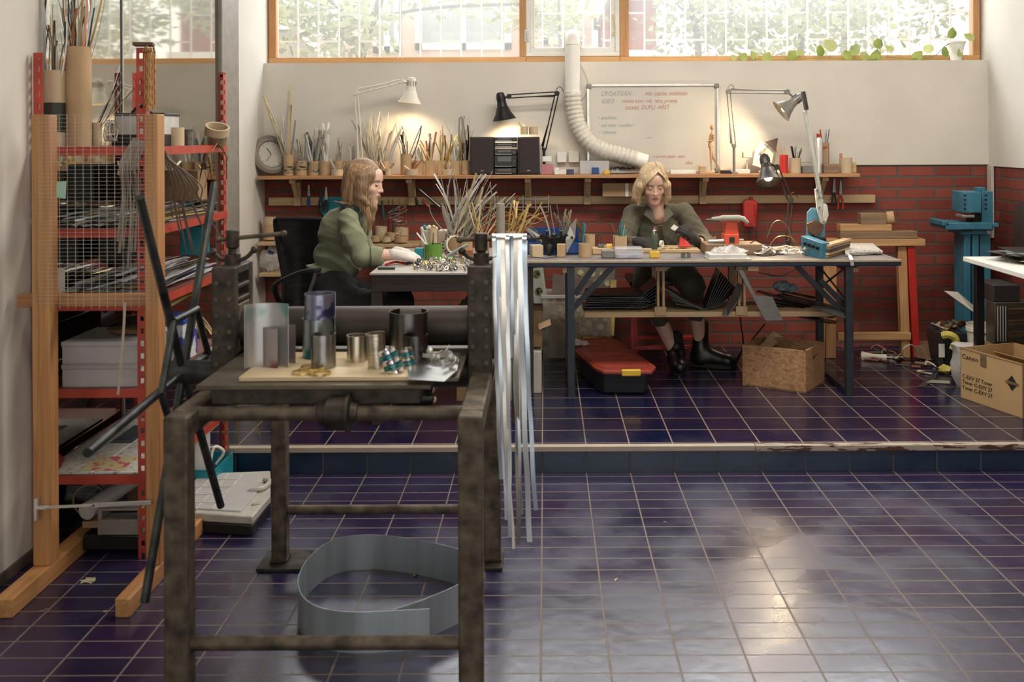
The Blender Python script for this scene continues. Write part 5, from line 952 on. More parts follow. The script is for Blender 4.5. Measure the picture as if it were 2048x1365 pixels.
# ================= left table =================
tl = thing('side_table', 'dark wooden table with a pale top in front of the blond woman', 'table', (-.5, 5.3, ZP))
g = G(); g.bb(-.862, -.112, 4.89, 6.0, .856, .868); g.ob('table_top', mat('pale_top', (168, 160, 152), .4, var=.1, scale=4), tl, bev=.003)
g = G(); g.bb(-.855, -.118, 4.90, 4.925, .775, .856).bb(-.855, -.118, 5.95, 5.975, .775, .856).bb(-.855, -.83, 4.925, 5.95, .775, .856).bb(-.143, -.118, 4.925, 5.95, .775, .856); g.ob('apron', darkwood, tl, bev=.002)
for x in (-.83, -.14):
    for y in (4.93, 5.94): g = G(); g.bb(x-.027, x+.027, y-.027, y+.027, ZP, .775); g.ob('leg', darkwood, tl, bev=.002)
ZL = .8685
# things below the tables
g = G(); g.bb(-.48, -.13, 5.35, 5.75, ZP, .60); tag(g.ob('carton', card3, bev=.003), 'brown carton in the dark under the left table', 'box')
for i in range(4): g = G(); g.box((-.30+.01*i, 5.5, .612+i*.014), (.34-.02*i, .3, .011), .1*i-.1); tag(g.ob('magazine', [mat('mag_dark', (52, 52, 56), .4), paper, mat('mag_teal', (60, 90, 96), .4), card3][i]), ('lowest', 'second', 'third', 'topmost')[i]+' magazine stacked on the carton under the left table', 'magazine')
pbox('white_carton', mat('white_carton', (196, 190, 180), .7, var=.06), 1050, 1083, 704, 787, 5.51, .3, 'white carton standing on the floor under the joint of the two tables', 'box', ZP)
pbox('brown_carton', card3, 1056, 1084, 622, 702, 5.56, .25, 'brown carton on top of the white floor carton', 'box', P(0, 704, 5.51).z+.001)
sheet([P(1076, 648, 5.52), P(1100, 638, 5.50), P(1102, 650, 5.48), P(1078, 660, 5.5)], card, 'bent cardboard flap sticking out right of the brown carton', name='cardboard_flap')
# perforated sheets in clear bin
cbn = thing('clear_bin', 'tall clear plastic bin of perforated sheets under the long table', 'bin', (.22, 6.42, ZP))
a, b = P(1086, 712, 6.36), P(1222, 590, 6.36); x0, x1 = a.x, b.x; z1 = b.z; g = G(); y0, y1 = 6.36, 6.62
g.bb(x0, x1, y0, y1, ZP, ZP+.005).bb(x0, x1, y0, y0+.003, ZP, z1).bb(x0, x1, y1-.003, y1, ZP, z1).bb(x0, x0+.003, y0, y1, ZP, z1).bb(x1-.003, x1, y0, y1, ZP, z1); g.ob('tub', mat('bin_clear', (200, 190, 170), .25, alpha=.3), cbn, smooth=False)
g = G(); g.bb(x0-.01, x1+.01, y0-.012, y0+.003, z1-.02, z1).bb(x0-.01, x1+.01, y1, y1+.012, z1-.02, z1).bb(x0-.012, x0, y0, y1, z1-.02, z1).bb(x1, x1+.012, y0, y1, z1-.02, z1); g.ob('rim', clear2, cbn, bev=.002)
g = G(); p = P(1104, 690, 6.355); g.bb(p.x-.02, p.x+.16, 6.352, 6.357, ZP+.01, P(0, 655, 6.35).z); g.ob('paper_label', mat('kraft_label', (190, 178, 152), .8), cbn, smooth=False)
def perf(px0, px1, pyt, pyb, Y, tilt, base, dot, label, rr=10.5, sp=25):
    root = thing('perforated_sheet', label, 'sheet', P((px0+px1)/2, pyb, Y)); g = G(); a, b = P(px0, pyb, Y), P(px1, pyt, Y); g.bb(a.x, b.x, Y, Y+.003, a.z, b.z); g.ob('sheet', base, root, smooth=False)
    j = 0; y = pyt+12
    while y < pyb-8:
        x = px0+12+(j % 2)*sp/2
        while x < px1-8: c_ = P(x, y, Y-.001); r_ = rr*Y/F; g = G(); g.ring(c_, r_, .003, .003, ax=(0, -1, 0), n=14).cyl(c_+V((0, .001, 0)), c_+V((0, -.0005, 0)), r_*.8, n=12); g.ob('round_cutout', dot, root); x += sp
        y += sp*.8; j += 1
    root.rotation_euler = (0, tilt, 0); return root
gold = mat('gold_dots', (240, 226, 172), .3, metal=.35, scale=30, col2=(150, 128, 84), thr=(.5, .6))
perf(1080, 1106, 535, 700, 6.40, -.12, mat('pale_perf', (186, 186, 170), .4, metal=.4), mat('olive_dots', (150, 136, 60), .4, metal=.5, col2=(40, 40, 30), thr=(.45, .55), scale=60), 'pale perforated strip leaning at the left of the clear bin', 8, 22)
perf(1098, 1185, 590, 706, 6.46, 0, mat('tan_perf', (168, 156, 128), .5, metal=.3), gold, 'sheet with rows of shiny round cutouts inside the clear bin', 7.5, 19)
perf(1120, 1222, 535, 700, 6.52, .05, mat('grey_perf', (140, 132, 118), .5, metal=.3), gold, 'taller grey sheet with shiny round cutouts behind the others', 7, 22)
sheet([P(1106, 548, 6.40), P(1178, 560, 6.40), P(1206, 575, 6.40), P(1200, 588, 6.40), P(1104, 590, 6.40)], mat('taupe_sheet', (120, 106, 94), .6), 'plain taupe sheet in front of the perforated ones', name='board_sheet')
sheet([P(1222, 560, 6.5), P(1233, 560, 6.5), P(1228, 672, 6.5), P(1212, 672, 6.5)], brass, 'narrow brass sheet at the right of the clear bin')
# red lidded crate
rb = thing('storage_bin', 'black storage bin with a dusty red lid and yellow clips', 'bin', (.42, 5.9, ZP))
zl = .262; lid = [PZ(x, y, zl) for x, y in ((1150, 682), (1160, 676), (1212, 672), (1238, 682), (1312, 733), (1304, 742), (1206, 742), (1190, 735), (1150, 700))]
cc = sum(lid, V())/len(lid); low = [cc+(p-cc)*.9 for p in lid]
g = G(); g.rings([[V((q.x, q.y, ZP)) for q in [cc+(p-cc)*.84 for p in lid]], [V((p.x, p.y, zl-.02)) for p in low]]); g.ob('tub', mat('bin_black', (38, 44, 52), .45), rb, bev=.01)
g = G(); g.prism([p-V((0, 0, .022)) for p in lid], (0, 0, .022)); g.ob('lid', mat('red_lid', (176, 58, 38), .5, scale=7, stretch=(1, 7, 1), col2=(132, 52, 40), thr=(.4, .7)), rb, bev=.006)
g = G(); ins = [cc+(p-cc)*.88 for p in lid]
for i in range(len(ins)): g.bar(ins[i]+V((0, 0, .001)), ins[(i+1) % len(ins)]+V((0, 0, .001)), .008, .006)
for k in range(1, 15): a = ins[1].lerp(ins[7], k/15); b = ins[3].lerp(ins[4], k/15); g.bar(a+V((0, 0, .0005)), b+V((0, 0, .0005)), .006, .003)
g.ob('lid_ribs', mat('red_ribs', (156, 50, 34), .5, var=.15), rb)
for px, py, w_, dz in ((1262, 741, .105, 0), (1180, 676, .09, .002)):
    p = PZ(px, py, zl); g = G(); g.box((p.x, p.y-.004, zl-.012), (w_, .03, .036)); g.ob('clip', yellow_p if w_ > .1 else mat('ochre', (190, 130, 40), .5), rb, bev=.006)
pk = [PZ(1150+i*6, 690-(i % 3)*3, zl+.008) for i in range(4)]; g = G()
g.crump(pk[0]+V((.0, 0, .014)), .036, (1.3, 1, .55), 4).crump(pk[3]+V((0, 0, .010)), .026, (1.2, 1, .55), 8)
tag(g.ob('crumpled_film', bag_m), 'crumpled clear film on the left corner of the red lid', 'film')
# wooden crate
cr_ = thing('wooden_crate', 'knotty pine crate with a slotted hand hole standing on the tiles', 'crate', (1.4, 5.6, ZP))
A_, B_, C_ = PZ(1485, 771, ZP), PZ(1612, 788, ZP), PZ(1649, 765, ZP); hz = .232; D_ = A_+(C_-B_); up = V((0, 0, hz)); t = .016
crw = wood('crate_wood', (138, 94, 58), (190, 142, 96), 'x', .6, 1.0)
def wall3(a, b, nm, hole=False):
    d = (b-a); L_ = d.length; d.normalize(); n_ = V((-d.y, d.x, 0)); g = G()
    def pc(u0, u1, z0, z1): g.prism([a+d*u0+V((0, 0, z0)), a+d*u1+V((0, 0, z0)), a+d*u1+V((0, 0, z1)), a+d*u0+V((0, 0, z1))], n_*t)
    if hole:
        u0, u1, h0, h1 = L_*.36, L_*.66, hz*.70, hz*.80; pc(0, L_, 0, h0); pc(0, L_, h1, hz); pc(0, u0, h0, h1); pc(u1, L_, h0, h1)
    else: pc(0, L_, 0, hz)
    g.ob(nm, crw, cr_)
wall3(A_, B_, 'side_panel'); wall3(B_, C_, 'end_panel', True); wall3(C_, D_, 'side_panel'); wall3(D_, A_, 'end_panel', True)
g = G(); g.prism([A_, B_, C_, D_], (0, 0, .01)); g.ob('bottom_panel', crw, cr_)
sheet([A_+V((.04, .06, hz*.6)), D_+V((.06, -.02, hz*1.12)), D_+V((.12, -.02, hz*.95)), A_+V((.1, .06, hz*.6))], pale_x, 'small wooden wedge poking out of the pine crate', name='wood_wedge', t=.012)
for pts in (((1478, 540), (1481, 640), (1486, 690), (1470, 735), (1474, 745)), ((1530, 648), (1500, 685), (1475, 715), (1470, 740), (1490, 748)), ((1518, 545), (1560, 552), (1590, 538))):
    g = G(); g.tube(spl([P(x, y, 6.2) for x, y in pts], 5), .005, 6); tag(g.ob('power_cord', black_p), 'thin black cord hanging behind the long table', 'cord', 'black cords behind the table')
# stool of woman behind the table
so = thing('red_stool', 'red steel stool frame under the long table behind the shelf', 'stool', (.75, 6.35, ZP))
for px, Y in ((1262, 6.25), (1400, 6.25), (1268, 6.55), (1395, 6.55)): x = P(px, 0, Y).x; g = G(); g.bb(x-.013, x+.013, Y-.013, Y+.013, ZP, .60); g.ob('leg', red_p, so, bev=.002)
xa_, xb_ = P(1262, 0, 6.25).x, P(1400, 0, 6.25).x; g = G(); g.bb(xa_, xb_, 6.24, 6.26, .20, .225); g.ob('crossbar', red_p, so, bev=.002); g = G(); g.bb(xa_, xb_, 6.54, 6.56, .20, .225); g.ob('crossbar', red_p, so, bev=.002)
g = G(); g.bb(xa_-.02, xb_+.02, 6.22, 6.58, .60, .635); g.ob('seat', black_p, so, bev=.01)
# ================= things on the long table =================
tw = thing('parts_bin', 'blue plastic bin of strips and cutters on the long table', 'bin', P(1105, 505, 5.85)); a, b = P(1054, 500, 5.72), P(1160, 452, 5.72); x0, x1, y0, y1, z1 = a.x, b.x, 5.72, 6.0, ZT+.07
g = G(); g.bb(x0, x1, y0, y1, ZT+.001, ZT+.006).bb(x0, x1, y0, y0+.004, ZT, z1).bb(x0, x1, y1-.004, y1, ZT, z1+.06).bb(x0, x0+.004, y0, y1, ZT, z1).bb(x1-.004, x1, y0, y1, ZT, z1); g.ob('tray', blue_p, tw, smooth=False)
g = G(); g.prism([(x1, y0, ZT), (x1+.03, y0+.02, ZT+.16), (x1+.03, y1, ZT+.16), (x1, y1, ZT)], (.004, 0, 0)); g.ob('side_flap', teal_p, tw)
def fan(px, py, Y, n, l0, l1, spread, bias, mats, label, grp, w0=.004, w1=.016, nm='metal_strip', zb=None, t=.0012):
    o = P(px, py, Y)
    for i in range(n):
        an = bias+spread*(R.random()-.5)*2; el = R.uniform(-.35, .25); L_ = R.uniform(l0, l1); a = o+V((R.uniform(-.03, .03), R.uniform(-.03, .05), 0)); a.z = zb or a.z
        b = a+V((sin(an)*L_, el*L_*.5, cos(an)*L_)); b.y = min(b.y, 6.65); stick(a, b, R.uniform(w0, w1), mats[R.randrange(len(mats))], label, grp, name=nm, sag=R.uniform(-.03, .03), side=(1, 0, 0), t=t)
greys = [zinc, alu, mat('matte_grey', (150, 148, 136), .5, metal=.4), steel]
fan(1093, 498, 5.84, 12, .10, .22, .35, -.75, greys, 'grey pointed strip leaning left out of the blue bin', 'strips leaning left in the blue bin', .012, .03)
fan(1112, 495, 5.9, 7, .16, .26, .3, -.05, greys, 'tall grey strip standing in the blue bin', 'tall strips in the blue bin', .004, .014)
fan(1136, 498, 5.86, 12, .14, .24, .22, .08, [mat('olive_strip', (160, 150, 110), .5, metal=.3), mat('matte_grey', (1, 1, 1)), zinc], 'beige strip standing at the right of the blue bin', 'beige strips in the blue bin', .008, .018)
sheet([P(1133, 507, 5.62), P(1150, 475, 5.64), P(1153, 436, 5.66), P(1140, 452, 5.66), P(1131, 480, 5.63)], mat('matte_sheet', (142, 140, 134), .4, metal=.6), 'matte grey metal sheet standing before the blue bin')
bgv = thing('black_gloves', 'pair of black work gloves stuffed upright by the blue bin', 'gloves', P(1108, 508, 5.66)); 
for s, cx_ in ((0, 1098), (1, 1120)):
    g = G(); o = P(cx_, 498, 5.66); g.ball(o+V((0, 0, .0)), .034, 12, sc=(.9, .6, 1.15))
    for k in range(5): an = (-.9+.38*k)+(s*.2); g.tube(spl([o+V((.012*(k-2), 0, .02)), o+V((.05*sin(an), -.01, .06)), o+V((.075*sin(an)+.01*(k-2), -.02, .105-.02*abs(k-2)))], 4), .0105, 8)
    g.ob('glove', black_p, bgv)
def gball(px, py, Y): pass
pbox('wood_cube', card2, 1061, 1084, 491, 508, 5.60, .06, 'pale wooden cube at the left end of the long table', 'block', ZT+.001, rz=.3)
pbox('wood_cube', card, 1114, 1131, 489, 508, 5.58, .05, 'brown wooden cube of drill bits in front of the gloves', 'block', ZT+.001)
pcup(1157, 1183, 487, 5.60, ZT+.001, card, 'low round cardboard cup with small metal bits on the long table')
c = (P(1170, 487, 5.6).x, 5.6, ZT, .035, .06); fill(c, 5, .005, .02, 1.2, [zinc, brass], 'small metal bit in the low round cup', 'bits in the low round cup', .008, .016, curve=.004)
c = pcup(1164, 1190, 469, 5.85, ZT+.001, card, 'taller cardboard cup of cutters behind the low round one'); fill(c, 5, .05, .12, .6, [brass, black_p, orange_m], 'brass or black handled tool in the taller cup', 'tools in the taller cup', .008, .014, bias=(-.5, 0), curve=0, nm='hand_tool')
c = pcup(1227, 1254, 472, 5.68, ZT+.001, card, 'square cardboard cup of tools beside the olive sleeve', square=True, name='tool_box'); fill(c, 8, .02, .09, .35, [steel, black_p, pale_z, teal_p], 'slim tool standing in the square cardboard cup', 'tools in the square cup', .006, .01, curve=0, nm='hand_tool')
cn = thing('lighter_fluid_can', 'dark small can with a yellow end lying on a wooden slat', 'can', P(1208, 495, 5.75)); a, b = P(1196, 488, 5.75), P(1213, 489, 5.75); z_ = ZT+.036; a.z = b.z = z_; c_ = P(1224, 489, 5.75); c_.z = z_
g = G(); g.cyl(a, b, .021, n=20); g.ob('body', mat('dark_label', (58, 50, 42), .4, scale=30, col2=(160, 130, 60), thr=(.56, .62)), cn); g = G(); g.cyl(b, c_, .0212, n=20); g.ob('yellow_end', yellow_p, cn)
pbox('wooden_batten', pale_x, 1185, 1228, 497, 503, 5.70, .09, 'pale wooden slat under the small lying can', 'slat', ZT+.001)
pbox('sanding_block', mat('grey_sponge', (1, 1, 1)), 1203, 1230, 501, 513, 5.52, .06, 'grey sanding block on the table left of the clear case', 'block', ZT+.001, bev=.006)
cx = thing('clear_case', 'small clear case of blue and white fittings on the long table', 'case', P(1258, 515, 5.52)); a, b = P(1230, 516, 5.50), P(1287, 496, 5.50)
g = G(); g.bb(a.x, b.x, 5.50, 5.60, ZT+.001, b.z); g.ob('shell', clear, cx, bev=.008); g = G(); g.bb(a.x+.01, b.x-.01, 5.51, 5.59, ZT+.003, ZT+.02); g.ob('contents', mat('blue_white_bits', (176, 176, 196), .5, scale=40, col2=(70, 90, 160), thr=(.52, .58)), cx, smooth=False)
bt = thing('green_bottle', 'slim dark green bottle on a yellow block before the seated woman', 'bottle', P(1309, 508, 5.55)); x = P(1309, 500, 5.55).x; zb_ = P(0, 505, 5.55).z
g = G(); g.lathe([(.0005, 0), (.0165, 0), (.017, .004), (.017, .082), (.013, .088), (.0005, .09)], (x, 5.55, zb_), n=24); g.ob('body', mat('bottle_green', (66, 84, 54), .45), bt)
g = G(); g.lathe([(.012, .088), (.0125, .105), (.006, .108), (.006, .118), (.0005, .119)], (x, 5.55, zb_), n=16); mcp = g.ob('metal_cap', chrome, bt); g = G(); g.box((x+.002, 5.55, zb_+.121), (.012, .01, .006)); g.ob('red_trigger', red_p, mcp)
pbox('yellow_block', yellow_p, 1300, 1319, 504, 512, 5.53, .045, 'yellow block under the green bottle', 'block', ZT+.001)
wbd = thing('drilled_board', 'flat wooden board with drilled holes under the gloved hands', 'board', P(1340, 507, 5.62)); q = [PZ(x, y, ZT+.02) for x, y in ((1284, 499), (1400, 500), (1390, 491), (1296, 491))]
g = G(); g.prism([p-V((0, 0, .018)) for p in q], (0, 0, .018)); g.ob('plank', pale_x, wbd, bev=.001)
for px, py in ((1318, 494), (1330, 494), (1342, 497), (1328, 498), (1354, 498), (1366, 497)): p = PZ(px, py, ZT+.0205); g = G(); g.cyl(p, p+V((0, 0, .0006)), .015, n=16); g.ob('drilled_hole', mat('hole_dark', (40, 30, 22), .9), wbd)
p = P(1373, 512, 5.52); g = G(); g.ring((p.x, 5.55, ZT+.001), .027, .026, .004).ring((p.x, 5.55, ZT+.004), .024, .018, .01); tag(g.ob('wire_reel', steel), 'small reel of silver wire near the front edge of the table', 'reel')
# vise and hand grinder
vz = thing('bench_vise', 'orange red bench vise on a wooden base', 'vise', P(1465, 498, 5.72)); Y = 5.72
a, b = P(1445, 496, Y), P(1484, 434, Y); o = P(1463, 470, Y)
g = G(); g.prism([P(1452, 444, Y), P(1474, 444, Y), P(1478, 470, Y), P(1450, 470, Y)], (0, .07, 0)); g.ob('jaw_body', orange_m, vz, bev=.003)
g = G(); p, q = P(1443, 445, Y-.01), P(1480, 435, Y-.01); g.bb(p.x, q.x, Y-.012, Y+.06, p.z, q.z); g.ob('jaw', orange_m, vz, bev=.003)
g = G(); p, q = P(1449, 492, Y-.03), P(1478, 469, Y-.03); g.bb(p.x, q.x, Y-.03, Y+.08, p.z, q.z); p = P(1464, 480, Y-.03); sld = g.ob('slide', orange_m, vz, bev=.004)
g = G(); g.box((p.x, Y-.032, p.z), (.03, .003, .03)); g.ob('slide_hole', black_p, sld, smooth=False)
g = G(); p, q = P(1440, 500, Y-.02), P(1490, 491, Y-.02); g.bb(p.x, q.x, Y-.04, Y+.1, ZT+.026, q.z); g.ob('base', orange_m, vz, bev=.003)
g = G(); g.cyl(P(1416, 483, Y-.01), P(1450, 482, Y-.01), .009, .012, n=14).cyl(P(1430, 473, Y-.01), P(1430, 495, Y-.01), .005, n=10).cyl(P(1478, 480, Y-.01), P(1487, 480, Y-.01), .006, n=10); g.ob('clamp_screw', zinc, vz)
pbox('vise_board', oldwood, 1412, 1525, 489, 501, 5.66, .2, 'brown wooden base board under the orange vise', 'board', ZT+.001)
gr = thing('rotary_tool', 'grey green hand grinder lying across the orange vise', 'tool', P(1455, 434, 5.7)); Y = 5.70
g = G(); g.tube([P(1412, 439, Y), P(1422, 439, Y), P(1424, 438, Y), P(1440, 437, Y), P(1446, 436, Y), P(1478, 436, Y), P(1486, 438, Y), P(1496, 446, Y)], .01, 14, rs=[.002, .003, .009, .013, .016, .017, .014, .009]); g.ob('body', mat('tool_grey', (156, 158, 140), .4, var=.1), gr)
g = G(); g.tube(spl([P(1496, 446, Y), P(1510, 458, Y), P(1512, 478, Y), P(1500, 487, Y)], 5), .0035, 6); g.ob('cord', black_p, gr)
tr2 = thing('plastic_tray', 'white plastic tray with a crumpled bag at the table edge', 'tray', P(1455, 520, 5.52)); a, b = P(1417, 522, 5.46), P(1493, 500, 5.46)
g = G(); g.bb(a.x, b.x, 5.44, 5.58, ZT+.001, ZT+.03); g.ob('tray', mat('frosted', (214, 212, 206), .35, alpha=.85), tr2, bev=.004); g = G(); g.bb(a.x-.004, b.x+.02, 5.43, 5.59, ZT+.001, ZT+.006); g.ob('rim', mat('frosted', (1, 1, 1)), tr2, bev=.002)
g = G(); vs = []; n = 9
for i in range(n):
    for j in range(7): x = a.x+.03+(b.x-a.x-.02)*i/(n-1); y = 5.45+.11*j/6; vs.append((x, y, ZT+.032+.05*max(0, sin(i*1.7+j)*.5+.5)*(1-abs(i/(n-1)-.5)*1.3)))
g.add(vs, [(i*7+j, i*7+j+1, (i+1)*7+j+1, (i+1)*7+j) for i in range(n-1) for j in range(6)]); g.ob('crumpled_bag', bag_m, tr2, smooth=False)
for i, (x, y, rz, m_) in enumerate(((1528, 487, .6, mat('grey_block', (112, 102, 90), .7)), (1538, 497, -.3, oldwood), (1552, 499, .2, mat('grey_block', (1, 1, 1))))):
    p = P(x, y, 5.62+.03*i); g = G(); g.box((p.x, p.y, ZT+.014+.0*(i)), (.075, .045, .026), rz, M=(Matrix.Rotation(rz, 3, 'Z')@Matrix.Rotation(-.35 if i == 0 else 0, 3, 'Y'))); tag(g.ob('wood_offcut', m_, bev=.002), ('tilted grey wood offcut right of the vise', 'brown wood offcut in front of the tilted one', 'flat grey wood offcut before the lamp foot')[i], 'block')
for i in range(70):
    p = P(R.uniform(1528, 1655), 508+R.uniform(-5, 6), 5.56+R.uniform(0, .22)); t_ = R.random()*6.28; L_ = R.uniform(.04, .11); z = ZT+.003+R.random()*.03; a = V((p.x, p.y, z)); d = V((cos(t_), .6*sin(t_), R.uniform(-.1, .25))); b = a+d*L_; b.z = max(b.z, ZT+.002)
    g = G(); g.ribbon(arc(a, b, R.uniform(0, .02), 6), R.uniform(.004, .009), .0008, up=(R.uniform(-1, 1), 1, .3)); tag(g.ob('metal_shaving', [alu, zinc, white_p, alu, brass, SM2[5]][i % 6], ang=1.2), 'curled shiny offcut strip in the heap left of the blue cutter', 'offcut', 'heap of curled offcuts on the long table')
for k, pts in enumerate((((1534, 475), (1545, 448), (1560, 441), (1575, 455), (1585, 480), (1600, 500)), ((1540, 490), (1555, 474), (1580, 474), (1597, 490), (1606, 508)), ((1600, 492), (1615, 505), (1632, 518)))):
    g = G(); g.ribbon(spl([P(x, y, 5.62) for x, y in pts], 5), .008, .001, up=(0, 1, .2)); tag(g.ob('brass_strip', brass, ang=1.2), ('tall brass strip arching over the offcut heap', 'lower brass strip arching over the offcut heap', 'brass strip end pointing at the table edge')[k], 'strip')
# blue guillotine and lever shear
bc = thing('angle_cutter', 'blue corner cutter block bolted at the front of the long table', 'cutter', P(1622, 515, 5.5))
q = [P(1602, 472, 5.66), P(1603, 508, 5.66), P(1643, 522, 5.46), P(1644, 487, 5.46)]; g = G(); g.prism(q, (.05, .03, 0)); g.ob('block', blue_m, bc, bev=.003)
for k in range(4): p = q[0].lerp(q[3], .22+k*.2).lerp(q[1].lerp(q[2], .22+k*.2), .35); g = G(); g.cyl(p+V((.004, .004, 0)), p+V((-.01, -.014, 0)), .009, n=10); g.ob('bolt', black_m, bc)
ls = thing('lever_shear', 'bench shear with a long white lever and blue side plate', 'shear', P(1635, 478, 5.85)); Y = 5.85
g = G(); g.prism([P(1613, 480, Y), P(1615, 425, Y), P(1623, 416, Y), P(1640, 416, Y), P(1650, 440, Y), P(1650, 478, Y)], (0, .012, 0)); g.ob('side_plate', mat('blue_plate', (84, 150, 178), .45, var=.12), ls, bev=.002)
g = G(); g.prism([P(1615, 448, Y-.03), P(1630, 440, Y-.03), P(1648, 446, Y-.03), P(1646, 462, Y-.03), P(1632, 475, Y-.03), P(1618, 464, Y-.03)], (0, .03, 0)); g.ob('blade_block', mat('rusty_blade', (110, 80, 62), .5, metal=.5, var=.2), ls, bev=.003)
lw = mat('lever_white', (190, 192, 182), .45, var=.12)
g = G(); a, b = P(1610, 222, 5.75), P(1641, 395, 5.82); g.bar(a, b, .022, .03, up=(0, 1, 0)); g.ob('lever', lw, ls, bev=.004)
g = G(); g.prism([P(1630, 378, Y-.04), P(1641, 376, Y-.04), P(1646, 400, Y-.04), P(1655, 412, Y-.04), P(1656, 436, Y-.04), P(1650, 452, Y-.04), P(1640, 446, Y-.04), P(1634, 412, Y-.04)], (0, .025, 0)); g.ob('lever_head', lw, ls, bev=.006)
g = G(); g.prism([P(1648, 408, Y-.07), P(1655, 410, Y-.07), P(1658, 430, Y-.07), P(1652, 448, Y-.07), P(1647, 440, Y-.07)], (0, .02, 0)); g.ob('link_plate', lw, ls, bev=.005)
for px, py in ((1634, 380), (1637, 395), (1643, 384), (1648, 404), (1638, 415), (1648, 444), (1652, 418)): p = P(px, py, Y-.045); g = G(); g.cyl(p, p+V((0, -.012, 0)), .006, n=8); g.ob('bolt', steel, ls)
g = G(); a, b = P(1606, 183, 5.74), P(1613, 220, 5.74); g.bar(a, b, .016, .05, up=(0, 1, 0)); g.ob('grip', mat('dark_wood_grip', (48, 38, 34), .5), ls, bev=.003)
g = G(); p = P(1632, 478, Y); g.bb(p.x-.05, p.x+.05, Y-.04, Y+.08, ZT+.001, p.z+.01); g.ob('base', black_m, ls, bev=.004)
for i in range(5): g = G(); a = P(1647+i*1.5, 516-i*5, 5.48); b = P(1690+i*1, 491-i*4, 5.80); a.z = ZT+.009+i*.0155; b.z = a.z; g.bar(a, b, .05, .013, up=(0, 0, 1)); g.v; g = g; tag(g.ob('wood_strip', [oldwood, pale_x, mat('dark_laminate', (70, 62, 58), .6)][i % 3], bev=.001), ('lowest', 'second', 'middle', 'fourth', 'topmost')[i]+' wood strip in the stack right of the blue cutter', 'strip')
g = G(); n = 12; q = [PZ(x, y, ZT+.004) for x, y in ((1690, 512), (1765, 508), (1745, 492), (1690, 492))]
for k in range(3): g.prism([p+V((0, 0, .006*k)) for p in q], (0, 0, .004))
a, b = PZ(1700, 505, ZT+.018), PZ(1764, 504, ZT+.018); g.tube([a, b], .011, 10); tag(g.ob('folded_newspaper', np_), 'folded newspaper at the right end of the long table', 'newspaper')
g = G(); g.ribbon([P(1693, 505, 5.50), P(1700, 512, 5.42), P(1703, 520, 5.405), P(1705, 532, 5.405)], .018, .001, up=(1, 0, 0)); tag(g.ob('silver_strip', alu), 'short silver strip bent over the table edge at the right', 'strip')
g = G(); q = [PZ(x, y, ZT+.003) for x, y in ((1052, 513), (1090, 516), (1110, 514), (1070, 508))]; g.prism(q, (0, 0, .001)); tag(g.ob('thin_sheet', alu), 'thin silver sheet lying at the left end of the long table', 'sheet')
# ================= things on the left table =================
gc = pcup(849, 884, 488, 5.42, ZL, green_p, 'bright green cup of brushes on the left table', name='green_cup'); fill(gc, 5, .03, .1, .7, [pale_z, white_p, copper, steel], 'slim brush or file in the bright green cup', 'brushes in the green cup', .006, .009, bias=(-.5, 0), curve=0, nm='brush')
pcup(857, 875, 457, 5.62, ZL, card2, 'tall pale cardboard tube behind the green cup', name='cardboard_tube')
pbox('tool_box', mat('clear_tool_tub', (176, 172, 166), .4), 842, 860, 462, 488, 5.75, .1, 'grey tub behind the pale tube', 'tub', ZL)
for i in range(7): p = P(845+i*4.5, 458-3*(i % 2), 5.8); g = G(); g.ball(p, .014, 10); tag(g.ob('round_knob', [white_p, teal_p, brass][i % 3]), 'small round thing heaped in the grey tub', 'knob', 'round things in the grey tub')
pbox('pale_carton', mat('pale_carton', (190, 176, 160), .7), 876, 900, 462, 486, 5.80, .12, 'pale carton with small print behind the green cup', 'box', ZL)
ts = pcup(890, 918, 468, 5.66, ZL, card3, 'brown cardboard holder of long silver strips on the left table')
fan(905, 470, 5.66, 34, .12, .42, .62, .02, [alu, alu, zinc, steel, mat('pale_brass', (1, 1, 1))], 'long silver strip fanning up from the brown holder', 'silver fan on the left table', .004, .017, nm='silver_strip')
fan(930, 474, 5.80, 26, .15, .44, .5, .42, [zinc, steel, alu, SM2[5], mat('olive_strip', (1, 1, 1))], 'grey strip leaning right over the left table', 'grey strips leaning right', .003, .012, nm='silver_strip')
fan(965, 480, 5.60, 20, .10, .33, .45, .15, [brass, mat('pale_brass', (1, 1, 1)), zinc, brass], 'brass strip standing left of the upright grey tube', 'brass strips left of the tube', .003, .010, nm='brass_strip')
fan(1022, 478, 5.70, 26, .08, .27, .5, .42, [brass, brass, mat('pale_brass', (1, 1, 1)), copper], 'brass strip fanning right of the upright grey tube', 'brass strips right of the tube', .004, .014, nm='brass_strip')
pcup(1012, 1032, 462, 5.70, ZL+.0, card, 'cardboard cup behind the upright grey tube holding brass strips'); pcup(950, 978, 470, 5.62, ZL, card3, 'cardboard cup in front of the leaning grey strips')
g = G(); p = P(1001, 407, 5.42); g.cyl((p.x, 5.42, ZT+.001 if p.x > -.1 else ZL), (p.x, 5.42, p.z), .0235, n=28); tag(g.ob('grey_tube', mat('grey_tube', (142, 134, 120), .6, var=.06)), 'thick upright grey tube between the two tables', 'tube')
for i in range(5):
    g = G(); pts = [P(1000+k*12, 440+9*sin(k*.9+i)-6*i % 17, 5.9) for k in range(9)]; g.ribbon(spl(pts, 4), .006, .0008, up=(0, 1, .2)); tag(g.ob('brass_curl', brass, ang=1.2), 'wavy brass ribbon hanging over the strips at the table joint', 'strip', 'wavy brass ribbons')
pf = thing('perforated_bracelet', 'cream perforated bracelet standing behind the ring heap', 'bracelet', P(905, 505, 5.5)); o = P(905, 490, 5.5)
g = G(); g.ring(o+V((0, .02, 0)), .05, .03, .008, ax=(.5, -1, .1), n=28); g.ob('hoop', cream, pf); g = G()
for k in range(16): t_ = k*.39; p = o+V((.052*cos(t_), -.002-.01*(k % 2), .047*sin(t_))); g.ball(p, .006, 8)
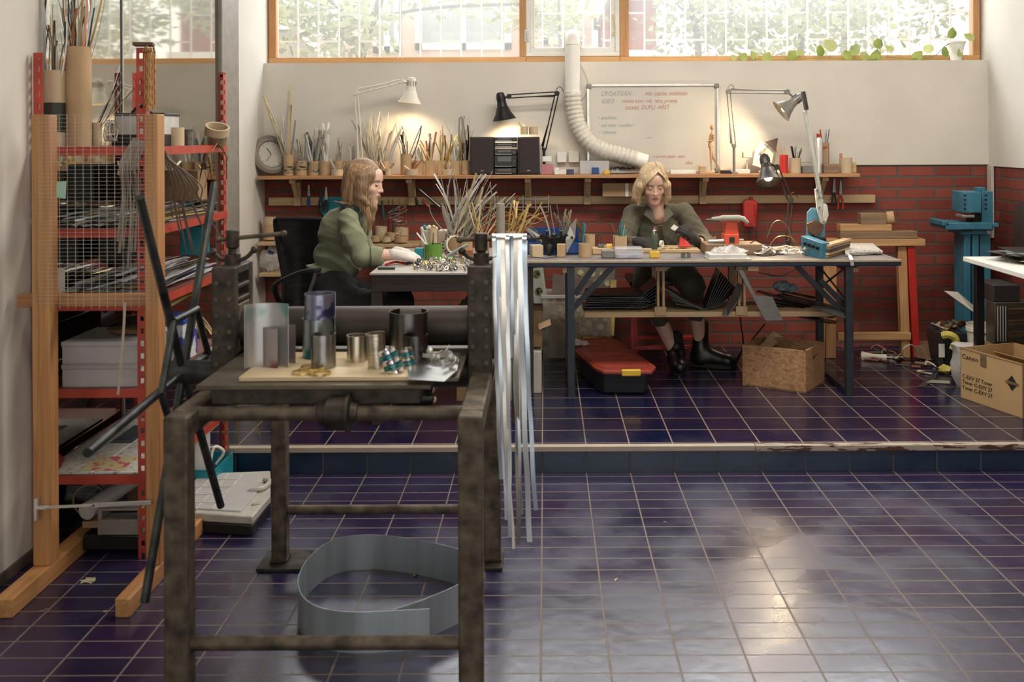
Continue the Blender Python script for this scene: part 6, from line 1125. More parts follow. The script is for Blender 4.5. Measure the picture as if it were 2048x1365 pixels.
g.ob('dark_spots', black_p, pf)
pcup(918, 945, 482, 5.52, ZL, card, 'low cardboard cup right of the cream bracelet'); pbox('orange_tin', mat('rust_tin', (150, 84, 50), .5), 922, 945, 500, 515, 5.38, .06, 'small rusty orange tin beside the press screw', 'tin', ZL); pbox('teal_clip', teal_p, 829, 846, 497, 512, 5.40, .06, 'teal clamp beside the white glove', 'clamp', ZL)
g = G(); g.tube([P(890, 515, 5.35), P(935, 490, 5.35)], .008, 8); tag(g.ob('steel_file', mat('pale_file', (150, 170, 160), .35, metal=.6)), 'pale steel file leaning over the ring heap', 'file')
g = G(); g.tube(spl([P(870, 524, 5.3), P(885, 520, 5.3), P(905, 516, 5.3)], 3), .005, 8); tag(g.ob('green_handle_tool', mat('lime_plastic', (130, 210, 70), .4)), 'small lime green tool lying by the ring heap', 'tool')
rp = [] 
for k in range(3):
    g = G(); r_ = (.011, .009, .013)[k]; g.ring((0, 0, 0), r_, (.009, .006, .007)[k], .0025, n=14); rp.append(g)
rb_ = {}
for i in range(110):
    px = R.uniform(826, 948); py = R.uniform(520, 545) if px > 850 else R.uniform(526, 541); p = PZ(px, py, ZL+.006)
    if p.y < 4.94: p.y = 4.94+R.random()*.05
    k, mk = i % 3, R.randrange(6); mm = [chrome, brass, steel, zinc, SM2[5], chrome][mk]
    if (k, mk) not in rb_: o = rp[k].ob('metal_ring', mm, org=(0, 0, 0)); rb_[(k, mk)] = o
    else: o = dup(rb_[(k, mk)])
    o.location = (p.x, p.y, ZL+.012+(.012 if R.random() < .3 else 0)); o.rotation_euler = (R.uniform(-1.4, 1.4), R.uniform(-1.2, 1.2), R.random()*3); tag(o, 'small shiny metal ring in the heap on the left table', 'ring', 'heap of small rings')
pp = thing('red_pliers', 'pliers with red and black handles on the left table edge', 'pliers', PZ(790, 532, ZL)); g = G(); g.tube(spl([PZ(772, 530, ZL+.008), PZ(790, 524, ZL+.012), PZ(812, 527, ZL+.008)], 4), .0075, 8); g.ob('handle', red_p, pp); g = G(); g.tube(spl([PZ(812, 527, ZL+.008), PZ(838, 520, ZL+.008)], 3), .008, 8, rs=None); g.ob('jaw', mat('navy_tool', (40, 46, 80), .4), pp)
g = G(); g.tube([PZ(756, 537, ZL+.007), PZ(790, 537, ZL+.007)], .0065, 8); tag(g.ob('green_file_handle', mat('dark_green_tool', (32, 62, 48), .4)), 'dark green tool handle on the edge of the left table', 'tool')
g = G(); g.box(PZ(780, 512, ZL+.004), (.12, .16, .004), .2); tag(g.ob('paper_sheet', paper), 'white paper sheet under the white gloved hand', 'paper')
g = G(); g.box(PZ(835, 508, ZL+.006), (.09, .1, .008), -.1); tag(g.ob('pale_booklet', card2), 'pale booklet beside the paper on the left table', 'booklet')
g = G(); g.tube([P(826, 493, 5.5), P(853, 492, 5.5)], .003, 6); tag(g.ob('red_pencil', red_p), 'thin red pencil pointing at the green cup', 'pencil')
# ================= office chair =================
oc_ = thing('office_chair', 'black mesh office chair with armrests behind the left woman', 'chair', (-1.32, 5.5, ZP)); om = mat('chair_mesh', (26, 24, 27), .6, var=.3, scale=12, stretch=(1, 1, 5), col2=(52, 42, 46), thr=(.5, .75))
vs = []; n, m_ = 12, 16
prof = [(552, 640, 432), (549, 644, 445), (553, 642, 480), (560, 640, 520), (566, 636, 560), (566, 632, 600), (562, 630, 640)]
g = G(); fr_, bk_ = [], []
for j in range(len(prof)):
    a, b, y = prof[j]; row = []
    for i in range(n+1): u = i/n; p = P(a+(b-a)*u, y+(3 if 0 < i < n and j == 0 else 6*(j == 0)), 5.78+.10*(2*u-1)**2*-1+.0*j-.05*cos(j*.9)*.5); row.append(p)
    fr_.append(row+[p+V((0, .012, 0)) for p in reversed(row)])
g.rings(fr_); g.ob('backrest', om, oc_, ang=1)
g = G(); g.tube(spl([r[0]+V((0, .006, 0)) for r in fr_]+[fr_[-1][n]]+[r[n]+V((0, .006, 0)) for r in reversed(fr_)]+[fr_[0][0]+V((0, .006, 0))], 3), .011, 8); g.ob('back_frame', black_p, oc_)
g = G(); a = spl([P(549, 572, 5.25), P(565, 560, 5.24), P(600, 545, 5.23), P(625, 541, 5.22), P(641, 541, 5.22)], 4); g.ribbon(a, .05, .02, up=(0, 1, 0)); g.ob('armrest', black_p, oc_, bev=.004)
g = G(); g.tube(spl([P(632, 543, 5.23), P(628, 560, 5.25), P(620, 585, 5.3), P(615, 615, 5.35)], 4), .010, 10); g.ob('arm_support', zinc, oc_); g = G(); g.tube(spl([P(549, 572, 5.25), P(552, 590, 5.3), P(563, 610, 5.35), P(572, 620, 5.4)], 4), .016, 8); g.ob('arm_support', black_p, oc_)
g = G(); g.bb(-1.42, -.98, 5.22, 5.68, .50, .57); g.ob('seat', om, oc_, bev=.03, seg=3)
g = G(); g.cyl((-1.2, 5.45, ZP+.08), (-1.2, 5.45, .5), .03); g.ob('gas_column', black_p, oc_)
for k in range(5):
    t_ = k*2*pi/5+.3; e = V((-1.2+.27*cos(t_), 5.45+.27*sin(t_), ZP+.06)); g = G(); g.bar((-1.2, 5.45, ZP+.1), e, .035, .025); l = g.ob('base_arm', black_p, oc_, bev=.003); g = G(); g.cyl(e+V((0, -.02, -.03)), e+V((0, .02, -.03)), .028, n=16); g.ob('caster', black_p, l)
# ================= right side =================
sw = thing('sawhorse', 'pine sawhorse with a red leg against the brick wall', 'sawhorse', (2.1, 6.4, ZP)); Y = 6.3
a, b = P(1643, 494, Y), P(1851, 479, Y); g = G(); g.bb(a.x, b.x, Y, Y+.12, P(1740, 493, Y).z, P(1740, 479, Y).z); g.ob('beam', wood('saw_pine', (176, 126, 74), (208, 158, 102), 'x'), sw, bev=.003)
zt_ = P(1740, 494, Y).z
for p0, p1, w_, mm, nm in (((1662, 0), (1658, 0), .065, wood('leg_pine', (168, 116, 66), (204, 150, 96), 'z'), 'leg'), ((1803, 0), (1809, 0), .055, MT['leg_pine'], 'leg'), ((1820, 0), (1829, 0), .045, red_p, 'leg'), ((1648, 0), (1642, 0), .03, MT['leg_pine'], 'leg')):
    x0, x1 = P(p0[0], 0, Y+.02).x, P(p1[0], 0, Y+.04).x; dy = .0 if mm is not red_p else -.01; g = G(); g.bar((x0, Y+.05+dy, zt_), (x1, Y+.06+dy, ZP+.002), w_, .05, up=(0, 1, 0)); g.ob(nm, mm, sw, bev=.003)
a, b = P(1675, 680, Y+.04), P(1820, 665, Y+.04); g = G(); g.bb(a.x, b.x, Y+.02, Y+.06, P(1745, 681, Y+.02).z, P(1745, 666, Y+.02).z); g.ob('cross_rail', MT['saw_pine'], sw, bev=.003)
zz = P(1740, 479, Y).z+.001
def plank(x0, x1, y0, y1, Yp, d, mm, lb): a, b = P(x0, y1, Yp), P(x1, y0, Yp); g = G(); g.bb(a.x, b.x, Yp, Yp+d, a.z, b.z-.0015); return tag(g.ob('timber_plank', mm, bev=.003), lb, 'plank')
h1 = P(1740, 463.5, Y).z; h2 = P(1740, 449.5, Y).z
def plz(x0, x1, z0, z1, Yp, d, mm, lb, nm='timber_plank', cat='plank', rz=0): a, b = P(x0, 460, Yp), P(x1, 460, Yp); g = G(); g.box(((a.x+b.x)/2, Yp+d/2, (z0+z1)/2), (b.x-a.x, d, z1-z0), rz); return tag(g.ob(nm, mm, bev=.003), lb, cat)
plz(1681, 1835, zz, h1, 6.31, .10, oldwood, 'long brown plank lying on the sawhorse beam'); plz(1681, 1784, h1+.001, h2, 6.31, .09, MT['saw_pine'], 'pale shorter plank stacked on the long brown one'); plz(1722, 1774, h2+.001, P(1740, 427, Y).z, 6.31, .08, oldwood, 'weathered wood block on top of the plank stack', 'wood_block', 'block')
g = G(); p = P(1780, 437, 6.36); g.ring((p.x-.02, 6.36, p.z), .042, .045, .012, ax=(1, -.35, .15), n=28); g.v; tag(g.ob('cardboard_ring', card, bev=.001), 'cardboard ring leaning on the weathered block', 'ring')
# blue fly press
fp = thing('blue_press', 'blue steel notching press on a blue pedestal in the corner', 'machine', (2.72, 6.4, ZP)); Y = 6.22
def bl(nm, x0, x1, y0, y1, Yp, d, mm=blue_m, bev=.004): a, b = P(x0, y1, Yp), P(x1, y0, Yp); g = G(); g.bb(a.x, b.x, Yp, Yp+d, a.z, b.z); g.ob(nm, mm, fp, bev=bev)
bl('head', 1929, 1963, 384, 426, Y, .2); bl('column', 1964, 1986, 383, 462, Y+.05, .16); bl('top_stub', 1956, 1971, 375, 384, Y+.06, .06); bl('blade', 1926, 1950, 430, 436, Y, .12, mat('pale_blade', (160, 152, 138), .4, metal=.5)); bl('anvil', 1945, 1970, 430, 446, Y+.06, .1, black_m)
bl('work_table', 1892, 1985, 446, 460, Y-.03, .26); bl('table_lug', 1885, 1898, 442, 452, Y-.03, .22); bl('table_lug', 1984, 1998, 447, 455, Y-.02, .2); bl('under_table', 1922, 1975, 460, 470, Y+.01, .2)
for k in range(4): 
    for px in (1929, 1963): p = P(px+(0 if px < 1950 else 8), 391+k*9, Y-.002); g = G(); g.cyl(p, p+V((0, -.012, 0)), .006, n=8); g.ob('bolt', black_m, fp)
for px in (1926, 1932, 1940): p = P(px, 462, Y-.03); g = G(); g.cyl(p, p+V((0, -.015, 0)), .007, n=8); g.ob('bolt', black_m, fp)
a, b = P(1929, 470, Y+.02), P(1984, 470, Y+.02)
for u0, u1, d0, d1 in ((0, .22, 0, .16), (.30, .52, 0, .03), (.62, 1, .02, .18)): g = G(); g.bb(a.x+(b.x-a.x)*u0, a.x+(b.x-a.x)*u1, Y+.02+d0, Y+.02+d1, ZP, a.z); g.ob('pedestal_post', blue_m, fp, bev=.003)
g = G(); g.bb(a.x-.03, b.x+.03, Y, Y+.25, ZP, ZP+.015); g.ob('pedestal_base', blue_m, fp, bev=.003)
sheet([P(2025, 497, 6.3), P(2060, 500, 6.0), P(2060, 395, 6.0), P(2030, 410, 6.3)], mat('wall_sheet', (112, 108, 104), .35, metal=.7), 'grey metal sheet leaning against the right brick wall')
# white table with papers
wt = thing('white_table', 'white topped table on black legs at the right edge', 'table', (2.64, 5.0, ZP))
g = G(); g.bb(2.312, 2.96, 4.2, 5.54, .832, .858); g.ob('table_top', white_p, wt, bev=.003)
for x, y in ((2.387, 5.512), (2.92, 5.512), (2.345, 4.25), (2.92, 4.25)): 
    if y > 5: g = G(); g.bb(x-.022, x+.022, y-.022, y+.022, ZP, .832); g.ob('leg', black_m, wt, bev=.002)
for x in (2.345, 2.92): g = G(); g.bb(x-.022, x+.022, 4.60, 4.64, ZP, .832); g.ob('leg', black_m, wt, bev=.002)
for i in range(14):
    p = V((2.62+R.uniform(-.07, .07), 5.30+R.uniform(-.06, .08), .862+i*.0042)); g = G(); g.box(p, (R.uniform(.26, .36), R.uniform(.2, .28), .0022), R.uniform(-.5, .5), M=Matrix.Rotation(R.uniform(-.5, .5), 3, 'Z')@Matrix.Rotation(R.uniform(-.03, .03), 3, 'Y')); tag(g.ob('sheet_offcut', [paper, dsh[2], mat('bluish_sheet', (120, 134, 142), .4, metal=.5), dsh[1], card2][i % 5], smooth=False), 'thin sheet in the loose pile on the white table', 'sheet', 'pile of sheets on the white table')
# heater, bins, box
ht = thing('quartz_heater', 'old metal heater with a glowing free wire guard under the white table', 'heater', (2.72, 5.6, ZP)); a, b = P(1990, 690, 5.68), P(2075, 605, 5.68)
g = G(); g.bb(a.x, min(b.x, 2.96), 5.68, 5.8, a.z, b.z); g.ob('housing', mat('heater_shell', (96, 88, 76), .4, metal=.7, var=.2), ht, bev=.004)
for k in range(3): z = a.z+(b.z-a.z)*(.25+.27*k); g = G(); g.bar((a.x+.07, 5.674, z), (b.x-.04, 5.674, z+.01), .035, .004, up=(0, 1, 0)).cyl((a.x+.07, 5.668, z+.012), (b.x-.04, 5.668, z+.012), .006); g.ob('reflector', mat('heater_reflector', (150, 128, 96), .3, metal=.8), ht)
for k in range(4): g = G(); g.cyl((a.x+.012+.015*k, 5.67, a.z+.02), (a.x+.012+.015*k, 5.67, b.z-.02), .004, n=8); g.ob('guard_rod', zinc, ht)
ht['label'] = 'old metal heater with a wire guard under the white table'
pbox('black_case', mat('black_case', (44, 38, 36), .5), 1988, 2040, 571, 604, 5.69, .25, 'black case lying on top of the heater', 'case'); 
g = G(); p = P(2010, 690, 5.6); g.bb(a.x, 2.96, 5.68, 5.9, ZP, a.z-.002); tag(g.ob('brown_crate', card3, bev=.003), 'brown crate carrying the heater behind the toner box', 'crate')
bk = thing('white_bucket', 'cracked white plastic bucket behind the black table leg', 'bucket', P(1962, 690, 5.85)); p = P(1964, 690, 5.9); g = G(); g.lathe([(.0005, 0), (.06, 0), (.088, .30), (.085, .30), (.057, .004), (.0005, .004)], (p.x, 5.9, ZP), n=28); g.ob('shell', cream, bk); g = G(); g.ring((p.x, 5.9, ZP+.26), .091, .02, .006, n=28); g.ob('rim', cream, bk)
sheet([P(1888, 582, 5.9), P(1915, 584, 5.9), P(1948, 612, 5.8), P(1948, 625, 5.8), P(1905, 596, 5.9)], mat('pale_sheet', (170, 164, 154), .5, metal=.3), 'pale curved sheet sticking out behind the black table leg')
db = thing('waste_bin', 'dark waste bin of scraps with a yellow bag by the white table', 'bin', (2.4, 6.0, ZP)); a, b = P(1872, 735, 6.05), P(1925, 662, 6.05); g = G(); g.rings([[V((a.x+.03, 6.0, ZP)), V((b.x-.02, 6.0, ZP)), V((b.x-.02, 6.2, ZP)), V((a.x+.03, 6.2, ZP))], [V((a.x, 5.97, b.z)), V((b.x, 5.97, b.z)), V((b.x, 6.23, b.z)), V((a.x, 6.23, b.z))]]); g.ob('tub', mat('bin_black', (1, 1, 1)), db, bev=.006)
p = P(1884, 702, 5.96); g = G(); g.box((p.x, 5.965, p.z), (.035, .004, .08)); g.ob('label_sticker', paper, db, smooth=False)
g = G(); g.tube(spl([P(1885, 672, 5.95), P(1898, 670, 5.93), P(1912, 680, 5.93), P(1905, 700, 5.93)], 4), .022, 8); g.ob('yellow_bag', mat('yellow_bag', (206, 186, 70), .5), db)
for i in range(9):
    p = P(1878+i*6, 655-(i*37 % 9), 6.08); g = G(); g.box(p, (.09, .05, .008), M=Euler((R.uniform(-.6, .6), R.uniform(-.5, .5), R.random()*3)).to_matrix()); tag(g.ob('scrap_piece', [dsh[2], card3, mat('olive_scrap', (96, 84, 50), .7), copper, dsh[1]][i % 5]), 'scrap piece heaped on the dark waste bin', 'scrap', 'scraps on the waste bin')
g = G(); p = P(1936, 745, 5.62); rs = []
for i, (r_, z) in enumerate(((.055, 0), (.075, .06), (.082, .13), (.07, .19), (.078, .23))): rs.append([V((p.x+r_*(1+.14*sin(j*2.7+i))*cos(2*pi*j/14), 5.64+r_*(1+.14*cos(j*1.9+i))*sin(2*pi*j/14), ZP+z)) for j in range(14)])
g.rings(rs); tag(g.ob('white_bin_bag', mat('white_bag', (196, 192, 184), .5, bump=.6, scale=14)), 'crumpled white bag standing left of the toner carton', 'bag')
g = G(); q_ = PZ(1890, 748, ZP); g.crump(q_+V((0, 0, .026)), .038, (1, 1, .65), 3); tag(g.ob('yellow_rag', mat('yellow_bag', (1, 1, 1))), 'crumpled pale yellow rag on the floor by the white bag', 'rag')
g = G(); g.cyl(P(1865, 712, 6.35), P(1865, 690, 6.35), .13, n=30); tag(g.ob('wood_disc', oldwood), 'round wooden stump slice by the wall behind the scraps', 'disc')
for i in range(34):
    px = R.uniform(1735, 1895); py = R.uniform(703, 712)+(px-1735)*.24+R.uniform(-10, 12); p = PZ(px, py, ZP+.003); L_ = R.uniform(.04, .13); t_ = R.uniform(-.9, .6); g = G()
    if i % 3: g.box(p+V((0, 0, .006)), (L_, R.uniform(.01, .03), .008), t_)
    else: g.tube(spl([p, p+V((L_*.5, .03, .02)), p+V((L_, -.02, .0))], 4), .005, 6)
    tag(g.ob('small_scrap', [black_p, dsh[2], cream, copper, mat('pink_wire', (160, 90, 80), .5), zinc, card3, dsh[0]][i % 8]), 'small dark or pale scrap in the litter on the floor before the bins', 'scrap', 'litter on the platform floor')
g = G(); g.tube([PZ(1725, 713, ZP+.02), PZ(1745, 712, ZP+.03), PZ(1772, 715, ZP+.022)], .02, 10, rs=[.032, .012, .018]); tag(g.ob('funnel', cream), 'pale plastic funnel lying on the floor near the sawhorse', 'funnel')
g = G(); g.tube(spl([P(1808, 718, 6.2), P(1805, 700, 6.2), P(1822, 690, 6.2), P(1835, 700, 6.2)], 5), .004, 6); tag(g.ob('wire_hoop', zinc), 'loose wire hoop rising from the floor litter', 'wire')
sheet([PZ(1833, 775, ZP+.004), PZ(1862, 752, ZP+.01), PZ(1876, 742, ZP+.012), PZ(1872, 756, ZP+.006), PZ(1850, 774, ZP+.004)], mat('sheet_steel', (1, 1, 1)), 'pointed steel scrap on the platform floor')
sheet([PZ(1850, 766, ZP+.003), PZ(1900, 768, ZP+.003), PZ(1900, 763, ZP+.003), PZ(1852, 760, ZP+.003)], mat('pale_sheet', (1, 1, 1)), 'thin pale metal strip lying before the toner carton')
# toner carton
A_, B_ = PZ(1921, 796, ZP), PZ(2046, 839, ZP); h_ = .272; D_ = (B_-A_); n_ = V((-D_.y, D_.x, 0)).normalized(); n_ = n_ if n_.x > 0 else -n_; W = .36
kc = mat('kraft', (198, 158, 104), .8, var=.05, scale=6); kcd = mat('kraft_inner', (176, 138, 92), .85)
tc = thing('toner_carton', 'open brown carton with black printing on its side at the right edge', 'box', ((A_+B_)/2+n_*.18)); t = .005
def pan(a, b, z0, z1, off, nm, mm, parent=tc):
    d = (b-a).normalized(); q = V((-d.y, d.x, 0)); g = G(); g.prism([a+V((0, 0, z0)), b+V((0, 0, z0)), b+V((0, 0, z1)), a+V((0, 0, z1))], q*off); return g.ob(nm, mm, parent, smooth=False)
spn = pan(A_, B_, 0, h_, t, 'side_panel', kc); pan(B_, B_+n_*W, 0, h_, t, 'front_panel', kc); pan(B_+n_*W, A_+n_*W, 0, h_, t, 'side_panel', kc); pan(A_+n_*W, A_, 0, h_, t, 'back_panel', kc)
g = G(); g.prism([A_, B_, B_+n_*W, A_+n_*W], (0, 0, .005)); g.ob('bottom_panel', kcd, tc)
g = G(); q0, q1 = A_+n_*.02+V((0, 0, h_-.01)), B_+n_*.02+V((0, 0, h_-.01)); g.prism([q0+D_*.25+n_*.1, q1+n_*.1, q1+n_*.24-V((0, 0, .1)), q0+D_*.3+n_*.2-V((0, 0, .1))], (0, 0, .004)); g.ob('inner_flap', kc, tc)
g = G(); g.bar(A_+V((0, 0, h_)), B_+V((0, 0, h_)), .006, .006); g.ob('torn_edge', kcd, tc)
ud = D_.normalized(); MX = Matrix((ud, V((0, 0, 1)), ud.cross(V((0, 0, 1))))).transposed(); nf = ud.cross(V((0, 0, 1)))
if nf.dot(V((1, 0, 0))) > 0: pass
ink = mat('black_ink', (36, 30, 26), .7); L_ = D_.length
def side(u, z): return A_+ud*(L_*u)+V((0, 0, z))-n_*.0015
for s, u, z, sz, sx in (('Canon', .03, h_*.80, .036, 1.25), ('C-EXV 27 Toner', .035, h_*.42, .028, 1.12), ('Toner C-EXV 27', .035, h_*.31, .028, 1.12), ('Toner C-EXV 27', .035, h_*.20, .028, 1.12)): 
    text(s, sz, side(u, z), MX, ink, spn, 'lettering', sx=sx)
g = G(); c_ = side(.84, h_*.60); e = .034
for a, b in ((1, 0), (-1, 0)): g.prism([c_+ud*-e*.9+V((0, 0, .006*a)), c_+ud*e*.9+V((0, 0, .006*a)), c_+V((0, 0, e*a*1.15))], -n_*.0006)
g.ob('diamond_mark', ink, spn, smooth=False); g = G(); g.prism([c_+ud*-e*1.25+V((0, 0, -.007)), c_+ud*e*1.25+V((0, 0, -.007)), c_+ud*e*1.25+V((0, 0, .007)), c_+ud*-e*1.25+V((0, 0, .007))], -n_*.0012); g.ob('mark_band', mat('ink_mid', (120, 94, 62), .7), spn, smooth=False)
g = G(); c_ = side(.39, h_*.86); g.prism([c_+ud*-.022+V((0, 0, -.032)), c_+ud*.022+V((0, 0, -.032)), c_+ud*.022+V((0, 0, .03)), c_+ud*-.022+V((0, 0, .03))], -n_*.0005); g.ob('torn_patch', mat('torn_card', (120, 92, 62), .9, var=.3, scale=60), spn, smooth=False)
g = G(); q = B_+n_*.06+V((0, 0, h_-.015)); g.prism([q, q+n_*.16, q+n_*.16+V((0, .03, .05)), q+V((0, .03, .05))], (0, .002, 0)); g.ob('address_label', paper, tc, smooth=False)
# ================= the two women =================
def skinmat(name, c, c2):
    m = mat(name, c, .5, var=.05, scale=14, col2=c2); b = m.node_tree.nodes['Principled BSDF']; b.inputs['Subsurface Weight'].default_value = .12; b.inputs['Subsurface Radius'].default_value = (.01, .004, .002); return m
skin = skinmat('skin', (216, 170, 148), (226, 182, 158))
def hairmat(name, c, c2, c3=None):
    m = mat(name, c, .5, var=.06, scale=6, stretch=(26, 26, .7), col2=c2, bump=.35, thr=(.36, .66)); return m
def frame(f, up):
    f = V(f).normalized(); x = (-f).cross(V(up)).normalized(); z = x.cross(-f).normalized(); return Matrix((x, -f, z)).transposed()
def head_prims(O, M):
    w = lambda x, y, z: O+M@V((x, y, z)); E = lambda c, r, k=.012, sub=False, R_=None: ell(w(*c), r, (M@R_) if R_ is not None else M, k, sub); C_ = lambda a, b, r, s=None, k=.01, sub=False: cap(w(*a), w(*b), r, s, k, sub)
    p = [E((0, .012, .035), (.072, .092, .085)), E((0, -.022, -.012), (.062, .070, .078), .02), E((0, -.048, -.062), (.043, .042, .046), .022), E((0, -.075, -.098), (.016, .015, .013), .02),
         C_((.045, -.005, -.055), (.012, -.066, -.096), .016, .014, .02), C_((-.045, -.005, -.055), (-.012, -.066, -.096), .016, .014, .02),
         E((.036, -.062, -.024), (.020, .020, .018), .02), E((-.036, -.062, -.024), (.020, .020, .018), .02),
         C_((-.034, -.076, .030), (.034, -.076, .030), .011, None, .014), E((0, -.070, .055), (.045, .020, .030), .02),
         E((.030, -.097, .008), (.014, .012, .011), .012, True), E((-.030, -.097, .008), (.014, .012, .011), .012, True),
         E((.030, -.0775, .006), (.0125, .0125, .0105), .004), E((-.030, -.0775, .006), (.0125, .0125, .0105), .004),
         C_((0, -.086, .018), (0, -.104, -.022), .0055, .008, .010), E((0, -.106, -.027), (.0085, .010, .0075), .006), E((.0105, -.096, -.030), (.007, .009, .006), .006), E((-.0105, -.096, -.030), (.007, .009, .006), .006),
         E((0, -.084, -.052), (.020, .010, .012), .010), E((0, -.0925, -.0525), (.018, .0065, .0040), .004), E((0, -.0905, -.0605), (.015, .0065, .0046), .004), C_((-.017, -.096, -.0565), (.017, -.096, -.0565), .0018, None, .003, True),
         E((.074, .008, .0), (.009, .019, .030), .006), E((-.074, .008, .0), (.009, .019, .030), .006)]
    return p
def project(pr, O, M, xz):
    out = []
    for x, z in xz:
        ys = np.linspace(-.16, 0, 321); X = np.array([O+M@V((x, y, z)) for y in ys], np.float32); d = sd_eval(pr, X); i = int(np.argmax(d < 0)); out.append(O+M@V((x, ys[i]-.0008, z)))
    return out
def face_marks(par, pr, O, M, brow, lip, closed=True):
    for s in (-1, 1):
        g = G(); pts = project(pr, O, M, [(s*.014, .0235), (s*.022, .027), (s*.032, .0285), (s*.041, .026), (s*.046, .021)]); g.tube(spl(pts, 3), .002, 6, rs=[.0034-.0018*i/12 for i in range(13)]); g.ob('eyebrow', brow, par)
        g = G(); pts = project(pr, O, M, [(s*.0185, .003), (s*.024, .0005), (s*.030, -.0005), (s*.036, .0005), (s*.042, .004)]); g.tube(spl(pts, 3), .0019, 6); g.ob('eyelash', mat('lash_brown', (60, 44, 38), .6), par)
    g = G(); pts = project(pr, O, M, [(-.018, -.0555), (-.009, -.052), (0, -.053), (.009, -.052), (.018, -.0555)]); g.tube(spl(pts, 4), .003, 8, rs=[.0010+.0014*sin(pi*i/16) for i in range(17)])
    pts = project(pr, O, M, [(-.016, -.0575), (0, -.0612), (.016, -.0575)]); g.tube(spl(pts, 6), .003, 8, rs=[.0010+.0017*sin(pi*i/12) for i in range(13)]); g.ob('lips', lip, par)
    g = G(); g.tube(spl(project(pr, O, M, [(-.018, -.0565), (0, -.0568), (.018, -.0565)]), 4), .0010, 6); g.ob('mouth_line', mat('mouth_line', (120, 66, 60), .6), par)
def hand_prims(W, d, n, t, curl=(.5, .7, .5), ex=0.0, thumb=(.5, .5, -.45), splay=.05):
    W, d = V(W), V(d).normalized(); n = (V(n)-V(n).dot(d)*d).normalized(); t = (V(t)-V(t).dot(d)*d-V(t).dot(n)*n).normalized(); p = []
    for i in range(4):
        u = (1.5-i)*.0185; K = W+d*(.085-.004*abs(i-1.2))+t*u; p.append(cap(W+d*.008+t*u*.55, K, .0135+ex, .0105+ex, .012))
        Ls = (.068, .076, .071, .056)[i]; a = 0; c = K; dr = (d+t*splay*(1.5-i)).normalized()
        for j, (f_, cu) in enumerate(zip((.45, .30, .25), curl)):
            a += cu+.06*i; v = dr*cos(a)-n*sin(a); e = c+v*Ls*f_; p.append(cap(c, e, .0092-.0008*j+ex, .0086-.0009*j+ex, .003)); c = e
    b = W+d*.022+t*.026-n*.006; v = (d*thumb[0]+t*thumb[1]+n*thumb[2]).normalized(); e = b+v*.04; v2 = (v+d*.5-n*.1).normalized(); p += [cap(W+d*.01+t*.01, b, .014+ex, .013+ex, .01), cap(b, e, .0125+ex, .010+ex, .006), cap(e, e+v2*.03, .0098+ex, .0085+ex, .003)]
    return p
def wrk(a=.003, f=1.0):
    def fn(d, X):
        x, y, z = X[:, 0]*f, X[:, 1]*f, X[:, 2]*f
        u = np.sin(30*x+30*z+3*np.sin(15*y+9*z)); v = np.sin(46*z-34*x+3*np.sin(21*x+8*y)); return d+a*(1.1*np.abs(u)**.7+.9*np.abs(v)**.7-1)
    return fn
def grow(pr, e): return [dict(p, r=(p['r']+e if p['t'] == 'c' else tuple(q+e for q in p['r'])), **({'s': p['s']+e} if p['t'] == 'c' else {})) for p in pr]
# ---------- woman at the left table, in profile ----------
Y = 5.36; w1 = thing('person', 'long haired blond woman in a sage green blouse working in profile at the left table', 'person', P(670, 625, Y)); w1['_w'] = tuple(w1.location)
f1 = V((.955, -.20, -.17)); M1 = frame(f1, (.1, 0, 1)); O1 = P(767, 384, 5.30)-M1@V((0, -.115, -.028))
hd = head_prims(O1, M1); nk = P(706, 424, 5.36); chest = P(692, 467, 5.37); ab = P(676, 517, 5.38); pel = P(674, 584, 5.38)
ub = frame((.95, 0, -.3), (.35, 0, .94)); SR, SL = P(696, 438, 5.225), P(704, 440, 5.52); ER, EL = P(724, 515, 5.17), P(737, 513, 5.56); WR, WL = P(797, 510, 5.20), P(803, 505, 5.46)
legs = []
for s, y in ((0, 5.27), (1, 5.48)):
    hp = V((pel.x+.02, y, .668)); kn = V((P(800, 0, y).x, y-.01, .640)); an = V((kn.x+.02, y, .20)); legs.append((hp, kn, an))
body = hd+[cap(O1+M1@V((0, .02, -.06)), nk, .046, .052, .02), ell(chest, (.085, .125, .13), ub, .03), ell(ab, (.074, .115, .10), ub, .03), ell(pel, (.10, .14, .09), None, .04), cap(nk-V((0, .06, .02)), SR, .036, .036, .02), cap(nk+V((0, .06, -.02)), SL, .036, .036, .02),
        cap(SR, ER, .038, .034), cap(SL, EL, .038, .034), cap(ER, WR, .036, .024), cap(EL, WL, .036, .024)]
for hp, kn, an in legs: body += [cap(hp, kn, .078, .055, .03), cap(kn, an, .052, .034, .02), cap(an-V((.02, 0, .03)), an+V((.14, 0, -.05)), .032, .024, .02)]
hR = dict(W=WR, d=(.93, .18, -.18), n=(.1, -.35, .9), t=(.1, .9, .2)); hL = dict(W=WL, d=(.9, -.28, -.12), n=(0, .3, .95), t=(.1, -.9, .2))
for h_ in (hR, hL): body += hand_prims(curl=(.45, .55, .4), **h_)
bo = sdf_obj('body', body, skin, w1, .0048)
face_marks(bo, hd, O1, M1, mat('brow_brown', (128, 96, 70), .7), mat('lip_rose', (176, 100, 92), .5))
sage = mat('sage_cloth', (112, 116, 88), .8, var=.12, scale=7, bump=.12, sheen=.2, col2=(134, 138, 106))
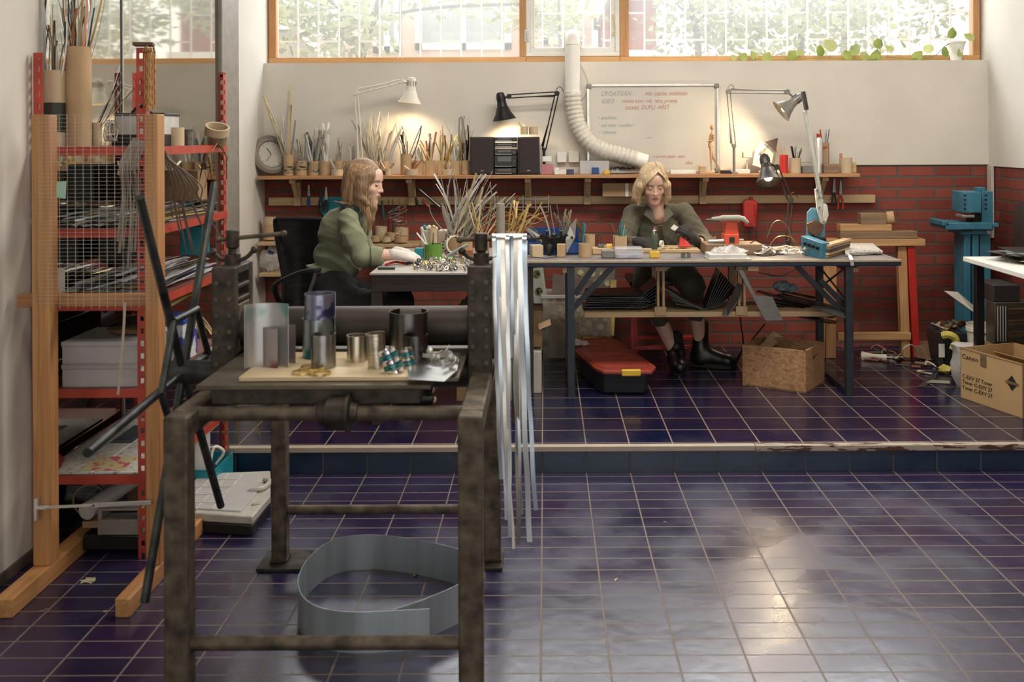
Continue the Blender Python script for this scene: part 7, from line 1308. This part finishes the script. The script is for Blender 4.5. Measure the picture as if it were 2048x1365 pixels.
sh1 = [cap(chest-V((.006, 0, 0)), ab+V((.006, 0, 0)), .096, .084, .03), ell(chest+V((-.005, 0, 0)), (.100, .145, .15), ub, .03), ell(ab+V((.004, 0, .0)), (.088, .14, .10), ub, .03), ell(pel+V((-.030, 0, .105)), (.088, .14, .034), frame((.95, 0, -.25), (.55, 0, 1)), .015), cap(nk-V((.01, .06, .02)), SR, .045, .052, .02), cap(nk+V((-.01, .06, -.02)), SL, .045, .052, .02), cap(nk-V((0, 0, .01)), nk+V((.012, 0, .012)), .060, .056, .02),
       cap(SR, SR.lerp(ER, .55)-V((.012, 0, .01)), .052, .060), cap(SR.lerp(ER, .5), ER+V((-.005, 0, -.0)), .060, .053, .015), cap(ER, ER.lerp(WR, .42), .053, .044, .015), cap(SL, EL, .055, .052), cap(EL, EL.lerp(WL, .42), .05, .044, .02),
       cap(ER.lerp(WR, .34), ER.lerp(WR, .43), .051, .050, .004), cap(ER.lerp(WR, .52), WR+V((.05, 0, 0)), .036, .036, .004, True), cap(EL.lerp(WL, .5), WL+V((.05, 0, 0)), .036, .036, .004, True),
       cap(chest+V((.085, 0, -.02)), ab+V((.085, 0, .02)), .02, .03, .03)]
bl_ = sdf_obj('blouse', sh1, sage, w1, .0055, fn=wrk(.0045))
g = G(); a, b = ER.lerp(WR, .24), ER.lerp(WR, .47); L_ = (b-a).length; g.lathe([(.050, 0), (.056, .004), (.054, L_*.5), (.050, L_), (.044, L_), (.046, .004)], a, (b-a), 28); g.ob('cuff', sage, bl_)
g = G()
for k in range(5): p = chest.lerp(ab, k/4*1.1)+V((.125-.01*abs(k-2), -.02, .07-.03*k*.3)); g.ball(p, .006, 8)
g.ob('button', cream, bl_)
dk = mat('black_cloth', (24, 24, 27), .85, var=.2, scale=6, bump=.2)
tr1 = [ell(pel+V((-.005, 0, .01)), (.13, .17, .13), None, .04), ell(V((pel.x-.03, 5.38, .62)), (.14, .19, .09), None, .05)]
for hp, kn, an in legs: tr1 += [cap(hp, kn, .092, .066, .03), cap(kn, an+V((0, 0, .05)), .068, .05, .02)]
sdf_obj('trousers', tr1, dk, w1, .007, fn=wrk(.003))
for _, _, an in legs: sdf_obj('shoe', [cap(an-V((.03, 0, .045)), an+V((.13, 0, -.048)), .036, .03, .02)], black_p, w1, .006)
gw = mat('white_glove', (206, 198, 190), .8, bump=.15, var=.06)
for h_ in (hR, hL):
    W_, d_ = V(h_['W']), V(h_['d']).normalized(); sdf_obj('glove', hand_prims(curl=(.45, .55, .4), ex=.0025, **h_)+[cap(W_-d_*.03, W_+d_*.03, .0285, .024, .01)], gw, w1, .0035)
hm1 = hairmat('hair_honey', (110, 82, 56), (160, 124, 86))
w = lambda x, y, z, O, M: O+M@V((x, y, z))
def strands(O, M, a=.0011, n=54):
    mm = np.array(M)
    def fn(d, X):
        L_ = (X-np.array(O, np.float32))@mm; th = np.arctan2(L_[:, 0], L_[:, 1]+.01); return d+a*np.sin(n*th+9*L_[:, 2])*np.clip((np.hypot(L_[:, 0], L_[:, 1])-.02)/.05, 0, 1)
    return fn
hp1 = [ell(w(0, .016, .034, O1, M1), (.083, .102, .098), M1, .02), ell(w(0, .055, -.035, O1, M1), (.078, .062, .095), M1, .03)]
for s in (-1, 1): hp1 += [cap(w(s*.060, -.045, .050, O1, M1), w(s*.068, -.02, -.02, O1, M1), .022, .024, .03), cap(w(s*.074, -.02, -.02, O1, M1), w(s*.070, -.008, -.105, O1, M1), .026, .022, .02)]
hp1 += [ell(w(0, -.130, -.03, O1, M1), (.058, .075, .10), M1, .01, True)]
hp1 += [cap(P(722, 355, 5.25), P(716, 392, 5.245), .026, .026, .03), cap(P(728, 400, 5.24), P(737, 420, 5.27), .018, .016, .015)]
y0, y1 = 5.275, 5.43
for yy, e in ((y0, 0), (y1, .012)):
    for k, (a, b, r1, r2) in enumerate((((738, 396), (747, 416), .020, .019), ((747, 416), (743, 440), .019, .015), ((743, 440), (735, 470), .015, .005), ((733, 400), (740, 430), .018, .012), ((740, 430), (738, 458), .012, .005))): hp1.append(cap(P(*a, yy+e), P(*b, yy+e), r1, r2, .012))
hp1 += [cap(P(712, 396, 5.27), P(700, 408, 5.25), .020, .010, .015), cap(P(700, 408, 5.25), P(683, 407, 5.25), .010, .007, .01), cap(P(683, 407, 5.25), P(664, 402, 5.25), .007, .002, .008), cap(P(716, 402, 5.26), P(735, 409, 5.25), .018, .012, .01)]
ha_ = sdf_obj('hair', hp1, hm1, w1, .0042, fn=strands(O1, M1))
def locks(O, M, side, n, zend, flare, g, front=None, r0=.0021, part=.010):
    for i in range(n):
        u = (i+R.random()*.6)/n; y0 = -.062+.13*u; y1 = -.062+.135*u; e = zend(u)+R.uniform(-.010, .010); pts = []; fl = flare*(.7+.6*R.random())
        for k in range(6):
            ph = RAD(4+17.5*k); y = y0+(y1-y0)*k/5; sc = math.sqrt(max(.12, 1-((y-.016)/.109)**2)); pts.append(w(side*.0905*sc*sin(ph)+part*(1-k/5), y, .030+.1005*sc*cos(ph), O, M))
        for k in range(1, 5): t = k/4; pts.append(w(side*(.0905*sc+fl*sin(t*2.4)), y1+.004*sin(5*u+3*t), .034+(e-.034)*t, O, M))
        if front and u < front[0]: f_ = 1-u/front[0]; pts = pts[:8]+[pts[8].lerp(front[1], .55*f_), pts[9].lerp(front[2], f_), front[3].lerp(pts[9], 1-f_)]
        q = spl(pts, 3); m_ = len(q)-1; rr = r0*(.7+.6*R.random()); g.tube(q, rr, 5, rs=[rr*(.35+.65*sin(pi*min(1, (k+1.5)/(m_*.55))*.5))*(1-.6*max(0, (k/m_-.7)/.3)) for k in range(m_+1)])
    return g
g = G(); ns = -1 if M1.col[0].y > 0 else 1
locks(O1, M1, ns, 74, lambda u: -.105, .004, g, (.45, P(740, 418, 5.25), P(743, 440, 5.25), P(737, 472, 5.26))); locks(O1, M1, -ns, 30, lambda u: -.11, .004, g, (.5, P(745, 420, 5.40), P(746, 440, 5.40), P(740, 468, 5.41)))
g.ob('hair_lock', hairmat('hair_light', (128, 94, 62), (196, 156, 108)), ha_)
sdf_obj('scarf', [ell(w(0, .02, -.115, O1, M1), (.062, .07, .035), M1, .02), ell(nk+V((.012, 0, .02)), (.075, .09, .034), ub, .02), cap(P(727, 405, 5.27), P(729, 424, 5.27), .022, .016, .015)], mat('scarf_teal', (88, 124, 134), .8, scale=26, col2=(176, 176, 170), thr=(.5, .62), bump=.3), w1, .005, fn=wrk(.003, 1.6))
# ---------- woman behind the long table ----------
w2 = thing('person', 'woman with a short blond bob in an olive coverall seated behind the long table', 'person', P(1320, 600, 6.34)); w2['_w'] = tuple(w2.location)
f2 = V((.04, -.93, -.36)); M2 = frame(f2, (-.03, 0, 1)); O2 = P(1312, 391.5, 6.03)-M2@V((0, -.115, -.028))
hd = head_prims(O2, M2); nk = P(1314, 421, 6.20); chest = P(1317, 473, 6.27); ab = V((P(1322, 0, 6.3).x, 6.31, .82)); pel = V((ab.x, 6.36, .735))
SR, SL = P(1266, 428, 6.24), P(1368, 425, 6.24); ER, EL = P(1247, 492, 6.10), P(1411, 489, 6.12); WR, WL = P(1277, 484, 5.90), P(1392, 481, 5.90)
KR, KL = P(1292, 575, 6.02), P(1384, 572, 6.02); AR, AL = P(1352, 712, 6.06), P(1401, 690, 6.13)
tb2 = frame((0, -1, -.25), (0, -.25, 1))
body = hd+[cap(O2+M2@V((0, .025, -.05)), nk+V((0, .02, 0)), .046, .052, .02), cap(O2+M2@V((0, .0, -.08)), nk+V((0, -.02, -.03)), .038, .045, .02), ell(chest, (.145, .10, .14), tb2, .04), ell(ab, (.13, .10, .12), None, .05), ell(pel, (.16, .12, .10), None, .05), cap(nk-V((0, -.02, .01)), SR, .034, .038, .02), cap(nk-V((0, -.02, .01)), SL, .034, .038, .02),
           cap(SR, ER, .044, .036), cap(SL, EL, .044, .036), cap(ER, WR, .036, .023), cap(EL, WL, .036, .023)]
for s, (K, A_) in ((-1, (KR, AR)), (1, (KL, AL))): body += [cap(pel+V((s*.08, -.03, -.02)), K, .080, .058, .03), cap(K, K.lerp(A_, .35), .052, .050, .02), cap(K.lerp(A_, .35), A_, .050, .034, .02)]
body += [cap(AR, AR+V((.0, -.04, -.04)), .033, .024, .02), cap(AL, AL+V((.03, -.01, -.03)), .033, .026, .02)]
hR = dict(W=WR, d=(.9, -.25, -.12), n=(0, -.75, .6), t=(.1, .3, .9)); hL = dict(W=WL, d=(-.70, -.25, .78), n=(.35, -.8, .45), t=(-.4, -.1, -.8)); cR, cL = (.5, .8, .5), (.45, .75, .5)
body += hand_prims(curl=cR, **hR)+hand_prims(curl=cL, **hL)
bo = sdf_obj('body', body, skin, w2, .0048)
face_marks(bo, hd, O2, M2, mat('brow_ash', (104, 78, 58), .7), mat('lip_soft', (178, 106, 98), .5))
ol = mat('olive_cloth', (70, 66, 48), .8, var=.14, scale=7, bump=.15, sheen=.15, col2=(90, 84, 62))
sh = [ell(chest+V((0, .0, -.005)), (.165, .118, .155), tb2, .04), ell(ab, (.155, .12, .13), None, .05), ell(pel, (.175, .135, .11), None, .05), cap(nk+V((-.03, .03, -.005)), SR, .050, .056, .025), cap(nk+V((.03, .03, -.005)), SL, .050, .056, .025), cap(nk+V((-.03, .035, .0)), nk+V((.03, .035, .0)), .05, .05, .02), cap(nk+V((-.056, -.02, .03)), nk+V((-.045, .045, .045)), .013), cap(nk+V((-.045, .045, .045)), nk+V((.045, .045, .045)), .014), cap(nk+V((.045, .045, .045)), nk+V((.056, -.02, .03)), .013),
      cap(SR, SR.lerp(ER, .6), .062, .060), cap(SR.lerp(ER, .6), ER, .060, .056, .02), cap(ER, ER.lerp(WR, .45), .055, .046, .02), cap(SL, EL, .062, .058), cap(EL, EL.lerp(WL, .6), .057, .046, .02),
      cap(ER.lerp(WR, .52), WR+V((.05, -.03, 0)), .033, .033, .004, True), cap(EL.lerp(WL, .66), WL+V((-.04, -.03, .02)), .033, .033, .004, True),
      cap(nk+V((0, -.085, .03)), chest+V((.0, -.14, .045)), .034, .008, .008, True)]
for s, (K, A_) in ((-1, (KR, AR)), (1, (KL, AL))): sh += [cap(pel+V((s*.085, -.03, -.02)), K, .095, .082, .04), cap(K, K.lerp(A_, .46), .074, .058, .02)]
cv_ = sdf_obj('coverall', sh, ol, w2, .0055, fn=wrk(.0042))
# collar, placket and pocket of the coverall
for s in (-1, 1):
    a = nk+V((s*.056, -.03, .034)); b = nk+V((s*.092, -.085, -.02)); c = nk+V((s*.030, -.128, -.07)); d = nk+V((s*.036, -.085, .0)); g = G(); n_ = (b-a).cross(c-a).normalized()*.004; g.prism([a, b, c, d], n_ if n_.y < 0 else -n_); g.ob('collar', ol, cv_, bev=.002)
g = G(); pts = [nk+V((.004, -.125, -.085)), chest+V((.012, -.135, -.02)), ab+V((.02, -.14, .02))]; g.ribbon(spl(pts, 4), .026, .006, up=(1, 0, 0)); g.ob('placket', ol, cv_)
bk2 = mat('black_glove', (38, 33, 33), .75, bump=.2, var=.15)
for h_, c_ in ((hR, cR), (hL, cL)):
    W_, d_ = V(h_['W']), V(h_['d']).normalized(); sdf_obj('glove', hand_prims(curl=c_, ex=.0028, **h_)+[cap(W_-d_*.01, W_+d_*.03, .029, .026, .01)], bk2, w2, .0035)
for k in range(6):
    c_ = WR.lerp(ER, .12+.055*k); ax = (ER-WR).normalized(); g = G(); g.ring(c_, .034+.002*(k % 2), .007, .0014, ax=ax, n=24); g.ob('bangle', chrome, w2)
bb_ = mat('boot_black', (20, 19, 20), .35, var=.2)
def boot(A_, d, sc=1, lift=0):
    d = V(d).normalized(); up = V((0, 0, 1)); h_ = A_-V((0, 0, max(0, A_.z-ZP-.055-lift))); top = A_+V((0, 0, .06 if sc == 1 else .125))
    pr_ = [cap(top, h_, .050, .048, .02), cap(h_+V((0, 0, .05)), h_+d*.11*sc+V((0, 0, .0)), .045, .038, .03), cap(h_-d*.02, h_+d*.13*sc-V((0, 0, .010)), .044, .040, .03), ell(h_+d*.14*sc-V((0, 0, .006)), (.046, .052, .042), frame(-d, (0, 0, 1)), .02)]
    bt_ = sdf_obj('boot', pr_, bb_, w2, .005)
    g = G(); z = h_.z-.055; s_ = V((-d.y, d.x, 0)); out = [(-.055, -.03), (-.06, 0), (-.055, .03), (0, .038), (.09, .046), (.15, .04), (.175, 0), (.15, -.04), (.09, -.046), (0, -.038)]
    g.prism([V((h_.x, h_.y, z+.0005))+d*u*(1+(sc-1)*1.1)+s_*v for u, v in out], (0, 0, .032)); g.ob('boot_sole', mat('sole_black', (26, 25, 25), .6), bt_, bev=.004)
    g = G()
    for k in range(5): q = h_+V((0, 0, .03))+d*(.045+.018*k)-V((0, 0, .012*k)); g.bar(q-s_*.02, q+s_*.02, .004, .003)
    g.ob('bootlace', black_m, bt_)
boot(AR, (.02, -1, 0)); boot(AL, (.95, -.30, 0), 1.22)
sdf_obj('sock', [cap(AR+V((0, 0, .04)), AR+V((0, 0, .11)), .040, .043, .01)], dk, w2, .005)
hm2 = hairmat('hair_blond', (166, 134, 98), (210, 182, 140))
hp2 = [ell(w(0, .016, .031, O2, M2), (.083, .101, .094), M2, .02), ell(w(0, .05, -.03, O2, M2), (.085, .06, .085), M2, .03)]
for s, e in ((-1, .014), (1, 0)): hp2 += [cap(w(s*.058, -.050, .060, O2, M2), w(s*(.072+e), -.050, .01, O2, M2), .014, .018, .03), cap(w(s*(.074+e), -.060, .01, O2, M2), w(s*(.080+e*1.8), -.045, -.075, O2, M2), .021, .021, .015), cap(w(s*.078, -.02, .0, O2, M2), w(s*(.088+e*1.8), -.01, -.095, O2, M2), .028, .022, .02), cap(w(s*(.080+e*1.8), -.045, -.07, O2, M2), w(s*(.070+e*2), -.055, -.115, O2, M2), .02, .008, .01)]
hp2 += [ell(w(0, -.135, -.028, O2, M2), (.055, .07, .080), M2, .008, True)]
ha_ = sdf_obj('hair', hp2, hm2, w2, .0042, fn=strands(O2, M2))
g = G()
for i in range(16):
    t = i/15; a = w(.018, -.034-.036*t, .124-.016*t, O2, M2); b = w(-.022-.014*(1-t), -.070-.022*t, .098-.018*t, O2, M2); c = w(-.056-.012*(1-t), -.072-.012*t, .042-.004*t, O2, M2); d = w(-.076-.008*(1-t), -.062, -.02, O2, M2); e = w(-.094+R.uniform(-.006, .006), -.052, -.095+R.uniform(-.012, .012), O2, M2); g.tube(spl([a, b, c, d, e], 4), .003, 5, rs=[.0012+.0022*sin(pi*(k+1)/18) for k in range(17)])
for i in range(8):
    t = i/7; a = w(.014, -.034-.036*t, .124-.014*t, O2, M2); b = w(.046, -.066-.018*t, .084, O2, M2); c = w(.066, -.062-.006*t, .040, O2, M2); d = w(.080, -.052, -.03, O2, M2); e = w(.088+R.uniform(-.004, .006), -.045, -.095+R.uniform(-.012, .012), O2, M2); g.tube(spl([a, b, c, d, e], 4), .003, 5, rs=[.0012+.0022*sin(pi*(k+1)/18) for k in range(17)])
locks(O2, M2, -1, 70, lambda u: -.112-.012*sin(3*u), .028, g); locks(O2, M2, 1, 62, lambda u: -.108, .012, g)
g.ob('hair_lock', hairmat('hair_blond_light', (184, 152, 112), (222, 196, 154)), ha_)
# held things
sheet([P(1341, 457, 5.84), P(1348, 449, 5.84), P(1357, 455, 5.84), P(1350, 462, 5.84)], white_p, 'small white square tile held between black gloved fingers', name='small_tile', t=.004)
sheet([P(1358, 493, 5.80), P(1361, 474, 5.86), P(1372, 480, 5.86), P(1383, 493, 5.80)], red_p, 'red plastic piece standing before the right black glove', name='red_piece', t=.01)
g = G(); o = P(1321, 488, 5.78); g.ring(o, .02, .014, .006, ax=(1, -.6, 0)); tag(g.ob('cream_ring', cream), 'cream ring beside the green bottle', 'ring')
